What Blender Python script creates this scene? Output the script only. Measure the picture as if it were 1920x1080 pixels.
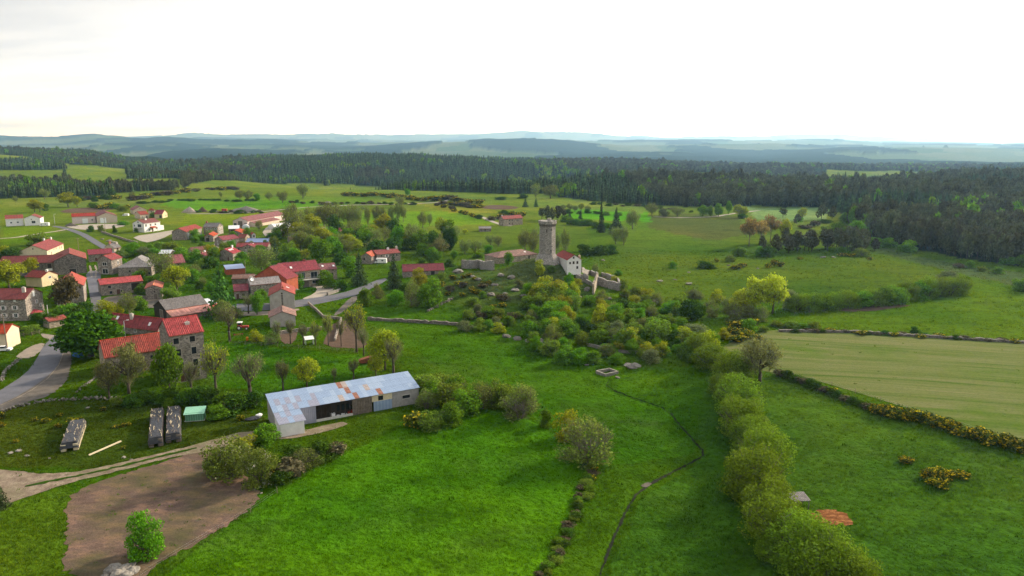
import bpy, bmesh
from mathutils import Vector, geometry
for _o in list(bpy.data.objects): bpy.data.objects.remove(_o)
SC = bpy.context.scene

import math, random
import numpy as np
FPX, VH, CAMZ, K = 1371.0, 272.0, 60.0, 1.2
PITCH = math.atan((540-VH)/FPX)
CP, SP = math.cos(PITCH), math.sin(PITCH)
def px_dir(u, v):
    a = (u-960)/FPX; b = (540-v)/FPX           # right, up in camera axes
    return np.array([a, CP+b*SP, -SP+b*CP])
def project(p):
    x, y, z = p[0], p[1], p[2]-CAMZ
    d = y*CP - z*SP; up = y*SP + z*CP
    return np.array([960+FPX*x/d, 540-FPX*up/d])
def vnoise(x, y, seed=0):
    xi = np.floor(x).astype(np.int64); yi = np.floor(y).astype(np.int64)
    fx = x-xi; fy = y-yi; fx = fx*fx*(3-2*fx); fy = fy*fy*(3-2*fy)
    def h(a, b):
        n = (a*374761393 + b*668265263 + seed*974634577) & 0x7fffffff
        n = ((n ^ (n >> 13))*1274126177) & 0x7fffffff
        return ((n ^ (n >> 16)) & 0xffff)/65535.0
    return (h(xi,yi)*(1-fx)+h(xi+1,yi)*fx)*(1-fy) + (h(xi,yi+1)*(1-fx)+h(xi+1,yi+1)*fx)*fy
def fbm(x, y, oct=4, seed=0):
    s = 0; a = 0.5
    for k in range(oct):
        s = s + a*vnoise(x*2**k, y*2**k, seed+k*17); a *= 0.5
    return s
def sstep(a, b, x):
    t = np.clip((x-a)/(b-a), 0, 1); return t*t*(3-2*t)
def flat_pt(u, v, z=0.0):
    d = px_dir(u, v); t = (z-CAMZ)/d[2]; return d[0]*t, d[1]*t
def seg_dist(x, y, pts):
    best = np.full(np.shape(x), 1e9)
    for (ax,ay),(bx,by) in zip(pts[:-1], pts[1:]):
        dx, dy = bx-ax, by-ay
        t = np.clip(((x-ax)*dx+(y-ay)*dy)/(dx*dx+dy*dy), 0, 1)
        best = np.minimum(best, np.hypot(x-ax-t*dx, y-ay-t*dy))
    return best
STREAM_PX = [(1125,1078),(1150,1010),(1185,935),(1215,910),(1262,885),(1308,863),(1322,850),(1302,828),(1272,795),(1255,770),(1205,752),(1160,738),(1135,724),(1142,712)]
STREAM = [tuple(c/K for c in flat_pt(u,v,-2.5*K)) for u,v in STREAM_PX]
# far ridges: depth, half widths (front, back), silhouette rows by column
RIDGES = [
 (2300,  700, 500, [(-700,268),(0,273),(90,276),(170,284),(240,297),(330,312),(500,330),(2600,340)]),
 (1950, 620, 420, [(-700,330),(230,322),(330,303),(470,297),(560,291),(650,288),(760,291),(930,294),(1080,298),(1250,304),(1500,322),(1800,345),(2600,345)]),
 (1600,  300, 300, [(-700,345),(1150,345),(1280,322),(1420,312),(1540,310),(1600,314),(1700,330),(2600,345)]),
 (5000, 1300, 800, [(-700,292),(250,297),(420,283),(520,290),(700,297),(900,291),(1100,296),(1230,291),(1420,297),(1560,283),(1700,276),(1800,277),(1920,281),(2600,280)]),
 (7000, 1300, 1000, [(-700,270),(0,281),(350,275),(420,278),(560,277),(640,283),(760,275),(860,267),(980,263),(1060,265),(1180,276),(1300,274),(1450,270),(1560,276),(1720,274),(1920,273),(2600,274)]),
 (10200, 2300, 1700,[(-700,262),(0,256),(60,258),(130,258),(185,254),(230,257),(290,261),(330,258),(420,262),(520,263),(640,269),(760,268),(900,266),(1150,266),(1260,264),(1420,264),(1560,262),(1640,267),(1760,270),(1920,274),(2600,268)]),
 (15500, 2500, 1600,[(-700,262),(0,262),(400,259),(520,262),(900,264),(1100,264),(1500,264),(1700,268),(1860,272),(1920,268),(2600,264)]),
 (20500, 2600, 1500,[(-700,258),(0,261),(300,256),(380,250),(430,253),(520,253),(620,251),(740,254),(840,252),(920,250),(980,245),(1030,249),(1085,247),(1150,254),(1250,257),(1400,256),(1480,254),(1570,253),(1660,258),(1800,262),(1920,264),(2600,262)]),
]
def terrain(x, y, detail=True):
    return K*terrain0(np.asarray(x, float)/K, np.asarray(y, float)/K, detail)
def terrain0(x, y, detail=True):
    y_ = np.maximum(y, 1.0)
    u = 960 + FPX*x/y_/1.0
    z = np.zeros(np.broadcast(x, y).shape)
    # tower knoll
    k = np.exp(-(((x+2)/34.0)**2 + ((y-252)/30.0)**2)**1.3)
    k2 = np.exp(-(((x-13)/13.0)**2 + ((y-262)/14.0)**2)**1.6)
    z = z + 5.2*k + 5.0*k2
    # stream valley
    d = seg_dist(x, y, STREAM)
    near = (y < 330)
    z = z - np.where(near, 2.6*np.exp(-(d/26.0)**2), 0)
    z = z - 0.45*np.exp(-(d/0.8)**2)*(y<260)
    # hill under the right wood
    z = z + 12*sstep(330, 700, y + 0*x)*sstep(1350, 1900, u)*(1-sstep(900,1500,y))
    # central wood gentle rise
    z = z + 5*sstep(640, 900, y)*sstep(980,1150,u)*(1-sstep(1350,1700,u))*(1-sstep(1000,1500,y))
    # plateau swell behind village
    z = z + 4.0*np.exp(-((y-700)/160.0)**2)*np.exp(-((u-700)/420.0)**2)
    # valley floor falls away beyond the plateau
    base = -45*sstep(1100, 3600, y) + 15*sstep(4000,7500,y)
    far = np.full(z.shape, -1e9)
    if np.max(y) > 900:
        acc = base
        for D, wf, wb, sil in RIDGES:
            us = [p[0] for p in sil]; vs = [p[1] for p in sil]
            v = np.interp(u, us, vs)
            ang = np.arctan((540-v)/FPX) - PITCH
            top = 50.0 + D*np.tan(ang)
            if D < 3000: top = top - 9           # trees stand on it
            yy = y + (0.05*D)*(fbm(u/160.0, y*0+D*0.01, 3, 5)-0.5)
            w = np.where(yy < D, np.exp(-((yy-D)/wf)**2), np.exp(-((yy-D)/wb)**2))
            acc = np.where(top > acc, acc*(1-w)+top*w, acc)
        z = z + np.where(y > 900, acc*sstep(900, 1300, y), 0)
    z = z - 44*np.exp(-((y-1240)/230.0)**2)*sstep(300, 800, u) + 5*np.exp(-((y-830)/110.0)**2)*sstep(950, 1150, u)*(1-sstep(1300, 1500, u))
    if detail:
        z = z + 1.1*(fbm(x/45.0, y/45.0, 3, 3)-0.45)*sstep(40, 130, y)*(1-0.6*sstep(300,500,y)*0)
        z = z + np.where(y>700, 34*(fbm(x/240.0, y/190.0, 4, 9)-0.5)*sstep(750, 1500, y)*(1-0.65*sstep(1000, 1450, u)), 0)
        z = z + np.where(y>3000, 30*(fbm(x/900.0, y/900.0, 4, 29)-0.47)*sstep(3000, 5000, y), 0)
    return z
def ground(u, v, lift=0.0, tmax=4000.0):
    d = px_dir(u, v); ts = np.concatenate([np.arange(55, 420, 1.0), np.arange(420, tmax, 4.0)])
    X = d[0]*ts; Y = d[1]*ts; Z = CAMZ + d[2]*ts
    h = terrain(X, Y)+lift
    idx = np.where(Z < h)[0]
    if len(idx) == 0: i = len(ts)-1; return np.array([X[i],Y[i],h[i]])
    i = max(idx[0], 1)
    a, b = Z[i-1]-h[i-1], h[i]-Z[i]
    t = ts[i-1] + (ts[i]-ts[i-1])*a/(a+b+1e-9)
    x, y = d[0]*t, d[1]*t
    return np.array([x, y, float(terrain(np.array([x]), np.array([y]))[0])])

# ---------------------------------------------------------------- camera
cam_d = bpy.data.cameras.new('camera'); cam = bpy.data.objects.new('camera', cam_d); SC.collection.objects.link(cam)
cam.location = (0, 0, CAMZ); cam.rotation_euler = (math.pi/2-PITCH, 0, 0)
cam_d.sensor_width = 36; cam_d.lens = 36*FPX/1920; cam_d.clip_start = 0.5; cam_d.clip_end = 200000
SC.camera = cam
# ---------------------------------------------------------------- light
SUN_DIR = Vector((0.74, 0.58, 0.40)).normalized()
SUN_EL = math.asin(SUN_DIR.z); SUN_AZ = math.atan2(SUN_DIR.x, SUN_DIR.y)
W = bpy.data.worlds.new('World'); SC.world = W; W.use_nodes = True
nt = W.node_tree; nt.nodes.clear()
def N(nt, t, **kw):
    n = nt.nodes.new(t)
    for k, v in kw.items():
        if k in n.inputs.keys(): n.inputs[k].default_value = v
        else: setattr(n, k, v)
    return n
out = N(nt, 'ShaderNodeOutputWorld'); bg = N(nt, 'ShaderNodeBackground')
sky = N(nt, 'ShaderNodeTexSky'); sky.sky_type = 'NISHITA'; sky.sun_disc = False
sky.sun_elevation = SUN_EL; sky.sun_rotation = SUN_AZ; sky.air_density = 1.0; sky.dust_density = 2.0
sk = N(nt, 'ShaderNodeVectorMath', operation='SCALE'); sk.inputs['Scale'].default_value = 0.10
nt.links.new(sky.outputs[0], sk.inputs[0])
tc = N(nt, 'ShaderNodeTexCoord')
sep = N(nt, 'ShaderNodeSeparateXYZ'); nt.links.new(tc.outputs['Generated'], sep.inputs[0])
# veil of thin cloud, seen as a plane high above: direction / (height + small)
dv = N(nt, 'ShaderNodeMath', operation='MAXIMUM'); nt.links.new(sep.outputs['Z'], dv.inputs[0]); dv.inputs[1].default_value = 0.0
ad = N(nt, 'ShaderNodeMath', operation='ADD'); nt.links.new(dv.outputs[0], ad.inputs[0]); ad.inputs[1].default_value = 0.10
inv = N(nt, 'ShaderNodeMath', operation='DIVIDE'); inv.inputs[0].default_value = 1.0; nt.links.new(ad.outputs[0], inv.inputs[1])
pl = N(nt, 'ShaderNodeVectorMath', operation='SCALE'); nt.links.new(tc.outputs['Generated'], pl.inputs[0]); nt.links.new(inv.outputs[0], pl.inputs['Scale'])
st = N(nt, 'ShaderNodeMapping'); st.inputs['Scale'].default_value = (0.55, 1.2, 0.4); st.inputs['Rotation'].default_value = (0, 0, 0.25); nt.links.new(pl.outputs[0], st.inputs[0])
cn = N(nt, 'ShaderNodeTexNoise'); cn.inputs['Scale'].default_value = 0.8; cn.inputs['Detail'].default_value = 5; cn.inputs['Roughness'].default_value = 0.5
nt.links.new(st.outputs[0], cn.inputs['Vector'])
cr = N(nt, 'ShaderNodeValToRGB'); cr.color_ramp.elements[0].position = 0.36; cr.color_ramp.elements[1].position = 0.62
cr.color_ramp.elements[0].color = (0.49, 0.515, 0.56, 1); cr.color_ramp.elements[1].color = (0.84, 0.83, 0.81, 1)
nt.links.new(cn.outputs['Fac'], cr.inputs[0])
# veiled sun: the cloud is brighter towards the sun
dt = N(nt, 'ShaderNodeVectorMath', operation='DOT_PRODUCT'); nt.links.new(tc.outputs['Generated'], dt.inputs[0]); dt.inputs[1].default_value = tuple(SUN_DIR)
mr = N(nt, 'ShaderNodeMapRange'); mr.inputs['From Min'].default_value = 0.1; mr.inputs['From Max'].default_value = 1.0; mr.inputs['To Min'].default_value = 1.0; mr.inputs['To Max'].default_value = 1.9
nt.links.new(dt.outputs['Value'], mr.inputs['Value'])
# paler and brighter near the horizon
hz = N(nt, 'ShaderNodeMapRange'); hz.inputs['From Min'].default_value = 0.0; hz.inputs['From Max'].default_value = 0.16; hz.inputs['To Min'].default_value = 1.9; hz.inputs['To Max'].default_value = 1.0
nt.links.new(dv.outputs[0], hz.inputs['Value'])
mm = N(nt, 'ShaderNodeMath', operation='MULTIPLY'); nt.links.new(mr.outputs[0], mm.inputs[0]); nt.links.new(hz.outputs[0], mm.inputs[1])
cs = N(nt, 'ShaderNodeVectorMath', operation='SCALE'); wm = N(nt, 'ShaderNodeMix', data_type='RGBA', blend_type='MULTIPLY'); wm.inputs[7].default_value = (1.04, 1.0, 0.92, 1)
wf = N(nt, 'ShaderNodeMapRange'); wf.inputs['From Min'].default_value = 0.0; wf.inputs['From Max'].default_value = 0.2; wf.inputs['To Min'].default_value = 1.0; wf.inputs['To Max'].default_value = 0.0
nt.links.new(dv.outputs[0], wf.inputs['Value']); nt.links.new(wf.outputs[0], wm.inputs[0]); nt.links.new(cr.outputs[0], wm.inputs[6]); nt.links.new(wm.outputs[2], cs.inputs[0]); nt.links.new(mm.outputs[0], cs.inputs['Scale'])
mx = N(nt, 'ShaderNodeMix', data_type='RGBA'); mx.inputs[0].default_value = 0.94
nt.links.new(sk.outputs[0], mx.inputs[6]); nt.links.new(cs.outputs[0], mx.inputs[7])
nt.links.new(mx.outputs[2], bg.inputs['Color']); bg.inputs['Strength'].default_value = 0.74
nt.links.new(bg.outputs[0], out.inputs[0])
sun_d = bpy.data.lights.new('sun', 'SUN'); sun_d.energy = 5.0; sun_d.angle = math.radians(4); sun_d.color = (1.0, 0.86, 0.66)
sun = bpy.data.objects.new('sun', sun_d); SC.collection.objects.link(sun)
sun.rotation_euler = (-SUN_DIR).to_track_quat('-Z', 'Y').to_euler(); sun.location = (200, 100, 200)
SC.view_settings.view_transform = 'Standard'; SC.view_settings.look = 'None'; SC.view_settings.gamma = 1; SC.view_settings.exposure = 0.58
SC.render.engine = 'CYCLES'; SC.cycles.use_denoising = True; SC.cycles.max_bounces = 5; SC.cycles.diffuse_bounces = 3; SC.cycles.glossy_bounces = 2
SC.cycles.transmission_bounces = 3; SC.cycles.transparent_max_bounces = 6; SC.cycles.volume_bounces = 2; SC.cycles.use_adaptive_sampling = True; SC.cycles.adaptive_threshold = 0.02
# ---------------------------------------------------------------- helpers
COL = SC.collection
R = random.Random(7)
def setp(o, label=None, cat=None, group=None, kind=None):
    if label: o['label'] = label
    if cat: o['category'] = cat
    if group: o['group'] = group
    if kind: o['kind'] = kind
    return o
def empty(name, loc, rz=0.0, label=None, cat=None, group=None):
    o = bpy.data.objects.new(name, None); COL.objects.link(o); o.location = loc; o.rotation_euler = (0, 0, rz); o.empty_display_size = 0.5
    return setp(o, label, cat, group)
def link(name, me, parent=None, loc=None, rot=None, scale=None):
    o = bpy.data.objects.new(name, me); COL.objects.link(o)
    if parent: o.parent = parent
    if loc is not None: o.location = loc
    if rot is not None: o.rotation_euler = rot
    if scale is not None: o.scale = scale
    return o
class MB:
    def __init__(s): s.v = []; s.f = []; s.m = []
    def add(s, vs, fs, m=0):
        b = len(s.v); s.v += [tuple(map(float, p)) for p in vs]; s.f += [tuple(i+b for i in f) for f in fs]; s.m += [m]*len(fs); return s
    def box(s, x0, x1, y0, y1, z0, z1, m=0):
        return s.add([(x0,y0,z0),(x1,y0,z0),(x1,y1,z0),(x0,y1,z0),(x0,y0,z1),(x1,y0,z1),(x1,y1,z1),(x0,y1,z1)],
                     [(0,3,2,1),(4,5,6,7),(0,1,5,4),(1,2,6,5),(2,3,7,6),(3,0,4,7)], m)
    def tube(s, p0, p1, r0, r1, n=5, m=0, cap=True):
        p0 = Vector(p0); p1 = Vector(p1); d = (p1-p0)
        if d.length < 1e-6: return s
        d.normalize(); a = d.orthogonal().normalized(); b = d.cross(a)
        vs = []
        for p, r in ((p0, r0), (p1, r1)):
            for k in range(n):
                t = 2*math.pi*k/n; vs.append(p + a*(r*math.cos(t)) + b*(r*math.sin(t)))
        fs = [(k, (k+1) % n, n+(k+1) % n, n+k) for k in range(n)]
        if cap: fs += [tuple(range(n-1, -1, -1)), tuple(range(n, 2*n))]
        return s.add(vs, fs, m)
    def prism(s, poly, x0, x1, axis='x', m=0):
        n = len(poly)
        if axis == 'x': vs = [(x0, a, b) for a, b in poly] + [(x1, a, b) for a, b in poly]
        elif axis == 'y': vs = [(a, x0, b) for a, b in poly] + [(a, x1, b) for a, b in poly]
        else: vs = [(a, b, x0) for a, b in poly] + [(a, b, x1) for a, b in poly]
        fs = [(k, (k+1) % n, n+(k+1) % n, n+k) for k in range(n)] + [tuple(range(n-1, -1, -1)), tuple(range(n, 2*n))]
        return s.add(vs, fs, m)
    def lathe(s, prof, n=12, c=(0, 0), m=0):
        vs = []; fs = []
        for r, z in prof:
            for k in range(n): t = 2*math.pi*k/n; vs.append((c[0]+r*math.cos(t), c[1]+r*math.sin(t), z))
        for i in range(len(prof)-1):
            for k in range(n): fs.append((i*n+k, i*n+(k+1) % n, (i+1)*n+(k+1) % n, (i+1)*n+k))
        fs.append(tuple(range(n-1, -1, -1))); fs.append(tuple(range((len(prof)-1)*n, len(prof)*n)))
        return s.add(vs, fs, m)
    def mesh(s, name, mats, smooth=False, recalc=True):
        me = bpy.data.meshes.new(name); me.from_pydata(s.v, [], s.f)
        if not isinstance(mats, (list, tuple)): mats = [mats]
        for m in mats: me.materials.append(m)
        if len(mats) > 1: me.polygons.foreach_set('material_index', s.m)
        if recalc:
            bm = bmesh.new(); bm.from_mesh(me); bmesh.ops.recalc_face_normals(bm, faces=bm.faces); bm.to_mesh(me); bm.free()
        if smooth: me.polygons.foreach_set('use_smooth', [True]*len(me.polygons))
        me.update(); return me
    def build(s, name, mats, parent=None, smooth=False, **kw):
        return link(name, s.mesh(name, mats, smooth), parent, **kw)
def np_mesh(name, V, F, mat=None, smooth=False):
    V = np.asarray(V, np.float32); F = np.asarray(F, np.int32); n = F.shape[1]
    me = bpy.data.meshes.new(name); me.vertices.add(len(V)); me.vertices.foreach_set('co', V.ravel())
    me.loops.add(F.size); me.loops.foreach_set('vertex_index', F.ravel())
    me.polygons.add(len(F)); me.polygons.foreach_set('loop_start', np.arange(0, F.size, n, dtype=np.int32))
    try: me.polygons.foreach_set('loop_total', np.full(len(F), n, np.int32))
    except Exception: pass
    if smooth: me.polygons.foreach_set('use_smooth', np.ones(len(F), bool))
    me.update(calc_edges=True)
    if mat:
        for m in (mat if isinstance(mat, (list, tuple)) else [mat]): me.materials.append(m)
    return me
# ---------------------------------------------------------------- materials
def newmat(name):
    m = bpy.data.materials.new(name); m.use_nodes = True; t = m.node_tree; t.nodes.clear()
    o = N(t, 'ShaderNodeOutputMaterial'); b = N(t, 'ShaderNodeBsdfPrincipled'); t.links.new(b.outputs[0], o.inputs[0])
    b.inputs['Roughness'].default_value = 0.85; b.inputs['Specular IOR Level'].default_value = 0.25
    return m, t, b, o
def L(t, a, b): t.links.new(a, b)
def coords(t, kind='Object', scale=1.0):
    if kind == 'World':
        g = N(t, 'ShaderNodeNewGeometry'); src = g.outputs['Position']
    else:
        g = N(t, 'ShaderNodeTexCoord'); src = g.outputs[kind]
    mp = N(t, 'ShaderNodeMapping'); mp.inputs['Scale'].default_value = (scale,)*3 if not isinstance(scale, tuple) else scale
    L(t, src, mp.inputs[0]); return mp.outputs[0]
def noise(t, vec, scale, detail=4, rough=0.55):
    n = N(t, 'ShaderNodeTexNoise'); n.inputs['Scale'].default_value = scale; n.inputs['Detail'].default_value = detail; n.inputs['Roughness'].default_value = rough
    L(t, vec, n.inputs['Vector']); return n.outputs['Fac']
def ramp(t, fac, stops):
    r = N(t, 'ShaderNodeValToRGB'); e = r.color_ramp.elements
    while len(e) < len(stops): e.new(0.5)
    for el, (p, c) in zip(e, stops): el.position = p; el.color = (*c, 1) if len(c) == 3 else c
    L(t, fac, r.inputs[0]); return r.outputs[0]
def mixc(t, fac, a, b, blend='MIX'):
    m = N(t, 'ShaderNodeMix', data_type='RGBA', blend_type=blend)
    for sock, v in ((m.inputs[0], fac), (m.inputs[6], a), (m.inputs[7], b)):
        if hasattr(v, 'links'): L(t, v, sock)
        elif isinstance(v, (int, float)): sock.default_value = v
        else: sock.default_value = (*v, 1)
    return m.outputs[2]
def mathn(t, op, a, b=None, clamp=False):
    m = N(t, 'ShaderNodeMath', operation=op); m.use_clamp = clamp
    for sock, v in ((m.inputs[0], a), (m.inputs[1], b)):
        if v is None: continue
        if hasattr(v, 'links'): L(t, v, sock)
        else: sock.default_value = v
    return m.outputs[0]
def bump(t, h, b, strength=0.5, dist=0.05):
    n = N(t, 'ShaderNodeBump'); n.inputs['Strength'].default_value = strength; n.inputs['Distance'].default_value = dist
    L(t, h, n.inputs['Height']); L(t, n.outputs[0], b.inputs['Normal'])
def c_mul(c, k): return tuple(min(1, x*k) for x in c)
def mat_mottle(name, c, var=0.25, scale=1.5, rough=0.85, bumpk=0.0, kind='Object', metal=0.0, spec=0.25):
    m, t, b, o = newmat(name); v = coords(t, kind)
    f = noise(t, v, scale, 6, 0.6)
    L(t, ramp(t, f, [(0.3, c_mul(c, 1-var)), (0.5, c), (0.72, c_mul(c, 1+var))]), b.inputs['Base Color'])
    b.inputs['Roughness'].default_value = rough; b.inputs['Metallic'].default_value = metal; b.inputs['Specular IOR Level'].default_value = spec
    if bumpk: bump(t, noise(t, v, scale*4, 5), b, bumpk, 0.05)
    return m
def mat_roof(name, c, col_w=0.42, row=0.55, stain=(0.10, 0.05, 0.04), stain_amt=0.35, relief=0.6):
    m, t, b, o = newmat(name); v = coords(t, 'Object')
    oi = N(t, 'ShaderNodeObjectInfo')
    sx = N(t, 'ShaderNodeSeparateXYZ'); L(t, v, sx.inputs[0])
    wx = mathn(t, 'SINE', mathn(t, 'MULTIPLY', sx.outputs['X'], 2*math.pi/col_w))
    fy = mathn(t, 'FRACT', mathn(t, 'MULTIPLY', sx.outputs['Y'], 1/row))
    ix = mathn(t, 'FLOOR', mathn(t, 'MULTIPLY', sx.outputs['X'], 1/col_w)); iy = mathn(t, 'FLOOR', mathn(t, 'MULTIPLY', sx.outputs['Y'], 1/row))
    cmb = N(t, 'ShaderNodeCombineXYZ'); L(t, ix, cmb.inputs[0]); L(t, iy, cmb.inputs[1])
    wn = N(t, 'ShaderNodeTexWhiteNoise'); L(t, cmb.outputs[0], wn.inputs['Vector'])
    base = ramp(t, wn.outputs['Value'], [(0.0, c_mul(c, 0.66)), (0.5, c), (1.0, c_mul(c, 1.3))])
    big = noise(t, v, 0.45, 5, 0.62)
    base = mixc(t, mathn(t, 'MULTIPLY', ramp(t, big, [(0.45, (0, 0, 0)), (0.72, (1, 1, 1))]), stain_amt), base, stain)
    streak = noise(t, coords(t, 'Object', (2.2, 0.25, 0.25)), 1.0, 4)
    base = mixc(t, mathn(t, 'MULTIPLY', ramp(t, streak, [(0.5, (0, 0, 0)), (0.8, (1, 1, 1))]), 0.4), base, c_mul(c, 0.6))
    hue = N(t, 'ShaderNodeHueSaturation'); hue.inputs['Value'].default_value = 1
    L(t, mathn(t, 'ADD', 0.72, mathn(t, 'MULTIPLY', oi.outputs['Random'], 0.5)), hue.inputs['Value']); L(t, mathn(t, 'ADD', 0.488, mathn(t, 'MULTIPLY', mathn(t, 'FRACT', mathn(t, 'MULTIPLY', oi.outputs['Random'], 7.31)), 0.03)), hue.inputs['Hue']); L(t, mathn(t, 'ADD', 0.95, mathn(t, 'MULTIPLY', mathn(t, 'FRACT', mathn(t, 'MULTIPLY', oi.outputs['Random'], 3.7)), 0.2)), hue.inputs['Saturation']); L(t, base, hue.inputs['Color'])
    L(t, hue.outputs[0], b.inputs['Base Color']); b.inputs['Roughness'].default_value = 0.75
    hgt = mathn(t, 'ADD', wx, mathn(t, 'MULTIPLY', fy, 0.8)); bump(t, hgt, b, relief, 0.05)
    return m
def mat_stone(name, c1, c2, mortar, scale=1.9, rough=0.9, dirt=0.5):
    m, t, b, o = newmat(name); v = coords(t, 'Object')
    mp = N(t, 'ShaderNodeMapping'); mp.inputs['Scale'].default_value = (1, 1, 1.5); L(t, v, mp.inputs[0])
    vo = N(t, 'ShaderNodeTexVoronoi'); vo.inputs['Scale'].default_value = scale; L(t, mp.outputs[0], vo.inputs['Vector'])
    ve = N(t, 'ShaderNodeTexVoronoi'); ve.feature = 'DISTANCE_TO_EDGE'; ve.inputs['Scale'].default_value = scale; L(t, mp.outputs[0], ve.inputs['Vector'])
    sp = N(t, 'ShaderNodeSeparateColor'); L(t, vo.outputs['Color'], sp.inputs[0])
    base = ramp(t, sp.outputs[0], [(0.0, c_mul(c1, 0.6)), (0.35, c1), (0.75, c2), (1.0, c_mul(c2, 1.2))])
    edge = ramp(t, ve.outputs['Distance'], [(0.02, (1, 1, 1)), (0.09, (0, 0, 0))])
    base = mixc(t, edge, base, mortar)
    big = noise(t, v, 0.5, 6, 0.65)
    base = mixc(t, mathn(t, 'MULTIPLY', ramp(t, big, [(0.42, (0, 0, 0)), (0.7, (1, 1, 1))]), dirt), base, c_mul(c1, 0.45))
    L(t, base, b.inputs['Base Color']); b.inputs['Roughness'].default_value = rough
    bump(t, ramp(t, ve.outputs['Distance'], [(0.0, (0, 0, 0)), (0.15, (1, 1, 1))]), b, 0.6, 0.05)
    return m
def mat_leaf(name, c, var=0.45, trans=0.35, hue=0.014, patch=0.0, c2=None, vary=0.2):
    m, t, b, o = newmat(name)
    g = N(t, 'ShaderNodeNewGeometry'); oi = N(t, 'ShaderNodeObjectInfo')
    col = ramp(t, g.outputs['Random Per Island'], [(0.0, c_mul(c, 1-var)), (0.55, c), (1.0, c_mul(c, 1+var))])
    if c2 is not None:
        v = coords(t, 'Object'); f = noise(t, v, 3.0, 2)
        f2 = mathn(t, 'ADD', mathn(t, 'MULTIPLY', f, 0.7), mathn(t, 'MULTIPLY', g.outputs['Random Per Island'], 0.3))
        col = mixc(t, ramp(t, f2, [(0.5-patch*0.3, (0, 0, 0)), (0.62-patch*0.3, (1, 1, 1))]), col, c2)
    hs = N(t, 'ShaderNodeHueSaturation')
    L(t, mathn(t, 'ADD', 0.5-hue, mathn(t, 'MULTIPLY', oi.outputs['Random'], 2*hue)), hs.inputs['Hue'])
    L(t, mathn(t, 'ADD', 1-vary, mathn(t, 'MULTIPLY', oi.outputs['Random'], 2*vary)), hs.inputs['Value'])
    L(t, col, hs.inputs['Color'])
    t.nodes.remove(b); d = N(t, 'ShaderNodeBsdfDiffuse'); tr = N(t, 'ShaderNodeBsdfTranslucent'); mxs = N(t, 'ShaderNodeMixShader'); mxs.inputs[0].default_value = trans
    L(t, hs.outputs[0], d.inputs[0]); L(t, hs.outputs[0], tr.inputs[0]); L(t, d.outputs[0], mxs.inputs[1]); L(t, tr.outputs[0], mxs.inputs[2]); L(t, mxs.outputs[0], o.inputs[0])
    return m
M = {}
M['red'] = mat_roof('red_tiles', (0.205, 0.040, 0.044))
M['bright'] = mat_roof('bright_red_tiles', (0.315, 0.050, 0.042), stain_amt=0.35)
M['brown'] = mat_roof('brown_tiles', (0.20, 0.070, 0.070), stain=(0.08, 0.06, 0.05), stain_amt=0.45)
M['mossy'] = mat_roof('mossy_tiles', (0.22, 0.12, 0.10), stain=(0.06, 0.05, 0.035), stain_amt=0.6)
M['orange'] = mat_roof('orange_tiles', (0.50, 0.15, 0.09), stain=(0.16, 0.09, 0.05), stain_amt=0.5)
M['slate'] = mat_roof('grey_slate', (0.20, 0.185, 0.185), stain=(0.10, 0.085, 0.075), stain_amt=0.5, col_w=0.3, row=0.3)
M['pinkroof'] = mat_roof('pink_sheet', (0.52, 0.24, 0.20), stain=(0.45, 0.26, 0.15), stain_amt=0.5, col_w=0.2, row=3.0, relief=0.3)
M['stone'] = mat_stone('grey_granite', (0.20, 0.172, 0.148), (0.345, 0.295, 0.255), (0.31, 0.27, 0.235))
M['darkstone'] = mat_stone('dark_granite', (0.145, 0.127, 0.113), (0.25, 0.22, 0.195), (0.17, 0.15, 0.135))
M['warmstone'] = mat_stone('warm_granite', (0.27, 0.22, 0.17), (0.42, 0.35, 0.27), (0.40, 0.34, 0.27))
M['towerstone'] = mat_stone('tower_granite', (0.235, 0.212, 0.195), (0.355, 0.325, 0.30), (0.30, 0.275, 0.25), scale=2.6, dirt=0.35)
M['white'] = mat_mottle('white_render', (0.74, 0.72, 0.71), 0.10, 0.8)
M['cream'] = mat_mottle('cream_render', (0.60, 0.50, 0.36), 0.12, 0.8)
M['pinkwall'] = mat_mottle('pink_render', (0.62, 0.50, 0.47), 0.10, 0.6)
M['beige'] = mat_mottle('beige_render', (0.52, 0.43, 0.34), 0.12, 0.8)
M['yellow'] = mat_mottle('yellow_render', (0.56, 0.46, 0.29), 0.10, 0.8)
M['greywall'] = mat_mottle('grey_render', (0.36, 0.33, 0.31), 0.18, 0.7, bumpk=0.1)
M['block'] = mat_mottle('concrete_block', (0.30, 0.285, 0.275), 0.2, 1.3, bumpk=0.2)
M['wood'] = mat_mottle('weathered_wood', (0.16, 0.13, 0.105), 0.45, 2.0, bumpk=0.3)
M['darkwood'] = mat_mottle('dark_wood', (0.035, 0.028, 0.022), 0.4, 2.0)
M['redwood'] = mat_mottle('red_boards', (0.36, 0.09, 0.045), 0.3, 1.2)
M['glass'] = mat_mottle('window_glass', (0.018, 0.022, 0.028), 0.3, 0.7, rough=0.15, spec=0.5)
M['frame'] = mat_mottle('window_frame', (0.72, 0.71, 0.69), 0.06, 2)
M['lintel'] = mat_mottle('stone_lintel', (0.36, 0.32, 0.28), 0.2, 3)
M['shutter'] = mat_mottle('pale_shutter', (0.62, 0.52, 0.52), 0.1, 3)
M['greenshutter'] = mat_mottle('green_shutter', (0.32, 0.42, 0.36), 0.1, 3)
M['door'] = mat_mottle('brown_door', (0.10, 0.05, 0.035), 0.3, 3)
M['brick'] = mat_mottle('chimney_brick', (0.34, 0.13, 0.09), 0.3, 5)
M['plaster'] = mat_mottle('chimney_plaster', (0.50, 0.45, 0.41), 0.2, 4)
M['bark'] = mat_mottle('bark', (0.075, 0.058, 0.045), 0.4, 6, bumpk=0.4)
M['greybark'] = mat_mottle('grey_bark', (0.16, 0.135, 0.115), 0.4, 6, bumpk=0.4)
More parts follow.
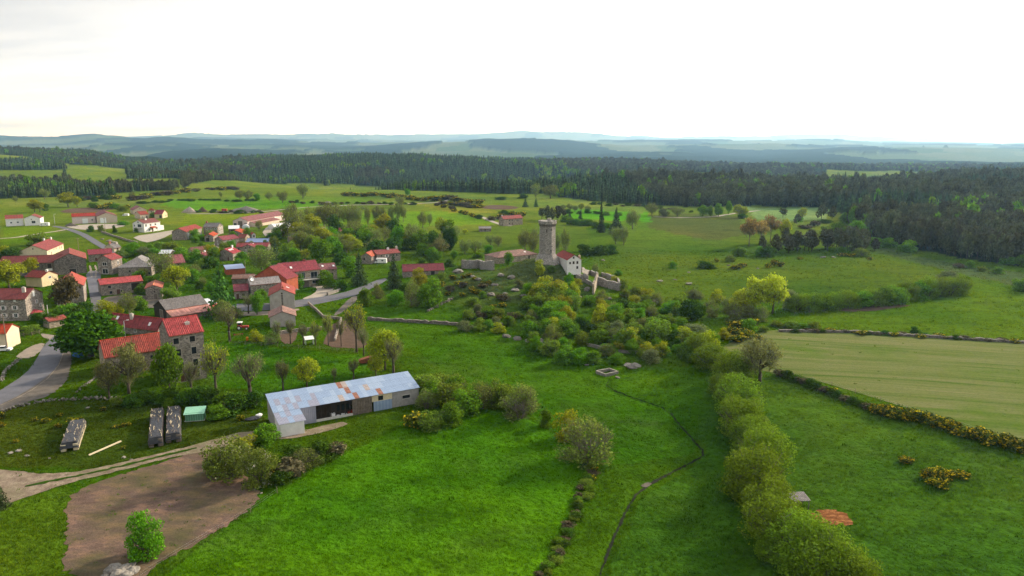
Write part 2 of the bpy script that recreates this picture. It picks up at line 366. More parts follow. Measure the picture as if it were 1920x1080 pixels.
M['rock'] = mat_mottle('granite_rock', (0.155, 0.14, 0.122), 0.55, 2.2, bumpk=0.6)
M['palerock'] = mat_mottle('pale_rock', (0.225, 0.205, 0.18), 0.5, 2.4, bumpk=0.6)
M['whitepaint'] = mat_mottle('white_paint', (0.78, 0.78, 0.78), 0.05, 2, rough=0.35, spec=0.5)
M['redpaint'] = mat_mottle('red_paint', (0.42, 0.055, 0.035), 0.25, 4, rough=0.5)
M['rust'] = mat_mottle('rusty_metal', (0.25, 0.085, 0.05), 0.5, 2.5, rough=0.8)
M['tyre'] = mat_mottle('rubber', (0.025, 0.025, 0.026), 0.2, 5)
M['steel'] = mat_mottle('galvanised_steel', (0.42, 0.44, 0.47), 0.15, 2, rough=0.45, metal=0.3)
M['pole'] = mat_mottle('pole_wood', (0.24, 0.19, 0.145), 0.25, 4)
M['palewood'] = mat_mottle('pale_wood', (0.58, 0.50, 0.34), 0.2, 4)
M['concrete'] = mat_mottle('concrete', (0.50, 0.48, 0.45), 0.15, 2)
M['tarp'] = mat_mottle('black_tarp', (0.030, 0.032, 0.040), 0.6, 1.6, rough=0.5, bumpk=0.8, spec=0.4)
M['orange_p'] = mat_mottle('orange_plastic', (0.62, 0.20, 0.03), 0.15, 4)
M['bluesheet'] = mat_mottle('blue_panel', (0.20, 0.27, 0.46), 0.12, 0.6, rough=0.3, spec=0.5)
M['bluecan'] = mat_mottle('blue_tarpaulin', (0.05, 0.16, 0.45), 0.2, 2)
M['palemetal'] = mat_mottle('pale_sheet', (0.60, 0.62, 0.66), 0.12, 0.7, rough=0.5)
M['mint'] = mat_mottle('mint_sheet', (0.26, 0.52, 0.37), 0.1, 2, rough=0.5)
M['greendark'] = mat_mottle('green_sheet', (0.11, 0.27, 0.17), 0.15, 2, rough=0.5)
# metal of the long shed
M['zinc0'] = mat_mottle('zinc_sheet', (0.22, 0.30, 0.44), 0.10, 0.9, rough=0.48, spec=0.4, bumpk=0.05)
M['zinc1'] = mat_mottle('zinc_sheet_pale', (0.27, 0.35, 0.48), 0.10, 0.9, rough=0.48, spec=0.4)
M['zinc2'] = mat_mottle('zinc_sheet_dull', (0.245, 0.255, 0.33), 0.16, 1.2, rough=0.55)
M['zinc3'] = mat_mottle('zinc_sheet_rusty', (0.25, 0.115, 0.08), 0.6, 1.3, rough=0.8)
M['zinc4'] = mat_mottle('zinc_sheet_tan', (0.33, 0.28, 0.26), 0.25, 1.2, rough=0.6)

# ---------------------------------------------------------------- ground zones
def gpoly(px): return [tuple(ground(u, v)[:2]) for u, v in px]
def in_poly(x, y, poly):
    x = np.asarray(x); y = np.asarray(y); inside = np.zeros(x.shape, bool); j = len(poly)-1
    for i in range(len(poly)):
        xi, yi = poly[i]; xj, yj = poly[j]
        c = ((yi > y) != (yj > y)) & (x < (xj-xi)*(y-yi)/((yj-yi) or 1e-9)+xi); inside ^= c; j = i
    return inside
ZONES = [  # outline in photo pixels turned into ground points, colour
 ([(-60,640),(420,640),(700,640),(760,700),(800,760),(640,850),(480,930),(380,900),(-60,900)], (0.040,0.130,0.010)),
 ([(385,640),(540,655),(690,668),(700,700),(640,715),(480,740),(390,720)], (0.040,0.175,0.006)),
 ([(290,1095),(500,930),(640,852),(760,795),(900,765),(1000,790),(1060,830),(1100,880),(1085,930),(1040,1000),(1000,1095)], (0.052,0.215,0.006)),
 ([(1425,690),(1700,790),(1960,870),(1960,1100),(1600,1100),(1430,860)], (0.046,0.165,0.026)),
 ([(1200,700),(1350,690),(1400,800),(1440,1000),(1560,1100),(1130,1100),(1200,940),(1330,850)], (0.038,0.155,0.022)),
 ([(640,575),(860,570),(900,600),(1000,640),(1150,690),(1330,690),(1300,850),(1110,880),(1000,780),(820,690)], (0.036,0.155,0.010)),
 ([(-60,765),(120,752),(270,748),(420,745),(520,800),(430,840),(300,860),(150,880),(-60,875)], (0.044,0.105,0.018)),
 ([(-30,925),(100,900),(125,930),(130,1000),(120,1095),(-30,1095)], (0.050,0.160,0.016)),
 ([(1440,600),(1700,560),(1800,522),(1960,560),(1960,655),(1480,622)], (0.062,0.190,0.014)),
 ([(1100,425),(1205,410),(1330,450),(1640,470),(1800,520),(1500,565),(1240,565),(1110,510)], (0.056,0.160,0.022)),
 ([(1205,405),(1290,400),(1385,405),(1400,440),(1330,452),(1215,428)], (0.060,0.112,0.050)),
 ([(1600,445),(1700,478),(1960,520),(1960,548),(1790,512),(1650,475)], (0.050,0.130,0.085)),
 ([(1395,388),(1560,387),(1545,412),(1480,415),(1420,412)], (0.115,0.265,0.17)),
 ([(1060,392),(1215,395),(1218,416),(1062,411)], (0.055,0.260,0.012)),
 ([(970,366),(1110,372),(1290,392),(1200,400),(1000,385)], (0.085,0.190,0.055)),
 ([(255,380),(330,374),(540,376),(660,384),(560,392),(360,394)], (0.060,0.225,0.020)),
 ([(420,366),(700,372),(680,380),(520,376),(430,374)], (0.075,0.195,0.035)),
 ([(345,402),(520,398),(470,420),(420,432),(330,425)], (0.080,0.190,0.020)),
 ([(540,400),(860,396),(930,420),(700,430),(560,420)], (0.070,0.215,0.022)),
 ([(760,378),(900,385),(940,400),(840,398)], (0.115,0.195,0.045)),
 ([(0,385),(180,390),(330,380),(240,372),(0,378)], (0.090,0.180,0.060)),
 ([(0,425),(90,425),(110,440),(60,452),(0,460)], (0.070,0.190,0.015)),
 ([(640,355),(860,362),(980,378),(900,384),(720,378),(600,366)], (0.075,0.170,0.045)),
]
ZP = [(gpoly(p), c) for p, c in ZONES]
FRONT = [(-500,376),(0,373),(120,369),(200,364),(330,355),(345,352),(362,344),(480,341),(600,342),(640,351),(760,357),(880,360),(1000,363),(1100,374),(1200,380),(1280,386),(1340,389),(1420,386),(1545,386),(1575,398),(1600,425),(1630,445),(1700,467),(1760,480),(1820,490),(1900,499),(2100,515),(2500,540)]
_fg = [ground(u, v) for u, v in FRONT]; FR_A = [p[0]/p[1] for p in _fg]; FR_Y = [p[1] for p in _fg]
CLEAR = [(130,245,1250,1950),(-200,60,1150,1500),(-300,70,2000,2450),(560,650,1230,1420),(1100,1190,1480,1800),(1540,1730,1560,2000),(250,330,1500,1700),(-200,125,1130,1600),(140,345,1030,1300),(-50,210,2020,2330),(860,940,1000,1120),(640,720,1000,1060),(1290,1380,1700,1900),(-400,-50,1500,2000),(620,760,1500,1620),(330,420,2250,2500)]
def forest_mask(x, y):
    y_ = np.maximum(y, 1); a = x/y_; u = 960+FPX*a
    yf = np.interp(a, FR_A, FR_Y) + (30+0.05*y)*(fbm(x/55, y/55, 3, 41)-0.5)
    m = (y > yf) & (y < 3100)
    for u0, u1, y0, y1 in CLEAR:
        w = 14*(fbm(x/70, y/70, 2, 77)-0.5)
        m &= ~((u+w > u0) & (u+w < u1) & (y > y0) & (y < y1))
    m &= ~((fbm(x/210, y/210, 3, 13) > 0.655) & (y > 1150))
    return m
def zone_colour(x, y):
    n = x.size; c = np.zeros((n, 3)); y_ = np.maximum(y, 1)
    wob = 1.2+0.004*y
    xw = x + wob*(fbm(x/4, y/4, 2, 51)-0.5)*2; yw = y + wob*(fbm(x/4, y/4, 2, 52)-0.5)*2
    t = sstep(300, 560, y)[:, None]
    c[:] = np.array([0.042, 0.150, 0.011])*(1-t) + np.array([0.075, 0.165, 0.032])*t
    for P, col in ZP: c[in_poly(xw, yw, P)] = col
    k = (fbm(x/38, y/38, 4, 61)-0.47)[:, None]
    c *= 1+0.55*k; c[:, 0] *= 1.25+0.8*k[:, 0]; c[:, 1] *= 0.80; c[:, 2] *= 0.42
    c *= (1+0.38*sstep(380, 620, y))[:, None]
    # knoll: scrub and thin turf
    kn = np.exp(-(((x/K+2)/30)**2+((y/K-246)/26)**2)**1.5)
    f = np.clip(kn*1.6*fbm(x/9, y/9, 3, 71)*1.3, 0, 1)[:, None]
    c = c*(1-f) + np.array([0.075, 0.105, 0.035])*f
    fo = forest_mask(x, y)
    c[fo] = np.array([0.016, 0.026, 0.012])
    far = y > 2900
    if far.any():
        xf, yf = x[far], y[far]
        sz = 420.0; cx = np.floor(xf/sz+0.6*fbm(xf/900, yf/900, 2, 5)*4); cy = np.floor(yf/(sz*1.6)+0.6*fbm(xf/900, yf/900, 2, 8)*4)
        hsh = vnoise(cx*1.0, cy*1.0, 91)
        fc = np.array([0.060, 0.105, 0.036])[None]*(1-hsh[:, None]) + np.array([0.135, 0.155, 0.075])[None]*hsh[:, None]
        ft = fbm(xf/620, yf/1500, 4, 23)
        fo2 = ft > 0.485
        fc[fo2] = np.array([0.020, 0.036, 0.022])
        c[far] = fc
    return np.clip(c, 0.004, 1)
def forest_far(x, y): return (fbm(x/620, y/1500, 4, 23) > 0.485) & (y > 2900)
# ---------------------------------------------------------------- ground material
m, t, b, o = newmat('ground'); M['ground'] = m
at = N(t, 'ShaderNodeAttribute'); at.attribute_name = 'zone'
v = coords(t, 'World')
n1 = noise(t, v, 0.22, 5, 0.6); n2 = noise(t, v, 1.3, 5, 0.65); n3 = noise(t, coords(t, 'World', (1, 1, 0.3)), 0.035, 4, 0.6)
col = mixc(t, 0.75, at.outputs['Color'], ramp(t, n1, [(0.3, (0.55, 0.55, 0.55)), (0.5, (1, 1, 1)), (0.72, (1.0, 1.0, 1.0))]), 'MULTIPLY')
col = mixc(t, 0.9, col, ramp(t, n2, [(0.3, (0.48, 0.52, 0.5)), (0.52, (1, 1, 1)), (0.75, (1.0, 1.0, 0.9))]), 'MULTIPLY')
n5 = noise(t, v, 0.5, 4, 0.6)
n4 = noise(t, coords(t, 'World', (0.5, 1.4, 0.3)), 0.11, 5, 0.7)
col = mixc(t, 0.8, col, ramp(t, n4, [(0.34, (0.50, 0.56, 0.52)), (0.5, (1, 1, 1)), (0.7, (1, 1, 0.9))]), 'MULTIPLY')
dry = mixc(t, 0.6, col, (0.085, 0.10, 0.026))
col = mixc(t, mathn(t, 'MULTIPLY', ramp(t, n3, [(0.52, (0, 0, 0)), (0.7, (1, 1, 1))]), 0.45), col, dry)
L(t, col, b.inputs['Base Color']); b.inputs['Roughness'].default_value = 0.95; b.inputs['Specular IOR Level'].default_value = 0.0
bump(t, mathn(t, 'ADD', mathn(t, 'ADD', n2, mathn(t, 'MULTIPLY', n5, 1.6)), mathn(t, 'MULTIPLY', n1, 1.5)), b, 1.0, 0.55)
# ---------------------------------------------------------------- the ground sheet
fine = np.radians(np.linspace(-47, 47, 760)); coarse = np.radians(np.concatenate([np.linspace(47, 313, 46)[1:-1]]))
ANG = np.concatenate([fine, coarse])                     # from straight ahead, clockwise
vrow = np.linspace(1180, 322, 350)
dep = PITCH+np.arctan((vrow-540)/FPX); rad = CAMZ/np.tan(dep)
RAD = np.concatenate([[6, 25, 45], rad[rad < 1350], np.geomspace(1350, 28500, 165)])
RAD = np.unique(np.round(RAD, 3))
AA, RR = np.meshgrid(ANG, RAD, indexing='ij'); GX = (RR*np.sin(AA)).ravel(); GY = (RR*np.cos(AA)).ravel()
GZ = terrain(GX, GY)
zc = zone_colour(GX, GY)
GZ = GZ + np.where(forest_far(GX, GY), 22.0, 0)*(GY > 2900)
nA, nR = len(ANG), len(RAD)
I = np.arange(nA*nR).reshape(nA, nR); J = np.roll(I, -1, axis=0)
F = np.stack([I[:, :-1], I[:, 1:], J[:, 1:], J[:, :-1]], -1).reshape(-1, 4)
V = np.stack([GX, GY, GZ], 1)
V = np.vstack([V, [[0, 0, float(GZ[0])]]])
me = np_mesh('ground', V, F, M['ground'], True)
ca = me.color_attributes.new('zone', 'FLOAT_COLOR', 'POINT')
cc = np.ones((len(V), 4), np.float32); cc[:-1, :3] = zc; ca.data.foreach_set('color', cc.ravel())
gr = link('ground', me); setp(gr, 'rolling green meadows and wooded hills reaching to the horizon', 'ground', kind='structure')
# ---------------------------------------------------------------- draped sheets
def densify(poly, step):
    o = []
    for i in range(len(poly)):
        a = np.array(poly[i]); c = np.array(poly[(i+1) % len(poly)]); n = max(1, int(np.linalg.norm(c-a)/step))
        o += [tuple(a+(c-a)*k/n) for k in range(n)]
    return o
def smooth_poly(poly, it=2):
    for _ in range(it):
        o = []
        for i in range(len(poly)):
            a = np.array(poly[i]); c = np.array(poly[(i+1) % len(poly)]); o += [tuple(a*.75+c*.25), tuple(a*.25+c*.75)]
        poly = o
    return poly
DRAPED = []
def drape(name, poly, mat, lift=0.06, step=None, jitter=0.0, label=None, cat=None, smooth=1):
    poly = smooth_poly(poly, smooth); DRAPED.append(poly); ys = [p[1] for p in poly]; ym = sum(ys)/len(ys)
    step = step or max(0.9, ym*0.008)
    lift = max(lift, ym*0.00028)
    B = densify(poly, step)
    if jitter: B = [(x+jitter*(R.random()-.5)*2, y+jitter*(R.random()-.5)*2) for x, y in B]
    xs = [p[0] for p in B]; ys = [p[1] for p in B]
    gx, gy = np.meshgrid(np.arange(min(xs), max(xs), step), np.arange(min(ys), max(ys), step)); gx = gx.ravel(); gy = gy.ravel()
    ins = in_poly(gx, gy, B) & (seg_dist(gx, gy, B+[B[0]]) > step*0.45)
    pts = [Vector(p) for p in B] + [Vector((a, c)) for a, c in zip(gx[ins], gy[ins])]
    nb = len(B)
    vs, es, fs, _, _, _ = geometry.delaunay_2d_cdt(pts, [(i, (i+1) % nb) for i in range(nb)], [list(range(nb))], 1, 1e-5)
    X = np.array([p.x for p in vs]); Y = np.array([p.y for p in vs]); Z = terrain(X, Y)+lift
    me = bpy.data.meshes.new(name); me.from_pydata(list(zip(X, Y, Z)), [], [tuple(f) for f in fs]); me.materials.append(mat)
    bm = bmesh.new(); bm.from_mesh(me)
    for f in bm.faces:
        f.normal_update(); f.smooth = True
        if f.normal.z < 0: f.normal_flip()
    bm.to_mesh(me); bm.free()
    ob = link(name, me); setp(ob, label, cat, kind='structure'); return ob
def strip_poly(px, w0, w1=None):
    P = [np.array(ground(u, v)[:2]) for u, v in px]; n = len(P); Lf = []; Rt = []
    for i in range(n):
        d = P[min(i+1, n-1)]-P[max(i-1, 0)]; d /= np.linalg.norm(d)+1e-9; nn = np.array([-d[1], d[0]])
        w = (w0 + (w1-w0)*i/(n-1) if w1 else w0)/2
        Lf.append(tuple(P[i]+nn*w)); Rt.append(tuple(P[i]-nn*w))
    return Lf+Rt[::-1]
def mat_asphalt(name, c, var=0.2):
    m, t, b, o = newmat(name); v = coords(t, 'World'); f = noise(t, v, 0.5, 6, 0.65); g = noise(t, v, 6, 4, 0.7)
    col = ramp(t, f, [(0.3, c_mul(c, 1-var)), (0.55, c), (0.75, c_mul(c, 1+var))]); col = mixc(t, 0.5, col, ramp(t, g, [(0.3, (0.6, 0.6, 0.6)), (0.6, (1, 1, 1))]), 'MULTIPLY')
    L(t, col, b.inputs['Base Color']); b.inputs['Roughness'].default_value = 0.9; bump(t, g, b, 0.3, 0.03); return m
def mat_earth(name, c1, c2, green=None, gamt=0.0, stretch=(1, 1, 1), rot=0.0, scale=0.35, bstr=0.6):
    m, t, b, o = newmat(name); g = N(t, 'ShaderNodeNewGeometry'); mp = N(t, 'ShaderNodeMapping'); mp.inputs['Scale'].default_value = stretch; mp.inputs['Rotation'].default_value = (0, 0, rot)
    L(t, g.outputs['Position'], mp.inputs[0]); v = mp.outputs[0]; v0 = coords(t, 'World')
    f = noise(t, v, scale, 6, 0.65); h = noise(t, v0, 3.0, 5, 0.7); w = noise(t, v0, 0.10, 4, 0.6)
    col = ramp(t, f, [(0.32, c_mul(c1, 0.7)), (0.48, c1), (0.68, c2)])
    col = mixc(t, 0.75, col, ramp(t, h, [(0.3, (0.5, 0.5, 0.5)), (0.55, (1, 1, 1)), (0.8, (1, 1, 1))]), 'MULTIPLY')
    if green: col = mixc(t, mathn(t, 'MULTIPLY', ramp(t, mathn(t, 'ADD', mathn(t, 'MULTIPLY', w, 0.6), mathn(t, 'MULTIPLY', f, 0.4)), [(0.44, (0, 0, 0)), (0.6, (1, 1, 1))]), gamt), col, green)
    L(t, col, b.inputs['Base Color']); b.inputs['Roughness'].default_value = 0.95; b.inputs['Specular IOR Level'].default_value = 0.0; bump(t, mathn(t, 'ADD', h, f), b, bstr, 0.15); return m
M['asphalt'] = mat_asphalt('asphalt', (0.125, 0.127, 0.148)); M['gravel'] = mat_asphalt('gravel', (0.27, 0.225, 0.18), 0.25); M['shoulder'] = mat_asphalt('stony_verge', (0.125, 0.108, 0.090), 0.4)
M['paleroad'] = mat_asphalt('pale_gravel', (0.36, 0.315, 0.26), 0.2)
M['soil'] = mat_earth('bare_soil', (0.145, 0.100, 0.080), (0.30, 0.175, 0.125), (0.035, 0.06, 0.012), 0.55, (1, 2.2, 1), 0.5, 0.22)
M['plough'] = mat_earth('ploughed_soil', (0.115, 0.080, 0.060), (0.165, 0.115, 0.085), None, 0, (1, 6, 1), 0.3, 0.3)
M['track'] = mat_earth('sandy_track', (0.22, 0.172, 0.13), (0.36, 0.29, 0.225), (0.05, 0.08, 0.012), 0.45, (1, 1, 1), 0, 0.6, 0.4)
M['water'] = mat_mottle('dark_water', (0.008, 0.010, 0.006), 0.4, 1.0, rough=0.6, kind='World', spec=0.03)
# hay field: cut swathes run across it
m, t, b, o = newmat('hay_stubble'); M['hay'] = m
g = N(t, 'ShaderNodeNewGeometry'); mp = N(t, 'ShaderNodeMapping'); mp.inputs['Rotation'].default_value = (0, 0, math.radians(-14)+math.radians(90)); mp.vector_type = 'TEXTURE'; L(t, g.outputs['Position'], mp.inputs[0])
m2 = N(t, 'ShaderNodeMapping'); m2.inputs['Scale'].default_value = (1.0, 0.03, 0.03); L(t, mp.outputs[0], m2.inputs[0])
sw = noise(t, m2.outputs[0], 0.33, 4, 0.6); sw2 = noise(t, m2.outputs[0], 1.4, 3, 0.6); vv = coords(t, 'World'); pt = noise(t, vv, 0.03, 4, 0.6); fi = noise(t, vv, 1.6, 5, 0.7)
col = ramp(t, mathn(t, 'ADD', mathn(t, 'MULTIPLY', sw, 0.6), mathn(t, 'MULTIPLY', sw2, 0.4)), [(0.36, (0.070, 0.118, 0.020)), (0.48, (0.128, 0.152, 0.048)), (0.62, (0.170, 0.172, 0.074))])
col = mixc(t, ramp(t, pt, [(0.52, (0, 0, 0)), (0.66, (0.6, 0.6, 0.6))]), col, (0.075, 0.135, 0.014))
col = mixc(t, 0.6, col, ramp(t, fi, [(0.3, (0.62, 0.62, 0.6)), (0.55, (1, 1, 1))]), 'MULTIPLY')
L(t, col, b.inputs['Base Color']); b.inputs['Roughness'].default_value = 0.95; b.inputs['Specular IOR Level'].default_value = 0.0; bump(t, mathn(t, 'ADD', fi, sw2), b, 0.8, 0.25)

drape('hay_field', gpoly([(1345,655),(1395,632),(1450,617),(1560,620),(1760,632),(1990,648),(2000,830),(1930,838),(1860,818),(1700,765),(1560,722),(1470,696),(1440,700),(1385,678)]), M['hay'], 0.05, 2.0, label='pale mown hay field beside the willow row', cat='field', smooth=1)
drape('bare_soil_patch', gpoly([(118,1095),(128,1000),(120,935),(180,905),(300,868),(385,842),(420,860),(470,900),(488,930),(470,955),(380,1015),(300,1055),(250,1095)]), M['soil'], 0.05, 0.7, 0.5, 'bare brown soil below the farm track', 'soil')
drape('farm_track', gpoly([(-30,876),(30,884),(90,890),(170,882),(250,862),(330,843),(382,830),(470,806),(560,810),(640,790),(655,797),(600,813),(540,824),(470,825),(390,846),(330,856),(260,874),(190,892),(120,908),(60,930),(-30,960)]), M['track'], 0.08, 0.9, 0.2, 'sandy farm track leading to the metal shed', 'track')
drape('grass_strip', strip_poly([(50,912),(110,900),(190,884),(270,864),(370,840)], 0.8), M['ground_strip'] if 'ground_strip' in M else mat_earth('strip_turf', (0.028, 0.07, 0.006), (0.045, 0.09, 0.010)), 0.14, 0.8, 0.25, 'grass strip between the ruts of the sandy farm track', 'grass')
drape('road', gpoly([(-60,768),(0,733),(48,702),(70,672),(82,648),(104,628),(130,622),(124,645),(119,668),(104,692),(80,714),(40,740),(0,759),(-60,792)]), M['asphalt'], 0.10, 1.0, label='grey asphalt road curving past the dense chestnut tree', cat='road')
drape('road_verge', gpoly([(-60,780),(0,745),(50,722),(92,696),(112,670),(122,640),(134,650),(134,690),(122,718),(96,742),(30,760),(0,774),(-60,820)]), M['shoulder'], 0.06, 1.0, 0.3, 'stony verge along the curving asphalt road', 'verge')
drape('edge_line', strip_poly([(119,662),(110,686),(90,710),(60,732),(30,748),(0,761),(-40,782)], 0.2), M['gravel'], 0.13, 0.6, 0.05, 'worn pale edge line of the curving asphalt road', 'road marking', smooth=0)
drape('driveway', gpoly([(28,668),(60,648),(85,642),(80,655),(60,672),(38,672)]), M['gravel'], 0.07, 1.0, 0.2, 'short gravel drive joining the asphalt road', 'driveway')
drape('path', gpoly([(75,625),(95,628),(114,630),(108,640),(92,638),(80,632)]), M['gravel'], 0.07, 1.0, 0.1, 'small gravel path beside the little garage', 'path')
drape('lane', gpoly([(164,625),(172,575),(166,540),(160,508),(190,508),(188,540),(190,575),(210,625)]), M['asphalt'], 0.10, 1.2, label='dark village lane between stone houses', cat='lane')
drape('yard', gpoly([(188,560),(230,552),(300,556),(330,566),(300,580),(225,572),(192,580)]), M['shoulder'], 0.08, 1.5, 0.2, 'stony yard before the red roofed lane house', 'yard')
for k, (a, c) in enumerate((((171,518),(166,498)), ((178,518),(180,496)))): pass
drape('wheel_track', strip_poly([(172,520),(171,508),(168,498)], 0.9), M['gravel'], 0.1, 1.5, 0.1, 'first rut of the grassy wheel track by the stone house', 'track')
drape('wheel_track', strip_poly([(179,521),(181,508),(178,497)], 0.9), M['gravel'], 0.1, 1.5, 0.1, 'second rut of the grassy wheel track by the stone house', 'track')
drape('village_road', gpoly([(430,570),(490,570),(552,564),(610,556),(660,545),(720,520),(728,526),(676,552),(615,567),(555,577),(490,583),(430,584)]), M['asphalt'], 0.10, 1.2, label='grey village road passing the tall narrow house', cat='road')
drape('roadside_verge', gpoly([(430,586),(500,584),(560,578),(560,583),(500,592),(430,592)]), M['gravel'], 0.08, 1.2, 0.2, 'sandy verge below the village road', 'verge')
drape('villa_forecourt', gpoly([(560,563),(590,551),(596,540),(580,538),(620,533),(640,545),(612,554),(600,558)]), M['paleroad'], 0.09, 1.2, label='pale gravel forecourt of the big villa', cat='forecourt')
drape('side_lane', gpoly([(668,553),(672,562),(650,580),(632,592),(624,592),(640,575),(655,560)]), M['shoulder'], 0.1, 1.2, label='stony side lane dropping from the village road', cat='lane')
drape('garden_bed', gpoly([(604,650),(612,628),(628,602),(668,600),(690,640),(684,655)]), M['plough'], 0.08, 1.0, label='dug garden bed behind the row of pollards', cat='garden bed')
drape('garden_bed', gpoly([(528,645),(520,620),(560,618),(552,645)]), M['plough'], 0.08, 1.0, label='small dug garden bed below the tall narrow house', cat='garden bed')
drape('ploughed_strip', gpoly([(1570,583),(1590,576),(1680,569),(1708,574),(1640,583),(1600,585)]), M['plough'], 0.1, 1.5, label='narrow ploughed strip under the long hedge', cat='soil', smooth=0)
drape('ploughed_field', gpoly([(100,399),(145,389),(225,390),(180,399)]), M['plough'], 0.2, 5, label='ploughed brown field behind the pink farm hall', cat='field', smooth=1)
drape('ploughed_field', gpoly([(895,388),(930,384),(975,388),(965,393),(915,393)]), M['plough'], 0.2, 5, label='ploughed brown field above the far farmhouse', cat='field', smooth=1)
drape('farm_road', strip_poly([(100,424),(130,430),(152,438),(176,452),(202,468),(222,476)], 4.5), M['asphalt'], 0.15, 3, label='narrow grey lane sloping down from the white house', cat='lane')
drape('farm_yard', gpoly([(120,424),(180,420),(236,420),(232,426),(180,432),(140,430)]), M['paleroad'], 0.15, 4, label='pale yard before the pink farm hall', cat='yard')
drape('house_yard', gpoly([(246,444),(300,436),(330,431),(318,442),(280,456),(262,452)]), M['paleroad'], 0.15, 3, label='pale gravel yard round the white two storey house', cat='yard')
drape('white_track', strip_poly([(-10,448),(30,446),(60,440),(105,434),(128,430)], 3.5), M['paleroad'], 0.15, 3, label='pale gravel track below the white house', cat='track')
drape('white_track', strip_poly([(350,401),(420,401),(500,397),(560,390),(640,385),(720,384),(780,382),(832,379),(842,374)], 4.0), M['paleroad'], 0.2, 4, label='pale track running along the plateau fields', cat='track')
drape('white_track', strip_poly([(905,407),(918,414),(945,423),(960,424)], 4.0), M['paleroad'], 0.2, 4, label='pale track leading to the far farmhouse', cat='track')
drape('white_track', strip_poly([(1225,407),(1290,409),(1340,407),(1365,402),(1425,395)], 4.0), M['paleroad'], 0.3, 6, label='pale track crossing beyond the marsh', cat='track')
drape('barn_yard', gpoly([(395,462),(420,446),(450,450),(440,462),(410,470)]), M['paleroad'], 0.15, 3, label='pale yard among the upper village houses', cat='yard')
drape('hall_yard', gpoly([(490,432),(520,418),(545,414),(545,430),(520,446),(500,448)]), M['paleroad'], 0.15, 3, label='pale yard beside the long farm hall', cat='yard')
# stream
Ps = smooth_poly(strip_poly(STREAM_PX, 0.42, 0.2), 1)
drape('stream', Ps, M['water'], 0.10, 0.8, 0.12, 'narrow dark stream winding through the meadow', 'stream', smooth=0)
drape('puddle', gpoly([(1198,912),(1212,905),(1225,908),(1214,914)]), M['shoulder'], 0.12, 0.8, 0.1, 'small stony ford where the stream bends', 'ford')

# ---------------------------------------------------------------- vegetation
LEAF = {
 'willow': mat_leaf('leaf_willow', (0.160, 0.255, 0.018), 0.4, 0.35, 0.012),
 'green':  mat_leaf('leaf_green', (0.125, 0.255, 0.016), 0.45),
 'bright': mat_leaf('leaf_bright_green', (0.115, 0.260, 0.012), 0.4),
 'chestnut': mat_leaf('leaf_chestnut', (0.052, 0.120, 0.008), 0.5, 0.3, 0.008),
 'dark':   mat_leaf('leaf_dark', (0.055, 0.115, 0.012), 0.5, 0.2),
 'olive':  mat_leaf('leaf_olive', (0.165, 0.250, 0.026), 0.45),
 'grey':   mat_leaf('leaf_grey_green', (0.165, 0.205, 0.085), 0.4),
 'bud':    mat_leaf('leaf_bud', (0.190, 0.250, 0.045), 0.45, 0.35, 0.02),
 'brown':  mat_leaf('leaf_brown', (0.185, 0.185, 0.055), 0.45, 0.3, 0.02),
 'twig':   mat_leaf('twig_haze', (0.165, 0.165, 0.090), 0.4, 0.2, 0.02),
 'yellow': mat_leaf('leaf_yellow_green', (0.290, 0.330, 0.018), 0.4, 0.4, 0.02),
 'lime':   mat_leaf('leaf_lime', (0.427, 0.503, 0.033), 0.35, 0.4, 0.015),
 'orange': mat_leaf('leaf_orange', (0.36, 0.27, 0.09), 0.35, 0.4, 0.015),
 'blossom': mat_leaf('leaf_blossom', (0.155, 0.230, 0.035), 0.4, 0.3, 0.02, -0.42, (0.50, 0.48, 0.40)),
 'gorse':  mat_leaf('gorse', (0.070, 0.105, 0.016), 0.5, 0.2, 0.01, -0.12, (0.56, 0.42, 0.015)),
 'heath':  mat_leaf('heath', (0.105, 0.093, 0.051), 0.5, 0.15, 0.02),
 'spruce': mat_leaf('needle_spruce', (0.064, 0.098, 0.038), 0.45, 0.1, 0.03, vary=0.45),
 'fir':    mat_leaf('needle_fir', (0.063, 0.143, 0.027), 0.5, 0.15, 0.02),
 'pine':   mat_leaf('needle_pine', (0.098, 0.105, 0.046), 0.5, 0.1, 0.03, vary=0.4),
 'brownpine': mat_leaf('needle_brown_pine', (0.106, 0.094, 0.037), 0.5, 0.15, 0.02),
 'grass':  None,
}
def leaf_quads(P, nrm, size, rng, aspect=1.0, tri=False):
    n = len(P); r = rng.normal(size=(n, 3)); r = r*0.75 + nrm*0.9; r /= np.linalg.norm(r, axis=1)[:, None]+1e-9
    a = np.cross(r, rng.normal(size=(n, 3))); a /= np.linalg.norm(a, axis=1)[:, None]+1e-9; b_ = np.cross(r, a)
    s = size*(0.6+0.8*rng.random(n))[:, None]
    a = a*s; b_ = b_*s*aspect
    V = np.stack([P-a*0.5-b_*0.5, P+a*0.5-b_*0.35, P+a*0.4+b_*0.5, P-a*0.55+b_*0.4], 1)
    return V.reshape(-1, 3), np.arange(4*n).reshape(-1, 4)
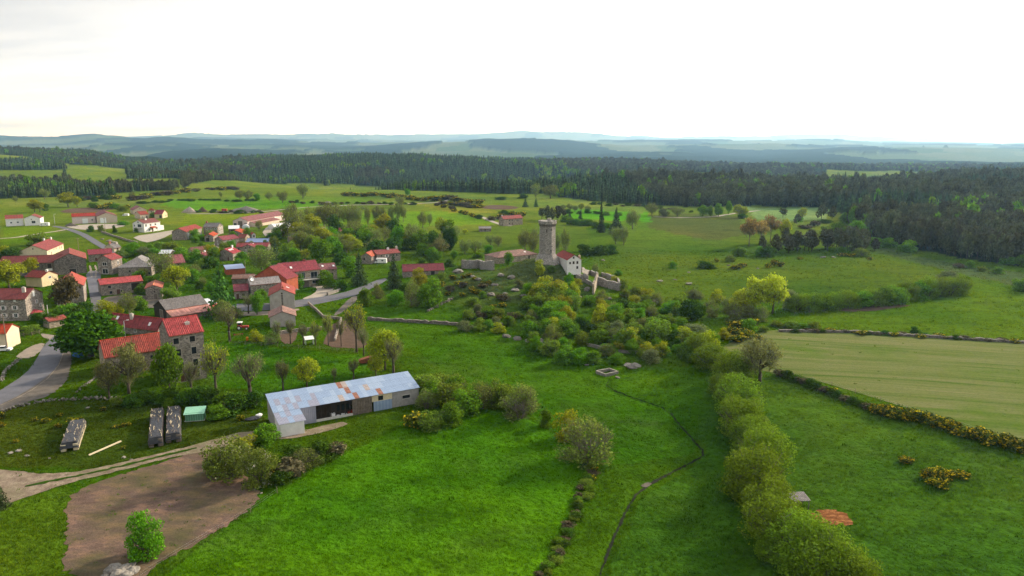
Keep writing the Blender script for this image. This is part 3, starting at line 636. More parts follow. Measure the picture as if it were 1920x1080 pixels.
def crown_points(rng, n, nclump, zlo, zhi, rclump, shell=0.75, taper=0.0, flat=1.0):
    """leaf clumps spread through a lumpy crown; x,y in -.5..5, z in zlo..zhi"""
    zc = (zlo+zhi)/2; hz = (zhi-zlo)/2
    C = []
    while len(C) < nclump:
        d = rng.normal(size=3); d /= np.linalg.norm(d); rr = shell+(1-shell)*rng.random() if rng.random() < 0.8 else rng.random()
        w = 1-taper*(d[2]*rr*0.5+0.5)
        p = np.array([d[0]*rr*0.40*w, d[1]*rr*0.40*w, zc+d[2]*rr*(hz-rclump*0.6)])
        C.append(p)
    C = np.array(C); cr_ = rclump*(0.6+0.8*rng.random(nclump))
    k = rng.choice(nclump, n, p=cr_**2/np.sum(cr_**2))
    d = rng.normal(size=(n, 3)); d /= np.linalg.norm(d, axis=1)[:, None]; d[:, 2] = np.where((d[:, 2] < -0.3) & (zlo > 0.1), -d[:, 2]*0.5, d[:, 2])
    rad = cr_[k]*(0.45+0.6*rng.random(n)**0.6)
    P = C[k]+d*rad[:, None]*np.array([1, 1, flat])
    return P, d, C
PROTO = {}
def trunk_mesh(name, rng, zt, branches, r=0.035, mat='bark', spread=0.3, top=0.8, knob=False, stems=1):
    mb = MB()
    for s in range(stems):
        ox, oy = (0, 0) if stems == 1 else (0.10*math.cos(6.28*s/stems+rng.random()), 0.10*math.sin(6.28*s/stems+rng.random()))
        p = Vector((ox*0.5, oy*0.5, -0.03)); rr = r*(1 if stems == 1 else 0.55)
        q = Vector((ox+rng.normal()*0.012, oy+rng.normal()*0.012, zt*0.55)); mb.tube(p, q, rr*1.25, rr*0.95, 6)
        e = Vector((ox*1.5+rng.normal()*0.02, oy*1.5+rng.normal()*0.02, zt)); mb.tube(q, e, rr*0.95, rr*0.75, 6)
        for k in range(branches):
            a = 6.28*(k+rng.random()*0.6)/branches; f = 0.35+0.65*rng.random(); st = q.lerp(e, f)
            md = st+Vector((math.cos(a)*spread*0.55, math.sin(a)*spread*0.55, (top-zt)*0.35+0.03))
            en = st+Vector((math.cos(a)*spread*(0.75+0.35*rng.random()), math.sin(a)*spread*(0.75+.35*rng.random()), (top-st.z)*(0.65+0.35*rng.random())))
            mb.tube(st, md, rr*0.5, rr*0.38, 5, cap=False); mb.tube(md, en, rr*0.38, rr*0.16, 4, cap=False)
            if knob:
                mb.tube(md-Vector((0, 0, 0.012)), md+Vector((0, 0, 0.018)), rr*0.62, rr*0.5, 5)
                mb.tube(en-Vector((0, 0, 0.014)), en+Vector((0, 0, 0.02)), rr*0.48, rr*0.36, 5)
                for j in range(5):
                    b2 = md.lerp(en, 0.3+0.7*rng.random()); aa = rng.random()*6.28
                    mb.tube(b2, b2+Vector((math.cos(aa)*0.09, math.sin(aa)*0.09, 0.06+0.09*rng.random())), rr*0.22, rr*0.07, 3, cap=False)
            else:
                for j in range(2):
                    b2 = md.lerp(en, 0.2+0.5*rng.random()); aa = a+rng.normal()*0.9
                    mb.tube(b2, b2+Vector((math.cos(aa)*0.13, math.sin(aa)*0.13, 0.10+0.08*rng.random())), rr*0.2, rr*0.08, 3, cap=False)
    return mb.mesh(name, M[mat], True, recalc=False)
def make_proto(kind, nvar, leaf, n, size, nclump, rclump, zlo, zhi, zt, br, r=0.03, shell=0.75, taper=0.0, mat='bark', spread=0.3, knob=False, stems=1, twigs=0, aspect=1.0, top=None, extra=None):
    L_ = []
    for k in range(nvar):
        rng = np.random.default_rng(hash(kind) % 1000 if False else sum(map(ord, kind))*13+k*101)
        P, d, C = crown_points(rng, n, nclump, zlo, zhi, rclump, shell, taper)
        kz = P[:, 2] > 0.005; P = P[kz]; d = d[kz]
        V, F = leaf_quads(P, d, size, rng, aspect)
        cm = np_mesh(kind+'_crown', V, F, LEAF[leaf])
        if twigs:   # fine bare twigs standing through the crown
            T = C[rng.choice(len(C), twigs)]+rng.normal(size=(twigs, 3))*rclump*0.35
            T[:, 2] = np.abs(T[:, 2]); dirs = T-np.array([0, 0, max(zlo, 0)*0.6]); dirs /= np.linalg.norm(dirs, axis=1)[:, None]; dirs += rng.normal(size=dirs.shape)*0.25
            ln = (0.10+0.12*rng.random(twigs))[:, None]; side = np.cross(dirs, rng.normal(size=dirs.shape)); side /= np.linalg.norm(side, axis=1)[:, None]
            w_ = 0.0045
            V2 = np.stack([T-dirs*ln*0.5-side*w_, T-dirs*ln*0.5+side*w_, T+dirs*ln*0.5+side*w_*0.4, T+dirs*ln*0.5-side*w_*0.4], 1).reshape(-1, 3)
            F2 = np.arange(4*twigs).reshape(-1, 4)+len(V)
            cm2 = np_mesh(kind+'_crown', np.vstack([V, V2]), np.vstack([F, F2]), [LEAF[leaf], LEAF['twig']])
            mi = np.zeros(len(F)+twigs, np.int32); mi[len(F):] = 1; cm2.polygons.foreach_set('material_index', mi); cm = cm2
        tm = trunk_mesh(kind+'_trunk', rng, zt, br, r, mat, spread, top or (max(zlo, 0)+zhi)*0.6, knob, stems)
        L_.append((cm, tm))
    PROTO[kind] = L_
#           kind      var leaf       n    size   ncl rcl   zlo  zhi  zt  br
make_proto('willow', 4, 'willow', 8500, 0.027, 60, 0.155, -0.32, 1.0, 0.30, 5, 0.03, 0.8, 0.1, stems=4, spread=0.3, twigs=140, aspect=0.7)
make_proto('shrub', 3, 'green', 3400, 0.045, 30, 0.18, -0.32, 1.0, 0.25, 4, 0.03, 0.75, 0.15, stems=3, twigs=120)
make_proto('olive_shrub', 3, 'olive', 3000, 0.042, 30, 0.17, -0.32, 1.0, 0.25, 5, 0.03, 0.75, 0.1, stems=4, twigs=350)
make_proto('bright_shrub', 2, 'bright', 7000, 0.028, 60, 0.135, -0.32, 1.0, 0.25, 5, 0.028, 0.7, 0.0, stems=4)
make_proto('dark_shrub', 2, 'dark', 2600, 0.05, 26, 0.19, -0.32, 1.0, 0.25, 4, 0.03, 0.75, 0.1, stems=3)
make_proto('grey_shrub', 2, 'grey', 2600, 0.042, 26, 0.18, -0.32, 1.0, 0.25, 4, 0.03, 0.8, 0.1, stems=3, twigs=500)
make_proto('yellow_shrub', 3, 'yellow', 2800, 0.042, 28, 0.17, -0.32, 1.0, 0.25, 4, 0.03, 0.75, 0.1, stems=3, twigs=150)
make_proto('bare_shrub', 2, 'bud', 2200, 0.030, 30, 0.17, -0.32, 1.0, 0.3, 6, 0.03, 0.75, 0.0, stems=5, twigs=900, mat='greybark')
make_proto('blossom', 2, 'blossom', 6000, 0.028, 44, 0.155, -0.32, 1.0, 0.3, 5, 0.03, 0.75, 0.05, stems=3, twigs=300)
make_proto('gorse', 4, 'gorse', 620, 0.10, 14, 0.24, 0.0, 0.95, 0.2, 3, 0.03, 0.7, 0.2, stems=3)
make_proto('heath', 2, 'heath', 500, 0.10, 14, 0.24, 0.0, 0.9, 0.2, 3, 0.03, 0.7, 0.2, stems=3)
make_proto('chestnut', 2, 'chestnut', 7500, 0.040, 60, 0.15, 0.08, 1.0, 0.35, 6, 0.04, 0.85, 0.15, spread=0.32)
make_proto('broadleaf', 3, 'green', 4200, 0.038, 38, 0.16, 0.08, 1.0, 0.42, 6, 0.03, 0.75, 0.1, spread=0.3, twigs=150)
make_proto('bright_tree', 2, 'bright', 4400, 0.038, 40, 0.155, 0.06, 1.0, 0.4, 6, 0.03, 0.78, 0.1, spread=0.3)
make_proto('bud_tree', 4, 'bud', 1900, 0.028, 44, 0.15, 0.10, 1.0, 0.48, 7, 0.028, 0.6, 0.0, spread=0.32, twigs=700, mat='greybark')
make_proto('brown_tree', 2, 'brown', 1900, 0.028, 46, 0.14, 0.14, 1.0, 0.42, 8, 0.035, 0.6, 0.0, spread=0.34, twigs=700)
make_proto('yellow_tree', 3, 'yellow', 3000, 0.034, 40, 0.15, 0.12, 1.0, 0.45, 7, 0.026, 0.65, 0.1, spread=0.3, twigs=300)
make_proto('lime_tree', 2, 'lime', 3400, 0.036, 44, 0.14, 0.15, 1.0, 0.5, 8, 0.026, 0.65, 0.1, spread=0.34, twigs=200)
make_proto('orange_tree', 2, 'orange', 1500, 0.040, 34, 0.14, 0.28, 1.0, 0.55, 7, 0.022, 0.6, 0.1, spread=0.28, twigs=600, mat='greybark')
make_proto('pollard', 4, 'bud', 420, 0.024, 34, 0.14, 0.34, 1.0, 0.5, 8, 0.052, 0.6, 0.0, spread=0.27, knob=True, twigs=650)
make_proto('pollard_leafy', 3, 'yellow', 950, 0.026, 34, 0.14, 0.3, 1.0, 0.5, 8, 0.042, 0.6, 0.0, spread=0.27, knob=True, twigs=700)
def conifer(kind, nvar, leaf, tiers, per, droop, width=0.5, base=0.08, n_leaf=10, size=0.05, jag=0.25):
    L_ = []
    for k in range(nvar):
        rng = np.random.default_rng(900+sum(map(ord, kind))+k); P = []; D = []
        for i in range(tiers):
            f = i/(tiers-1); z = base+(1-base)*f*0.97; rmax = width*(1-f)**0.85*(1-jag*0.5+jag*rng.random())+0.015
            m_ = max(4, int(per*(1-f*0.6)))
            for j in range(m_):
                a = 6.28*(j+rng.random())/m_; rr = rmax*(0.75+0.4*rng.random())
                nn = max(2, int(n_leaf*(rr/width)+1))
                s_ = (np.arange(nn)+0.5)/nn
                zz = z - droop*s_*rr + 0.02*np.sin(s_*3)
                P.append(np.stack([np.cos(a)*rr*s_, np.sin(a)*rr*s_, zz], 1)+rng.normal(size=(nn, 3))*0.012)
                D.append(np.stack([np.cos(a)*0.5+0*s_, np.sin(a)*0.5+0*s_, 0.8+0*s_], 1))
        P = np.vstack(P); D = np.vstack(D); V, F = leaf_quads(P, D, size, rng, 0.75)
        mb = MB(); mb.tube((0, 0, -0.02), (0, 0, 0.5), 0.022, 0.014, 6); mb.tube((0, 0, 0.5), (0, 0, 0.97), 0.014, 0.003, 5)
        L_.append((np_mesh(kind+'_crown', V, F, LEAF[leaf]), mb.mesh(kind+'_trunk', M['bark'], True, recalc=False)))
    PROTO[kind] = L_
conifer('spruce', 2, 'spruce', 26, 13, 0.35, 0.5, 0.05, 9, 0.055)
conifer('fir', 1, 'fir', 22, 10, 0.28, 0.5, 0.10, 10, 0.055, 0.5)
def pine_proto(kind, nvar, leaf, n=520, size=0.085, zlo=0.10):
    L_ = []
    for k in range(nvar):
        rng = np.random.default_rng(500+sum(map(ord, kind))+k*7)
        P, d, C = crown_points(rng, n, 13, zlo, 1.0, 0.17, 0.55, 0.45)
        V, F = leaf_quads(P, d, size, rng, 0.8)
        tm = trunk_mesh(kind+'_trunk', rng, 0.75, 6, 0.022, 'bark', 0.25, 0.85)
        L_.append((np_mesh(kind+'_crown', V, F, LEAF[leaf]), tm))
    PROTO[kind] = L_
pine_proto('pine', 4, 'pine'); pine_proto('brown_pine', 2, 'brownpine', 1500, 0.05, 0.12)
NOUN = {'willow': 'willow_tree', 'shrub': 'shrub', 'olive_shrub': 'olive_bush', 'bright_shrub': 'leafy_bush', 'dark_shrub': 'bramble_bush', 'grey_shrub': 'silvery_bush', 'yellow_shrub': 'yellow_bush', 'bare_shrub': 'twiggy_bush',
        'blossom': 'hawthorn_bush', 'gorse': 'gorse_bush', 'heath': 'heather_bush', 'chestnut': 'chestnut_tree', 'broadleaf': 'broadleaf_tree', 'bright_tree': 'broadleaf_tree', 'bud_tree': 'budding_tree',
        'brown_tree': 'budding_tree', 'yellow_tree': 'young_tree', 'lime_tree': 'poplar_tree', 'orange_tree': 'poplar_tree', 'pollard': 'pollarded_tree', 'pollard_leafy': 'pollarded_tree',
        'spruce': 'spruce_tree', 'fir': 'fir_tree', 'pine': 'pine_tree', 'brown_pine': 'pine_tree'}
ADJ = {'yellow_shrub': 'yellow green shrub', 'dark_shrub': 'dark green shrub', 'olive_shrub': 'olive toned shrub', 'shrub': 'mid green shrub', 'grey_shrub': 'pale grey green shrub', 'bright_shrub': 'bright green shrub', 'bare_shrub': 'brown twiggy shrub', 'broadleaf': 'green leafy tree', 'yellow_tree': 'yellow green tree', 'bud_tree': 'bare budding tree', 'bright_tree': 'bright green tree', 'brown_tree': 'reddish brown tree', 'lime_tree': 'lime leafed tree', 'blossom': 'white flowering bush', 'gorse': 'gorse bush', 'pine': 'dark pine', 'spruce': 'dark spruce', 'heath': 'brown heather clump', 'willow': 'willow shrub'}
CATS = {'shrub': 'bush', 'olive_bush': 'bush', 'leafy_bush': 'bush', 'bramble_bush': 'bush', 'silvery_bush': 'bush', 'yellow_bush': 'bush', 'twiggy_bush': 'bush', 'hawthorn_bush': 'bush', 'gorse_bush': 'bush', 'heather_bush': 'bush'}
NT = [0]
SPOTS = []
def plant_at(kind, x, y, w, h, label, group=None, var=None, rz=None, z=None, parts=True):
    cm, tm = PROTO[kind][NT[0] % len(PROTO[kind]) if var is None else var]; NT[0] += 1
    nm = NOUN[kind]; z = float(terrain(np.array([x]), np.array([y]))[0]) if z is None else z
    rz = R.random()*6.283 if rz is None else rz
    e = empty(nm, (x, y, z), rz, label, CATS.get(nm, 'tree'), group)
    link('trunk' if nm not in CATS else 'stems', tm, e, scale=(w, w, h)); link('crown', cm, e, scale=(w, w, h)); SPOTS.append((x, y, w))
    return e
def plant(kind, u, v, wpx, hpx, label, group=None, **kw):
    """base pixel; size in pixels turned to metres at that depth"""
    p = ground(u, v); dist = p[1]*CP-(p[2]-CAMZ)*SP
    w = wpx*dist/FPX; h = hpx*dist/FPX/math.cos(math.atan2(CAMZ-p[2], p[1]))*0.97
    w0 = w
    h = max(h - 0.32*w*math.sin(math.atan2(CAMZ-p[2], p[1]))*1.0, 0.35*h)   # looking down: part of the picture height is the crown's depth
    return plant_at(kind, p[0], p[1], w, h, label, group, **kw)
# ---------------------------------------------------------------- woods: one scatter of points carrying copies
def gn_scatter(name, pts, scale, rot, idx, protos, label, cat):
    me = bpy.data.meshes.new(name); me.vertices.add(len(pts)); me.vertices.foreach_set('co', np.asarray(pts, np.float32).ravel())
    for nm, ty, arr in (('sc', 'FLOAT_VECTOR', scale), ('rz', 'FLOAT', rot), ('pi', 'INT', idx)):
        a = me.attributes.new(nm, ty, 'POINT')
        if ty == 'FLOAT_VECTOR': a.data.foreach_set('vector', np.asarray(arr, np.float32).ravel())
        else: a.data.foreach_set('value', np.asarray(arr, np.float32 if ty == 'FLOAT' else np.int32))
    ob = link(name, me)
    ng = bpy.data.node_groups.new(name, 'GeometryNodeTree'); ng.interface.new_socket('Geometry', in_out='INPUT', socket_type='NodeSocketGeometry'); ng.interface.new_socket('Geometry', in_out='OUTPUT', socket_type='NodeSocketGeometry')
    gi = ng.nodes.new('NodeGroupInput'); go = ng.nodes.new('NodeGroupOutput'); ip = ng.nodes.new('GeometryNodeInstanceOnPoints')
    col = bpy.data.collections.new(name+'_kinds')
    for k, pm in enumerate(protos):
        po = bpy.data.objects.new('%s_kind_%02d' % (name, k), pm); col.objects.link(po)
    ci = ng.nodes.new('GeometryNodeCollectionInfo'); ci.inputs['Collection'].default_value = col; ci.inputs['Separate Children'].default_value = True; ci.inputs['Reset Children'].default_value = True
    def attr(nm, ty):
        a = ng.nodes.new('GeometryNodeInputNamedAttribute'); a.data_type = ty; a.inputs['Name'].default_value = nm; return a.outputs['Attribute']
    cx = ng.nodes.new('ShaderNodeCombineXYZ'); ng.links.new(attr('rz', 'FLOAT'), cx.inputs['Z'])
    ip.inputs['Pick Instance'].default_value = True
    ng.links.new(gi.outputs[0], ip.inputs['Points']); ng.links.new(ci.outputs[0], ip.inputs['Instance']); ng.links.new(attr('pi', 'INT'), ip.inputs['Instance Index'])
    ng.links.new(cx.outputs[0], ip.inputs['Rotation']); ng.links.new(attr('sc', 'FLOAT_VECTOR'), ip.inputs['Scale']); ng.links.new(ip.outputs[0], go.inputs[0])
    md = ob.modifiers.new('scatter', 'NODES'); md.node_group = ng
    setp(ob, label, cat, kind='stuff'); return ob
def join_mesh(name, cm, tm):
    me = bpy.data.meshes.new(name); bm = bmesh.new(); bm.from_mesh(cm); k = len(bm.faces); bm.from_mesh(tm); bm.faces.ensure_lookup_table()
    for f in bm.faces[k:]: f.material_index = 1
    bm.to_mesh(me); bm.free(); me.materials.clear(); me.materials.append(cm.materials[0]); me.materials.append(tm.materials[0]); return me
def far_conifer(kind, leaf, seed):
    rng = np.random.default_rng(seed); V = []; Fc = []
    z = 0.06; tiers = 8
    for i in range(tiers):
        f = i/tiers; r0 = 0.30*(1-f)**0.8*(0.85+0.3*rng.random()); z0 = 0.05+0.9*f; z1 = z0+0.9/tiers*1.9
        nsp = 9; b = len(V); V.append((rng.normal()*0.01, rng.normal()*0.01, min(z1, 1.0)))
        for k in range(nsp*2):
            a = 6.283*k/(nsp*2)+rng.random()*0.2; r = r0*((0.85+0.45*rng.random()) if k % 2 == 0 else 0.45)
            V.append((r*math.cos(a), r*math.sin(a), z0-0.03*(k % 2 == 0)+rng.normal()*0.012))
        for k in range(nsp*2): Fc.append((b, b+1+k, b+1+(k+1) % (nsp*2)))
    return np_mesh(kind, V, Fc, LEAF[leaf])
def grid_pts(x0, x1, y0, y1, s, rng):
    gx, gy = np.meshgrid(np.arange(x0, x1, s), np.arange(y0, y1, s)); gx = gx.ravel(); gy = gy.ravel()
    return gx+rng.uniform(-.45, .45, gx.size)*s, gy+rng.uniform(-.45, .45, gx.size)*s
rng = np.random.default_rng(3)
PX_, PY_ = [], []
for y0, y1, s in ((300, 900, 5.0), (900, 1500, 6.0), (1500, 3100, 8.5)):
    gx, gy = grid_pts(-0.85*y1, 0.85*y1, y0, y1, s, rng); k = (np.abs(gx) < gy*0.80) & forest_mask(gx, gy)
    PX_.append(gx[k]); PY_.append(gy[k])
FXa = np.concatenate(PX_); FYa = np.concatenate(PY_); FZa = terrain(FXa, FYa)
inview = np.abs(FXa/FYa) < 0.72
FH = np.where(FYa < 1050, 1.12, 1)*(8.0+6.5*rng.random(FXa.size))*(0.65+0.7*fbm(FXa/90, FYa/90, 3, 19))*np.where(rng.random(FXa.size) < 0.12, 1.35, 1)
pines_here = (fbm(FXa/160, FYa/160, 2, 33) + 0.25*(FXa > 150)) > 0.52
leafy = (rng.random(FXa.size) < np.where(FYa < 900, 0.10, 0.16)) & (fbm(FXa/70, FYa/70, 2, 37) > 0.47)
order = np.argsort(np.where(inview, FYa, 1e9)); near = np.zeros(FXa.size, bool); near[order[:300]] = True
for i in order[:300]:
    k = 'pine' if (pines_here[i] or rng.random() < 0.5) else 'spruce'
    w = FH[i]*(0.50 if k == 'pine' else 0.34)
    if leafy[i]:
        plant_at('broadleaf', FXa[i], FYa[i], FH[i]*0.55, FH[i]*0.85, 'pale leafy tree on the edge of the dark pine wood', 'leafy trees in the pine wood', z=FZa[i])
    else:
        plant_at(k, FXa[i], FYa[i], w, FH[i], 'dark pine with a rounded crown at the edge of the hillside wood' if k == 'pine' else 'dark pointed spruce at the edge of the hillside wood', 'pines of the hillside wood' if k == 'pine' else 'spruces of the hillside wood', z=FZa[i])
rest = ~near
fpro = [far_conifer('far_conifer', 'spruce', s) for s in (1, 2, 3)] + [join_mesh('far_pine', *PROTO['pine'][k]) for k in range(3)]
def low_leafy(kind, leaf, seed):
    rg = np.random.default_rng(seed); P, d, C = crown_points(rg, 260, 14, 0.1, 1.0, 0.2, 0.7, 0.1); V, F = leaf_quads(P, d, 0.12, rg); return np_mesh(kind, V, F, LEAF[leaf])
fpro += [low_leafy('far_leafy', 'olive', 5), low_leafy('far_leafy', 'green', 6)]
ii = rng.integers(0, 3, FXa.size)+np.where(pines_here, 3, 0); ii = np.where(leafy, rng.integers(6, 8, FXa.size), ii)
ws = np.where(ii >= 6, 0.6, np.where(ii >= 3, 0.55, 0.62)); ws = np.where((ii < 3), 0.60, ws)
far_k = np.where(FYa > 1500, 1.12, 1.0)
scl = np.stack([FH*ws*far_k*np.where(FYa > 1500, 1.25, 1), FH*ws*far_k*np.where(FYa > 1500, 1.25, 1), FH*far_k], 1)
gn_scatter('conifer_forest', np.stack([FXa, FYa, FZa], 1)[rest], scl[rest], rng.random(FXa.size)[rest]*6.28, ii[rest], fpro, 'dark conifer forest covering the hills behind the village', 'forest')
print('forest', rest.sum())

# ---------------------------------------------------------------- buildings: x, y, heading, length, width, eaves, rise
FIT={
'white_wing':(-379.56,557.41,33.2,11.6,9.2,5.6,2.5),
'white_gable':(-367.35,561.55,111.4,12.0,11.1,5.5,2.5),
'pink_wing':(-334.93,571.85,28.9,16.2,8.8,5.7,2.1),
'pink_hall':(-324.87,583.59,125.0,26.9,14.7,5.4,2.9),
'brown_house':(-331.80,650.51,125.3,18.5,11.4,3.8,3.0),
'beige_wing':(-308.83,610.12,55.3,7.7,9.3,3.5,2.4),
'beige_mid':(-309.09,628.13,18.1,5.4,4.0,5.0,1.6),
'yellow_wing':(-293.83,612.41,-1.1,7.1,9.3,3.5,3.0),
'white_villa':(-258.83,516.88,69.9,14.7,11.0,6.3,2.4),
'stone_barn':(-213.34,478.77,89.5,25.1,9.6,5.2,2.3),
'grey_house':(-203.91,497.82,-4.8,10.4,8.9,5.3,2.4),
'small_red':(-192.28,465.10,100.3,13.8,5.9,3.5,1.5),
'farm_hall':(-194.30,563.87,78.2,55.2,12.6,4.6,2.6),
'metal_shed':(-195.58,512.97,19.6,7.4,8.3,2.1,1.6),
'red_gable':(-184.29,489.08,94.9,12.4,8.9,2.7,1.8),
'red_wing':(-173.20,479.77,-46.0,14.0,3.0,2.7,1.2),
'long_red':(-173.82,442.87,58.7,12.1,8.3,4.2,1.9),
'long_red_end':(-170.95,463.46,-2.7,5.1,8.8,2.6,1.9),
'solar_barn':(-155.05,445.40,-3.0,14.1,8.2,2.1,1.8),
'front_range':(-149.92,420.77,6.0,18.0,7.9,2.9,1.8),
'cross_gable':(-148.46,411.23,87.0,6.0,7.2,3.9,1.4),
'skylight_house':(-151.57,387.74,84.6,9.2,9.2,3.9,2.4),
'yellow_low':(-163.09,383.84,85.4,11.4,6.7,2.1,2.1),
'yellow_gable':(-177.24,408.75,53.2,9.0,5.8,2.2,1.8),
'back_red':(-217.48,382.17,31.8,11.2,8.7,4.0,2.0),
'grey_cottage':(-229.56,417.37,60.9,4.7,9.1,1.8,2.3),
'white_window_house':(-190.67,342.66,85.2,8.6,7.6,7.0,2.0),
'hip_barn':(-176.53,341.11,101.5,13.1,15.1,4.3,3.9),
'lane_house':(-162.13,297.40,35.8,15.8,10.1,4.7,1.6),
'little_tower':(-143.83,288.81,111.6,11.9,6.4,4.5,1.3),
'brown_roof':(-164.56,351.61,38.2,8.1,10.4,4.5,3.4),
'grey_flat':(-188.89,396.66,2.6,6.3,8.3,1.8,1.6),
'dark_barn':(-119.08,256.57,47.3,14.9,11.2,3.6,2.7),
'left_house':(-174.17,251.72,5.6,11.9,12.0,7.8,2.6),
'long_roof':(-225.04,340.86,13.2,26.5,11.5,6.0,2.7),
'cream_house':(-264.06,407.60,106.2,30.4,13.8,3.7,3.1),
'dark_gable':(-213.49,349.43,120.7,22.5,13.6,6.8,3.1),
'yellow_end':(-204.23,312.56,-14.4,9.0,9.0,4.2,2.2),
'corner_red':(-171.80,279.88,117.0,18.6,9.7,7.4,2.9),
'tower_house':(-86.46,185.30,38.0,8.6,11.4,12.6,3.3),
'rear_wing':(-120.89,230.00,-21.6,22.2,5.5,2.3,3.4),
'front_wing':(-103.48,192.51,37.0,15.4,10.6,5.1,3.6),
'road_house':(-86.46,269.53,106.8,14.8,9.4,6.2,2.3),
'road_annex':(-78.26,242.83,108.0,9.9,8.9,3.5,1.8),
'slate_house':(-100.61,291.13,30.5,12.1,8.8,5.5,2.0),
'pink_annex':(-108.80,288.04,19.8,5.8,8.7,3.4,1.9),
'mossy_range':(-119.35,320.30,10.5,9.3,8.2,2.4,1.2),
'steep_red':(-99.04,302.27,70.0,8.0,16.6,5.9,4.8),
'villa':(-92.76,311.40,37.1,16.9,9.9,7.3,3.4),
'villa_annex':(-85.15,331.22,29.4,7.5,9.1,4.9,2.1),
'solar_shed':(-131.87,342.69,29.4,8.7,7.4,2.7,1.1),
'camper_house':(-67.16,383.68,33.5,13.7,9.4,4.4,1.6),
'camper_wing':(-74.31,376.15,81.8,9.0,6.1,4.0,2.0),
'roadside_barn':(-41.40,335.14,12.5,19.2,9.1,2.8,2.5),
'tower_barn':(-0.38,382.36,34.5,25.9,12.9,3.3,2.2),
'tower_villa':(23.99,307.65,105.6,14.8,6.9,4.3,2.1),
'far_farm':(-0.89,554.90,35.1,18.2,6.9,5.1,2.1),
'grey_hut':(-19.17,515.80,3.9,8.9,7.9,1.8,1.1),
'black_shed':(-151.73,491.15,78.2,7.0,6.9,2.5,1.5),
'rust_roof':(-135.99,456.62,30.7,8.7,7.8,1.8,1.5),
'tree_shed':(-127.70,488.81,68.8,8.0,8.8,3.3,1.8),
'tree_house':(-109.66,472.55,30.5,6.0,8.9,3.6,2.3),
'tree_house_end':(-104.77,484.94,24.5,7.8,9.0,2.3,2.2),
'barn':(-38.21,159.65,29.9,33.7,7.5,3.9,1.9),
}
def gz(x, y): return float(terrain(np.array([x]), np.array([y]))[0])
def winpart(par, side, dims, frac, zc, w, h, style):
    """one window or door as a part: surround, then pane (and shutters) as sub-parts"""
    hl, hw = dims
    if side == 'f': org = Vector((-hl+2*hl*frac, -hw, zc)); rz = 0
    elif side == 'b': org = Vector((hl-2*hl*frac, hw, zc)); rz = math.pi
    elif side == 'r': org = Vector((hl, -hw+2*hw*frac, zc)); rz = math.pi/2
    else: org = Vector((-hl, hw-2*hw*frac, zc)); rz = -math.pi/2
    a, b_ = w/2, h/2; fr = MB(); t_ = 0.14
    fm, pm = {'stone': ('lintel', 'glass'), 'white': ('frame', 'glass'), 'shut': ('frame', 'glass'), 'green': ('frame', 'glass'), 'hole': ('lintel', 'darkwood'), 'door': ('lintel', 'door'),
              'big': ('lintel', 'darkwood'), 'garage': ('frame', 'whitepaint'), 'plank': ('lintel', 'wood'), 'dark': ('steel', 'glass'), 'red': ('lintel', 'redwood')}[style]
    if style == 'hole': t_ = 0.07
    fr.box(-a-t_, a+t_, -0.06, 0.05, b_, b_+t_); fr.box(-a-t_, a+t_, -0.08, 0.05, -b_-t_*0.8, -b_); fr.box(-a-t_, -a, -0.055, 0.05, -b_, b_); fr.box(a, a+t_, -0.055, 0.05, -b_, b_)
    if style in ('white', 'shut', 'green', 'dark'): fr.box(-0.04, 0.04, -0.05, 0.03, -b_, b_)
    isdoor = style in ('door', 'big', 'garage', 'plank', 'red')
    o = fr.build('door' if isdoor else 'window', M[fm], par, loc=org, rot=(0, 0, rz))
    MB().box(-a, a, -0.03, 0.04, -b_, b_).build('leaf' if isdoor else 'pane', M[pm], o)
    if style in ('shut', 'green'):
        for s in (-1, 1): MB().box(*sorted((s*(a+t_), s*(a+t_+w*0.48))), -0.07, -0.01, -b_, b_).build('shutter', M['shutter' if style == 'shut' else 'greenshutter'], o)
    return o
def chimney(par, x, y, z, h=1.3, mat='plaster', w=0.55):
    mb = MB().box(-w, w, -w*0.6, w*0.6, -0.9, h).box(-w-0.08, w+0.08, -w*0.6-0.08, w*0.6+0.08, h, h+0.14).box(-w*0.5, -w*0.1, -0.14, 0.14, h+0.14, h+0.42).box(w*0.1, w*0.5, -0.14, 0.14, h+0.14, h+0.42)
    return mb.build('chimney', M[mat], par, loc=(x, y, z))
def tile_roof_mesh(hl, hw, he, ri, pitch=0.46):
    """rows of barrel tiles as real ribs"""
    t_ = 0.14; mb = MB().prism([(-hw, he), (0, he+ri), (hw, he), (hw, he-t_), (0, he+ri-t_), (-hw, he-t_)], -hl, hl)
    n = int(2*hl/pitch)
    for s in (-1, 1):
        ny = max(3, int(math.hypot(hw, ri)/0.9))
        for k in range(n):
            x = -hl+pitch*(k+0.5)
            for j in range(ny):
                f0, f1 = j/ny, (j+1)/ny; y0, y1 = s*hw*(1-f0), s*hw*(1-f1); z0, z1 = he+ri*f0, he+ri*f1
                w_ = pitch*0.32; up = 0.12
                mb.add([(x-w_, y0, z0+.01), (x, y0, z0+up), (x+w_, y0, z0+.01), (x-w_*.8, y1, z1+.01), (x, y1, z1+up*0.62), (x+w_*.8, y1, z1+.01)], [(0, 1, 4, 3), (1, 2, 5, 4), (0, 2, 1)])
    return mb
HOUSES = {}
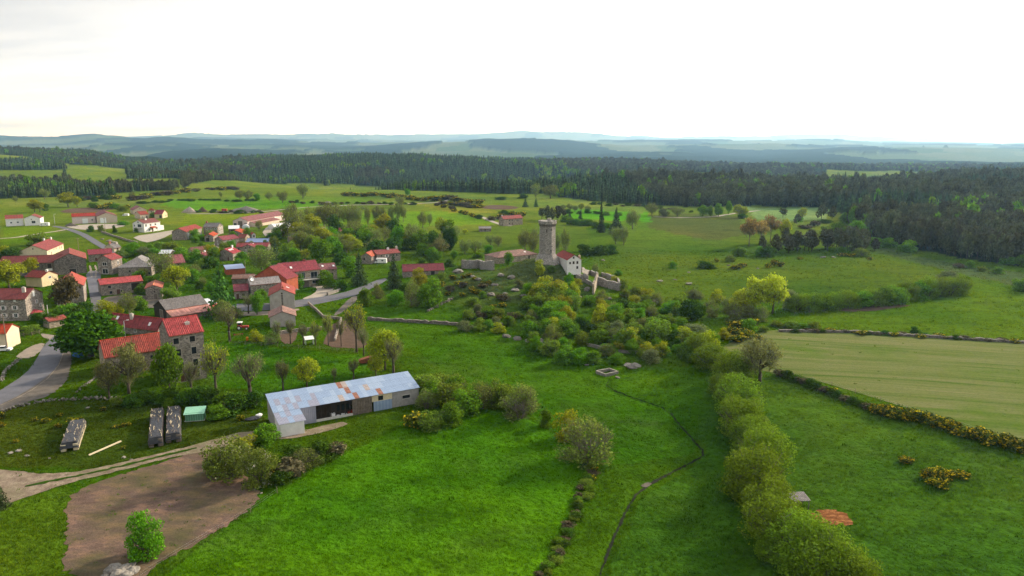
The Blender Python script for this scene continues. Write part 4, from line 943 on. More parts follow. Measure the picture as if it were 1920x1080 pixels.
def house(key, name, label, roof, wall, cat='house', wins='auto', chim=(), kind='gable', hip=0.0, group=None, ov=0.35, style='stone', tiles=False, sky=(), roofname='roof', dz=0.0):
    x, y, th, Ln, Wd, he, ri = FIT[key]; he = max(he, 2.2); th = math.radians(th)
    z0 = gz(x, y)+dz; e = empty(name, (x, y, z0), th, label, cat, group)
    hl, hw = Ln/2, Wd/2; wl, ww = hl-0.22, hw-ov; s = ri/hw; zb = -2.0; topz = he+s*ov-0.16
    w_ = MB(); r_ = MB(); T = 0.17
    if kind in ('mono', 'mono2'):
        s = ri/Wd; zf, zk = he+s*ov-0.15, he+ri-s*ov-0.15
        w_.prism([(-ww, zb), (ww, zb), (ww, zk), (-ww, zf)], -wl, wl); r_.prism([(-hw, he), (hw, he+ri), (hw, he+ri-T), (-hw, he-T)], -hl, hl)
    elif kind == 'hip' or hip:
        h0 = hip*Wd if hip else Wd*0.5; h1 = 0 if hip else Wd*0.5
        w_.box(-wl, wl, -ww, ww, zb, topz) if not hip else w_.box(-wl, wl, -ww, ww, zb, topz)
        if hip: w_.add([(wl, -ww, topz), (wl, ww, topz), (wl, 0, he+ri-0.17)], [(0, 1, 2)])
        vs = [(-hl, -hw, he), (hl, -hw, he), (hl, hw, he), (-hl, hw, he), (-hl+h0, 0, he+ri), (hl-h1, 0, he+ri)] + [(a, b_, he-T) for a, b_ in ((-hl, -hw), (hl, -hw), (hl, hw), (-hl, hw))]
        r_.add(vs, [(0, 1, 5, 4), (2, 3, 4, 5), (3, 0, 4), (1, 2, 5), (0, 6, 7, 1), (1, 7, 8, 2), (2, 8, 9, 3), (3, 9, 6, 0), (6, 9, 8, 7)])
    else:
        w_.prism([(-ww, zb), (ww, zb), (ww, topz), (0, he+ri-0.18), (-ww, topz)], -wl, wl)
        if tiles: r_ = tile_roof_mesh(hl, hw, he, ri)
        else: r_.prism([(-hw, he), (0, he+ri), (hw, he), (hw, he-T), (0, he+ri-T), (-hw, he-T)], -hl, hl)
    w_.build('wall', M[wall], e); ro = r_.build(roofname, M[roof], e)
    if kind == 'gable' and not hip:
        MB().prism([(-0.20, he+ri-0.06), (0, he+ri+0.13), (0.20, he+ri-0.06)], -hl-0.02, hl+0.02).build('ridge_tiles', M[roof], ro)
    for sgn in ((-1, 1) if kind not in ('mono', 'mono2') else (-1,)):
        MB().prism([(sgn*(hw+0.10), he-0.05), (sgn*(hw+0.10), he-0.20), (sgn*(hw-0.02), he-0.20), (sgn*(hw-0.02), he-0.05)], -hl+0.05, hl-0.05).build('gutter', M['rust' if wall != 'white' else 'frame'], ro)
    for c in chim:
        fx, fy = c[0], c[1]; xx = -hl+fx*Ln; yy = fy*hw; zz = he+ri*(1-abs(fy)); chimney(ro, xx, yy, zz, c[2] if len(c) > 2 else 1.2, c[3] if len(c) > 3 else 'plaster')
    for fx, fy in sky:    # skylights lie on the front slope
        sl = math.atan2(ri, hw); MB().box(-0.45, 0.45, -0.6, 0.6, 0.0, 0.09).build('skylight', M['whitepaint'], ro, loc=(-hl+fx*Ln, -fy*hw, he+ri*(1-fy)+0.02), rot=(sl, 0, 0))
    dims = (wl, ww)
    if wins == 'auto':
        rg = random.Random(sum(map(ord, key))); wins = []
        cx, cy = -x, -y; c_, s_ = math.cos(th), math.sin(th)
        for sd, (nx, ny), ln in (('f', (0, -1), Ln), ('l', (-1, 0), Wd), ('r', (1, 0), Wd)):
            wx, wy = nx*c_-ny*s_, nx*s_+ny*c_
            if wx*cx+wy*cy < 0: continue
            st = 2 if he > 4.6 else 1; n = max(1, int(ln/3.6))
            for f in range(st):
                for k in range(n):
                    if rg.random() < 0.22: continue
                    zc = (1.45+2.7*f) if st == 2 else min(1.5, he*0.55)
                    if f == 0 and sd == 'f' and k == n//2: wins.append((sd, (k+0.5)/n, 1.05, 1.0, 2.1, 'door'))
                    else: wins.append((sd, (k+0.5)/n+rg.uniform(-.04, .04), zc, 0.85, 1.1, style))
            if sd in 'lr' and kind == 'gable' and not hip: wins.append((sd, 0.5, he+ri*0.40, 0.5, 0.5, 'hole'))
    for sd, fr, zc, w, h, stl in wins: winpart(e, sd, dims, fr, zc, w, h, stl)
    HOUSES[key] = (e, hl, hw, he, ri); return e
G1 = None
house('white_wing', 'house_wing', 'white rendered wing with two small windows under a red roof', 'red', 'white', wins=[('f', .3, 2.6, 1.0, .9, 'dark'), ('f', .68, 2.7, 1.0, .9, 'dark')])
house('white_gable', 'bungalow', 'white gable fronted bungalow with a broad window on the upper meadow', 'red', 'white', wins=[('l', .45, 4.7, .6, .6, 'hole'), ('l', .57, 2.6, 2.2, 1.6, 'dark')])
house('pink_wing', 'farm_building', 'pink farm building with a white roller door and bright red roof', 'bright', 'pinkwall', 'barn', wins=[('f', .55, 1.9, 3.6, 3.7, 'garage'), ('f', .86, 2.6, 1.0, .9, 'dark')])
house('pink_hall', 'farm_hall', 'wide pink gabled farm hall with a white door and brown roof', 'brown', 'beige', 'barn', wins=[('l', .30, 2.1, 4.0, 4.0, 'garage')])
house('brown_house', 'bungalow', 'beige bungalow with a brown roof behind the yellow gabled house', 'brown', 'beige', style='dark')
house('beige_wing', 'house_wing', 'beige house wing with a red roof left of the small hipped block', 'red', 'beige', style='white')
house('beige_mid', 'house_block', 'small beige two storey block with a hipped red roof', 'red', 'beige', kind='hip', wins=[('f', .5, 3.8, 1.1, 1.1, 'white')])
house('yellow_wing', 'yellow_house', 'yellow gabled house with a red roof beside the beige block', 'red', 'yellow', wins=[('r', .7, 1.8, .8, 1.2, 'dark'), ('f', .75, 1.3, 2.0, 2.2, 'big')])
e = house('white_villa', 'white_villa', 'white two storey house with a brown roof and small red porch', 'brown', 'white', chim=[(.4, -.2, .8, 'frame')],
      wins=[('l', .15, 4.6, .9, 1.1, 'dark'), ('l', .60, 4.6, 3.0, 1.9, 'dark'), ('l', .5, 7.0, .9, .9, 'dark'), ('f', .12, 4.8, 1.0, 1.5, 'dark'), ('f', .4, 4.8, 1.4, 1.2, 'white'), ('f', .7, 4.8, 1.4, 1.2, 'white'), ('f', .3, 1.6, .9, 1.3, 'dark'), ('f', .75, 1.9, 1.2, .9, 'white'), ('f', .5, 1.1, 1.1, 2.1, 'door')])
_, hl, hw, he, ri = HOUSES['white_villa']
MB().box(-2.0, 2.0, -hw-2.6, -hw+0.3, 2.75, 2.9).prism([(-hw-2.7, 2.9), (-hw+.3, 3.7), (-hw+.3, 2.9)], -2.1, 2.1).build('porch_roof', M['bright'], e)
for s in (-1.8, 1.8): MB().box(s-.12, s+.12, -hw-2.5, -hw-2.26, -0.6, 2.75).build('porch_post', M['white'], e)
MB().box(-hl-1.6, -hl+0.25, -hw+2.2, hw-1.8, 3.0, 3.2).build('balcony', M['concrete'], e)
MB().box(hl-0.3, hl+4.5, -hw+2.0, hw-1, -1.5, 3.2).build('annex', M['white'], e)
house('stone_barn', 'stone_barn', 'grey stone barn with a red roof and tall pale door', 'red', 'stone', 'barn', wins=[('f', .15, 2.0, 2.4, 3.6, 'garage'), ('f', .28, 1.9, .9, 3.0, 'big'), ('f', .45, 2.6, .8, .8, 'hole'), ('f', .75, 2.6, .8, .8, 'hole'), ('l', .5, 5.1, .6, .6, 'hole'), ('l', .3, 1.4, .6, .7, 'hole')])
house('grey_house', 'stone_house', 'two storey stone house with a grey roof and green shutters', 'slate', 'stone', chim=[(.08, 0, .8, 'brick')],
      wins=[('f', .25, 4.2, .8, 1.3, 'green'), ('f', .55, 4.2, .8, 1.3, 'green'), ('f', .85, 4.2, .8, 1.3, 'green'), ('f', .3, 1.5, .8, 1.4, 'green'), ('f', .7, 1.3, 1.0, 2.1, 'door'), ('r', .35, 4.2, .8, 1.3, 'shut'), ('r', .7, 4.2, .8, 1.3, 'shut'), ('r', .4, 1.5, .8, 1.4, 'shut'), ('r', .75, 1.5, .8, 1.4, 'shut')])
house('small_red', 'stone_barn', 'little stone barn with an open dark doorway and bright red roof', 'bright', 'stone', 'barn', wins=[('l', .35, 1.3, 2.0, 2.4, 'big'), ('l', .5, 3.2, .8, 1.0, 'hole')])
e = house('farm_hall', 'farm_hall', 'very long pale farm hall with a dark red roof and lean-to', 'brown', 'pinkwall', 'barn', wins=[('l', .15, 1.6, 2.2, 2.6, 'dark'), ('l', .5, 2.4, 3.4, 4.0, 'plank'), ('l', .86, 1.8, 1.8, 2.0, 'dark'), ('f', .72, 2.2, 3.0, 3.6, 'garage')])
_, hl, hw, he, ri = HOUSES['farm_hall']
MB().prism([(-hw-5.0, 2.5), (-hw+.2, 3.9), (-hw+.2, 3.7), (-hw-5.0, 2.3)], -hl+3, hl*0.35).build('lean_to_roof', M['brown'], e)
MB().prism([(-hw-4.7, -2), (-hw+.2, -2), (-hw+.2, 3.65), (-hw-4.7, 2.3)], -hl+3.2, hl*0.35-.2).build('lean_to_wall', M['beige'], e)
house('metal_shed', 'shed', 'open shed with a pale metal roof beside the farm hall', 'palemetal', 'wood', 'shed', kind='mono', wins=[('f', .5, 1.0, 4.5, 1.7, 'big')])
house('red_gable', 'stone_house', 'stone house with a bright red roof below the pale metal shed', 'bright', 'stone', wins=[('l', .5, 3.3, .7, .7, 'hole'), ('l', .4, 1.3, .8, 1.1, 'stone')])
house('red_wing', 'house_wing', 'narrow bright red roofed wing with a white end wall', 'bright', 'white', wins=[('r', .5, 1.5, .9, 1.2, 'stone')])
house('long_red', 'stone_house', 'long stone house with many small windows and a red roof', 'red', 'stone', wins=[('f', a, z, .75, 1.0, 'white') for a in (.25, .45, .65) for z in (1.4, 3.2)]+[('l', .35, 2.9, .6, .8, 'white'), ('l', .4, 1.3, .6, .8, 'white'), ('l', .75, 1.4, .9, 1.6, 'door')])
house('long_red_end', 'house_wing', 'short red roofed end wing with a cream gable', 'red', 'warmstone', wins=[('r', .5, 2.0, .6, .8, 'stone')])
house('solar_barn', 'barn', 'low barn roofed with pale blue panels', 'bluesheet', 'stone', 'barn', wins=[])
house('front_range', 'stone_house', 'long low stone range with a red roof before the blue roofed barn', 'red', 'stone', sky=[(.45, .3), (.5, .3)])
house('cross_gable', 'house_wing', 'gabled stone house front projecting from the long low range', 'red', 'stone', wins=[('l', .3, 3.3, .7, .8, 'stone'), ('l', .65, 3.6, .7, .6, 'hole'), ('l', .3, 1.9, .5, .7, 'white'), ('l', .6, 1.3, 1.6, 1.2, 'dark')])
house('skylight_house', 'stone_house', 'stone gabled house with skylights in its bright red roof', 'bright', 'stone', chim=[(.85, -.1, .9, 'frame')], sky=[(.25, .35), (.42, .35), (.6, .35)],
      wins=[('l', .5, 4.2, .6, .7, 'hole'), ('f', .25, 1.6, .8, 1.1, 'white'), ('f', .5, 1.8, .8, 1.0, 'white'), ('f', .8, 1.4, .9, 2.2, 'door'), ('l', .7, 1.0, 1.0, 2.0, 'door')])
house('yellow_low', 'low_house', 'low yellow house with a red roof and two chimneys', 'red', 'yellow', chim=[(.6, .1, .9, 'frame'), (.35, .1, .7, 'brick')], style='white')
house('yellow_gable', 'small_house', 'small yellow gabled house half hidden by garden trees', 'brown', 'yellow', wins=[('l', .5, 1.5, .7, 1.0, 'white')])
house('back_red', 'stone_barn', 'stone barn with a brownish red roof behind the white windowed house', 'red', 'stone', 'barn', wins=[('f', .55, 3.2, .7, .7, 'hole'), ('f', .3, 1.2, 1.0, 1.8, 'door')])
house('grey_cottage', 'cottage', 'small cottage with a pale grey roof and brick chimney', 'slate', 'cream', chim=[(.15, 0, .9, 'brick'), (.9, -.2, .7, 'plaster')])
house('white_window_house', 'stone_house', 'tall stone house with white double windows and a bright red roof', 'bright', 'stone',
      wins=[('l', .5, 5.0, 2.0, 1.5, 'white'), ('l', .5, 1.5, 2.6, 2.2, 'white'), ('f', .6, 5.0, 1.0, 1.4, 'white'), ('f', .7, 1.6, 1.0, 1.2, 'stone')])
house('hip_barn', 'stone_barn', 'broad stone barn with a grey half hipped roof', 'slate', 'stone', 'barn', hip=0.42, wins=[('l', .35, 2.4, .9, 1.0, 'hole'), ('l', .72, 2.6, 1.0, 1.0, 'stone'), ('l', .74, .9, 1.0, 1.1, 'stone'), ('l', .93, 1.2, .8, .9, 'stone')])
house('lane_house', 'stone_house', 'long stone house with a bright red roof and dark barn door on the lane', 'bright', 'stone', tiles=False,
      wins=[('f', .2, 3.4, 1.1, 1.1, 'stone'), ('f', .22, 1.1, 1.1, 1.1, 'stone'), ('f', .40, 1.1, 1.3, 2.1, 'door'), ('f', .47, 1.3, .5, .9, 'hole'), ('f', .52, 3.8, .4, .4, 'hole'), ('f', .82, 2.6, 3.2, 3.0, 'big')])
house('little_tower', 'stone_barn', 'small square stone barn with an orange tiled roof', 'orange', 'stone', 'barn', wins=[('l', .55, 3.0, .6, .6, 'hole'), ('l', .6, 1.1, 1.2, 2.0, 'plank')])
house('brown_roof', 'stone_house', 'pale stone house with a dark red roof above the leafy garden', 'brown', 'stone', wins=[('f', .6, 3.6, .6, .6, 'hole'), ('f', .75, 1.3, 2.6, 1.4, 'plank')], chim=[(.3, -.2, .6, 'frame')])
house('grey_flat', 'shed', 'low shed with a flat pale grey roof in the gardens', 'palemetal', 'darkwood', 'shed', wins=[])
e = house('dark_barn', 'timber_barn', 'dark timber barn with a grey roof and pink sheet lean-to', 'slate', 'darkwood', 'barn', wins=[('l', .6, 1.6, 2.4, 2.8, 'plank')])
_, hl, hw, he, ri = HOUSES['dark_barn']
MB().prism([(-hw-4.6, he-1.55), (-hw+.25, he-.12), (-hw+.25, he-.26), (-hw-4.6, he-1.69)], -hl, hl).build('lean_to_roof', M['pinkroof'], e)
MB().prism([(-hw-4.2, -2), (-hw+.2, -2), (-hw+.2, he-.3), (-hw-4.2, he-1.62)], -hl+.2, hl-.2).build('lean_to_wall', M['wood'], e)
MB().prism([(-hw-3.5, he-1.6), (-hw+2.5, he-.9), (-hw+2.5, he-1.05), (-hw-3.5, he-1.75)], hl+.03, hl+4.5).build('side_roof', M['redpaint'], e)
MB().prism([(-hw+2.6, he-1.0), (hw-1, he-.2), (hw-1, he-.35), (-hw+2.6, he-1.15)], hl+.03, hl+5).build('side_roof', M['palemetal'], e)
e = house('left_house', 'stone_house', 'three storey stone farmhouse with pink shutters and a tall chimney', 'red', 'stone', chim=[(.82, -.35, 1.5, 'plaster')],
      wins=[('f', a, z, .95, 1.25, 'shut') for a in (.35, .68) for z in (2.0, 4.7)]+[('r', .62, 5.4, .8, 1.1, 'shut'), ('r', .82, 3.6, .8, 1.0, 'shut'), ('r', .3, 6.9, .6, .6, 'hole'), ('r', .5, 8.4, 1.0, 1.6, 'garage'), ('f', .35, 7.1, .5, .35, 'garage'), ('f', .7, 7.1, .5, .35, 'garage')])
_, hl, hw, he, ri = HOUSES['left_house']
MB().lathe([(2.4, -2), (2.4, 2.0)], 14, (hl-.2, -1.0)).build('bread_oven', M['darkstone'], e); MB().lathe([(2.75, 1.95), (2.7, 2.1), (0.15, 3.1)], 14, (hl-.2, -1.0)).build('oven_roof', M['bright'], e)
e = house('long_roof', 'stone_barn', 'very long dark stone barn with a red roof and high loft door', 'red', 'darkstone', 'barn', wins=[('f', .80, 4.2, 1.8, 2.2, 'big'), ('f', .80, 2.6, 1.9, .9, 'garage'), ('r', .6, 1.6, .6, 1.0, 'hole')])
house('cream_house', 'stone_house', 'large cream walled farmhouse with a deep red roof and white chimneys', 'red', 'cream', chim=[(.85, .25, 1.2, 'frame'), (.98, -.1, .9, 'frame')], wins=[('f', a, 2.6, .7, .8, 'hole') for a in (.12, .4, .55)]+[('f', .76, 2.2, .7, 1.6, 'door'), ('f', .86, 2.2, .7, 1.6, 'door'), ('f', .25, .9, .9, 2.0, 'door'), ('l', .5, 4.8, .6, .6, 'hole')])
house('dark_gable', 'stone_barn', 'tall dark stone barn with a red roof and arched black doorway', 'red', 'darkstone', 'barn', wins=[('l', .55, 1.2, 2.8, 2.6, 'big'), ('l', .72, 2.9, .5, .5, 'hole')])
house('yellow_end', 'small_house', 'small house with a yellow plastered gable under a red roof', 'red', 'yellow', chim=[(.9, -.1, .6, 'frame')], wins=[('r', .5, 3.6, 1.2, .9, 'white')])
house('corner_red', 'stone_house', 'corner house with a bright red roof and white lane wall', 'bright', 'stone', chim=[(.35, -.2, 1.3, 'brick')], wins=[('f', .4, 4.6, .8, 1.2, 'white'), ('f', .7, 4.6, .8, 1.2, 'white'), ('f', .5, 1.5, 1.0, 2.0, 'door')])
house('tower_house', 'stone_house', 'tall four storey stone house with a bright red tiled roof', 'bright', 'stone', tiles=True, chim=[(.62, -.45, .35, 'plaster')],
      wins=[('f', .18, 11.0, 1.3, 1.5, 'stone'), ('f', .66, 11.0, 1.3, 1.5, 'stone'), ('f', .22, 7.9, 1.2, 1.8, 'stone'), ('f', .68, 7.9, 1.2, 1.8, 'stone'), ('f', .26, 4.3, 1.3, 2.3, 'stone'), ('f', .70, 4.7, 1.2, 1.7, 'stone'), ('f', .72, 1.6, 1.2, 1.4, 'stone'), ('f', .28, 1.2, 1.3, 2.2, 'door'), ('l', .5, 12.4, .7, .7, 'hole')])
house('rear_wing', 'stone_house', 'rear stone wing with a long red roof and white capped chimney', 'bright', 'stone', chim=[(.42, -.25, 1.3, 'plaster')], sky=[(.15, .35), (.8, .55)], wins=[('f', .55, 1.4, .8, .9, 'white')])
house('front_wing', 'stone_house', 'stone wing with a bright red tiled roof below the tall house', 'bright', 'warmstone', tiles=True, wins=[('f', .45, 3.2, .9, 1.0, 'stone'), ('f', .75, 3.4, .8, .9, 'stone'), ('f', .6, 1.1, 1.2, 2.1, 'door'), ('l', .5, 3.4, .8, 1.0, 'stone')])
e = house('road_house', 'narrow_house', 'tall narrow rendered house with a bright red roof by the road', 'bright', 'greywall', wins=[('l', .5, 6.7, .55, .55, 'hole')], sky=[(.5, .45)], chim=[(.15, -.08, .45, 'brick')])
_, hl, hw, he, ri = HOUSES['road_house']
MB().box(-hl+0.17, -hl+0.23, -0.28, 0.28, 1.4, 6.2).build('soot_mark', M['darkstone'], e)
house('road_annex', 'house_annex', 'low gabled annex with an old tiled roof below the narrow house', 'mossy', 'greywall', wins=[('f', .5, 1.4, .8, 1.0, 'hole')])
house('slate_house', 'stone_house', 'grey roofed stone house with a satellite dish by the road', 'slate', 'stone', chim=[(.12, .1, .8, 'plaster')], wins=[('f', .32, 4.6, .4, .4, 'hole'), ('f', .52, 4.6, .4, .4, 'hole'), ('f', .72, 4.6, .4, .4, 'hole'), ('f', .4, 2.8, 1.0, 1.0, 'stone'), ('f', .62, 3.0, .9, 1.2, 'door'), ('f', .66, .9, .9, 1.8, 'door')])
_, hl, hw, he, ri = HOUSES['slate_house']; e = HOUSES['slate_house'][0]
d_ = MB().lathe([(0.05, 0), (0.62, 0.06), (0.74, 0.2), (0.70, 0.22), (0.1, 0.05)], 14).build('satellite_dish', M['whitepaint'], e, loc=(-hl+1.3, -1.6, he+ri*0.65+.5), rot=(1.2, 0, 0.3))
house('pink_annex', 'stone_shed', 'small stone shed with a faded red roof beside the grey roofed house', 'red', 'stone', 'shed', wins=[('f', .65, 1.7, 1.0, 1.0, 'hole'), ('f', .25, 1.1, 1.0, 2.1, 'door')])
house('mossy_range', 'stone_barn', 'low stone barn with a mossy old tiled roof', 'mossy', 'darkstone', 'barn', wins=[])
house('steep_red', 'stone_barn', 'barn with a steep spreading red roof beside the villa', 'red', 'redwood', 'barn', wins=[])
e = house('villa', 'villa', 'big restored villa with a red roof, balcony and dark windows', 'red', 'warmstone', sky=[(.28, .55)], chim=[(.7, .05, .5, 'rust')],
      wins=[('f', .30, 5.2, 1.3, 2.6, 'dark'), ('f', .55, 5.2, 1.3, 2.6, 'dark'), ('f', .84, 5.0, 2.8, 2.6, 'dark'), ('f', .35, 1.4, 2.0, 2.6, 'dark'), ('f', .60, 1.3, 2.8, 2.5, 'plank'), ('f', .86, 1.9, 2.4, 1.2, 'dark'), ('f', .08, 4.9, 2.4, 2.6, 'big')])
_, hl, hw, he, ri = HOUSES['villa']
MB().box(-hl-1.0, hl-.3, -hw-1.3, -hw+.36, 3.25, 3.5).build('balcony', M['concrete'], e)
MB().box(-hl-1.0, hl-.3, -hw-1.30, -hw-1.24, 4.35, 4.43).build('railing', M['steel'], e)
MB().prism([(-hw-2.3, he-1.1), (-hw+.4, he+.05), (-hw+.4, he-.12), (-hw-2.3, he-1.27)], -hl-.2, -hl+5.2).build('porch_roof', M['red'], e)
for k in range(9):
    MB().box(-hl+.6+.52*k, -hl+1.2+.52*k, -hw-4.0, -hw-1.35, -1.0, 3.2-.36*k).build('stair_step', M['concrete'], e)
house('villa_annex', 'stone_house', 'stone annex with a brownish roof at the end of the villa', 'brown', 'stone', sky=[(.2, .4), (.85, .5)], wins=[('f', .35, 4.3, .6, .6, 'hole'), ('f', .75, 4.3, .6, .6, 'hole'), ('f', .7, 2.6, .9, 1.3, 'stone')])
e = house('solar_shed', 'timber_shed', 'red boarded shed with a blue panel roof', 'bluesheet', 'redwood', 'shed', kind='mono2', wins=[], roofname='roof_frame')
house('camper_house', 'stone_house', 'long stone house with a red roof beside the parked camper van', 'red', 'stone', chim=[(.97, 0, 1.0, 'plaster'), (.6, -.1, .8, 'frame')], wins=[('f', .2, 3.4, .8, .8, 'stone'), ('f', .42, 3.2, 1.0, 1.2, 'shut'), ('f', .6, 3.4, .8, .8, 'stone'), ('f', .85, 3.2, .8, 1.0, 'stone'), ('f', .45, 1.1, 1.0, 2.0, 'door')])
house('camper_wing', 'house_wing', 'gabled stone wing with a bright red roof near the camper van', 'bright', 'stone', wins=[('l', .3, 2.6, 1.0, 1.2, 'hole')])
house('roadside_barn', 'stone_barn', 'long low barn with a dark red roof behind the yellow green trees', 'red', 'stone', 'barn', wins=[('f', .72, 1.3, 1.8, 2.3, 'big')])
house('tower_barn', 'stone_barn', 'long stone barn with an old hipped tile roof near the tower', 'mossy', 'warmstone', 'barn', kind='hip', wins=[('f', .78, 1.8, 1.0, 1.8, 'hole')], sky=[(.75, .5)])
house('tower_villa', 'white_house', 'pale gabled house with a red roof at the foot of the tower', 'red', 'white', chim=[(.08, -.75, .9, 'cream')], dz=0,
      wins=[('l', .45, 5.2, .6, .8, 'hole'), ('l', .45, 3.1, .75, 1.1, 'hole'), ('l', .72, 3.1, .75, 1.1, 'hole'), ('l', .72, 1.0, .75, 1.1, 'hole'), ('l', .2, 3.0, .7, .8, 'hole')])
house('far_farm', 'farmhouse', 'lone stone farmhouse with a red roof on the far meadow', 'red', 'warmstone', chim=[(.05, 0, .6, 'plaster')], wins=[('f', .3, 3.8, .8, 1.0, 'stone'), ('f', .45, 3.8, .8, 1.0, 'stone'), ('f', .3, 1.4, .8, 1.1, 'stone'), ('f', .45, 1.2, .9, 1.8, 'door'), ('f', .75, 3.6, .7, .9, 'stone'), ('l', .5, 3.6, .7, .8, 'hole')])
house('grey_hut', 'stone_hut', 'small grey roofed stone hut in the far meadow', 'slate', 'stone', 'hut', wins=[('f', .5, 1.1, .8, 1.4, 'hole')])
house('black_shed', 'timber_shed', 'black boarded shed with an open front', 'darkwood', 'darkwood', 'shed', wins=[('l', .65, 1.1, 2.2, 1.9, 'dark')])
house('rust_roof', 'old_barn', 'old low barn with a patchy rusty tile roof among trees', 'mossy', 'stone', 'barn', wins=[])
house('tree_shed', 'timber_shed', 'dark gabled shed with a grey roof under tall trees', 'slate', 'darkwood', 'shed', wins=[('l', .4, 1.5, 2.4, 2.4, 'big')])
house('tree_house', 'stone_house', 'stone house with a brown roof among the tall trees', 'brown', 'stone', chim=[(.15, 0, .9, 'brick')])
house('tree_house_end', 'house_wing', 'red roofed wing beyond the brown roofed house among trees', 'red', 'stone', sky=[(.5, .5)])

# ---------------------------------------------------------------- long metal shed
x, y, th, Ln, Wd, he, ri = FIT['barn']; th = math.radians(th); hl, hw = Ln/2, Wd/2
e = empty('metal_shed', (x, y, gz(x, y)), th, 'long farm shed roofed with blue grey metal sheets and rusty patches', 'barn')
sl = math.atan2(ri, Wd); slen = math.hypot(ri, Wd)
wl, ww = hl-.25, hw-.25
def topz(yy): return he+ri*(yy+hw)/Wd-0.12
B = MB(); B.prism([(ww-.25, -2), (ww, -2), (ww, topz(ww)), (ww-.25, topz(ww-.25))], -wl, wl); B.prism([(-ww, -2), (ww, -2), (ww, topz(ww)), (-ww, topz(-ww))], wl-.3, wl); B.prism([(-ww, -2), (ww, -2), (ww, topz(ww)), (-ww, topz(-ww))], -wl, -wl+.3)
B.build('wall', M['block'], e)
# front bays, left to right along the front
def bay(a, b_, mat, name, z0=-1.5, z1=None, yo=0.0): return MB().box(-wl+2*wl*a, -wl+2*wl*b_, -ww+yo, -ww+.22+yo, z0, z1 if z1 is not None else topz(-ww)-.02).build(name, M[mat], e)
o = bay(.80, .995, 'block', 'block_wall'); MB().box(-.9, .9, -.05, .05, -.38, .38).build('window', M['glass'], e, loc=(-wl+2*wl*.905, -ww-.03, 2.2)); MB().box(-1.05, 1.05, -.10, .05, -.52, -.40).build('window_sill', M['concrete'], e, loc=(-wl+2*wl*.905, -ww-.03, 2.2)); MB().box(-1.05, 1.05, -.07, .05, .40, .50).build('lintel', M['concrete'], e, loc=(-wl+2*wl*.905, -ww-.03, 2.2))
for k in range(11): bay(.665+.012*k, .6765+.012*k, 'zinc0' if k % 2 else 'zinc1', 'door_sheet', -1.0, 2.3, -.16-.03*(k % 2))
bay(.655, .80, 'palewood', 'upper_boarding', 2.3, topz(-ww)-.05); bay(.70, .735, 'glass', 'opening', 2.45, 3.5, -.04)
for k in range(12): bay(.515+.0115*k, .5245+.0115*k, 'wood', 'board', -1.0+.3*R.random(), topz(-ww)-.1*R.random()-.02, -.10-.03*(k % 2))
bay(.27, .515, 'darkwood', 'dark_opening', -1.0, topz(-ww)-.02, 1.2)
bay(.265, .52, 'concrete', 'low_wall', -1.0, .55, -.05)
for k in range(7): bay(.30+.033*k, .305+.033*k, 'darkwood', 'post', 0.5, topz(-ww)-.03, .15)
for k in range(3): bay(.42+.030*k, .44+.030*k, 'glass', 'window', 1.4, 2.6, .9)
for k in range(9): bay(.155+.0125*k, .1665+.0125*k, 'zinc2', 'door_sheet', -1.0, topz(-ww)-.05, -.12-.03*(k % 2))
# left extension reaching forward
ex0, ex1, ey = -wl, -wl+2*wl*.15, -ww-5.2
zf = topz(-ww)-.9
MB().box(ex0+.02, ex1, ey, ey+.2, -2, zf).build('extension_wall', M['white'], e); MB().prism([(ey+.2, -2), (-ww, -2), (-ww, topz(-ww)-.04), (ey+.2, zf-.04)], ex1-.25, ex1-.03).build('extension_wall', M['white'], e); MB().prism([(ey+.2, -2), (-ww, -2), (-ww, topz(-ww)-.04), (ey+.2, zf-.04)], ex0+.03, ex0+.23).build('extension_wall', M['white'], e)
# roof sheets, each its own piece
def sheet_mesh(w, l, mat):
    n = 8; mb = MB(); vs = []; fs = []
    for i in range(n+1):
        xx = -w/2+w*i/n; zz = 0.03*(i % 2)
        vs += [(xx, -l/2, zz), (xx, l/2, zz), (xx, -l/2, zz-.02), (xx, l/2, zz-.02)]
    for i in range(n):
        a = 4*i; b_ = a+4; fs += [(a, b_, b_+1, a+1), (a+2, a+3, b_+3, b_+2), (a, a+2, b_+2, b_), (a+1, b_+1, b_+3, a+3)]
    fs += [(0, 1, 3, 2), (4*n, 4*n+2, 4*n+3, 4*n+1)]
    return mb.add(vs, fs).mesh('sheet', M[mat])
ncol = 30; cw = Ln/ncol; rl = slen/3+.12
SM = {k: sheet_mesh(cw*1.03, rl, 'zinc%d' % k) for k in range(5)}
rusty = {(14, 2), (15, 1), (16, 0), (21, 0)}; tan = {(19, 1), (13, 0), (15, 2)}; pale = {(21, 2), (22, 2), (21, 1), (22, 1), (20, 1), (18, 0), (18, 1)}
sub = MB().prism([(-hw+.1, he-.06), (hw-.1, he+ri-.08), (hw-.1, he+ri-.14), (-hw+.1, he-.12)], -hl+.1, hl-.1).build('roof', M['zinc2'], e)
for i in range(ncol):
    for j in range(3):
        f = (j+.5)/3; k = 0 if R.random() < .62 else 1
        if i > 22: k = 0 if R.random() < .8 else 1
        if i < 10 and j < 2 and R.random() < .32: k = 2
        if (i, j) in rusty: k = 3
        if (i, j) in tan: k = 4
        if (i, j) in pale: k = 1
        link('sheet', SM[k], sub, loc=(-hl+cw*(i+.5), -hw+Wd*f, he+ri*f+.015*j+.012*(i % 2)+.02), rot=(sl, 0, 0))
xs2 = sheet_mesh(cw*1.03, math.hypot(5.3, .9)/2+.1, 'zinc0'); xs3 = sheet_mesh(cw*1.03, math.hypot(5.3, .9)/2+.1, 'zinc2'); a2 = math.atan2(.95, 5.3)
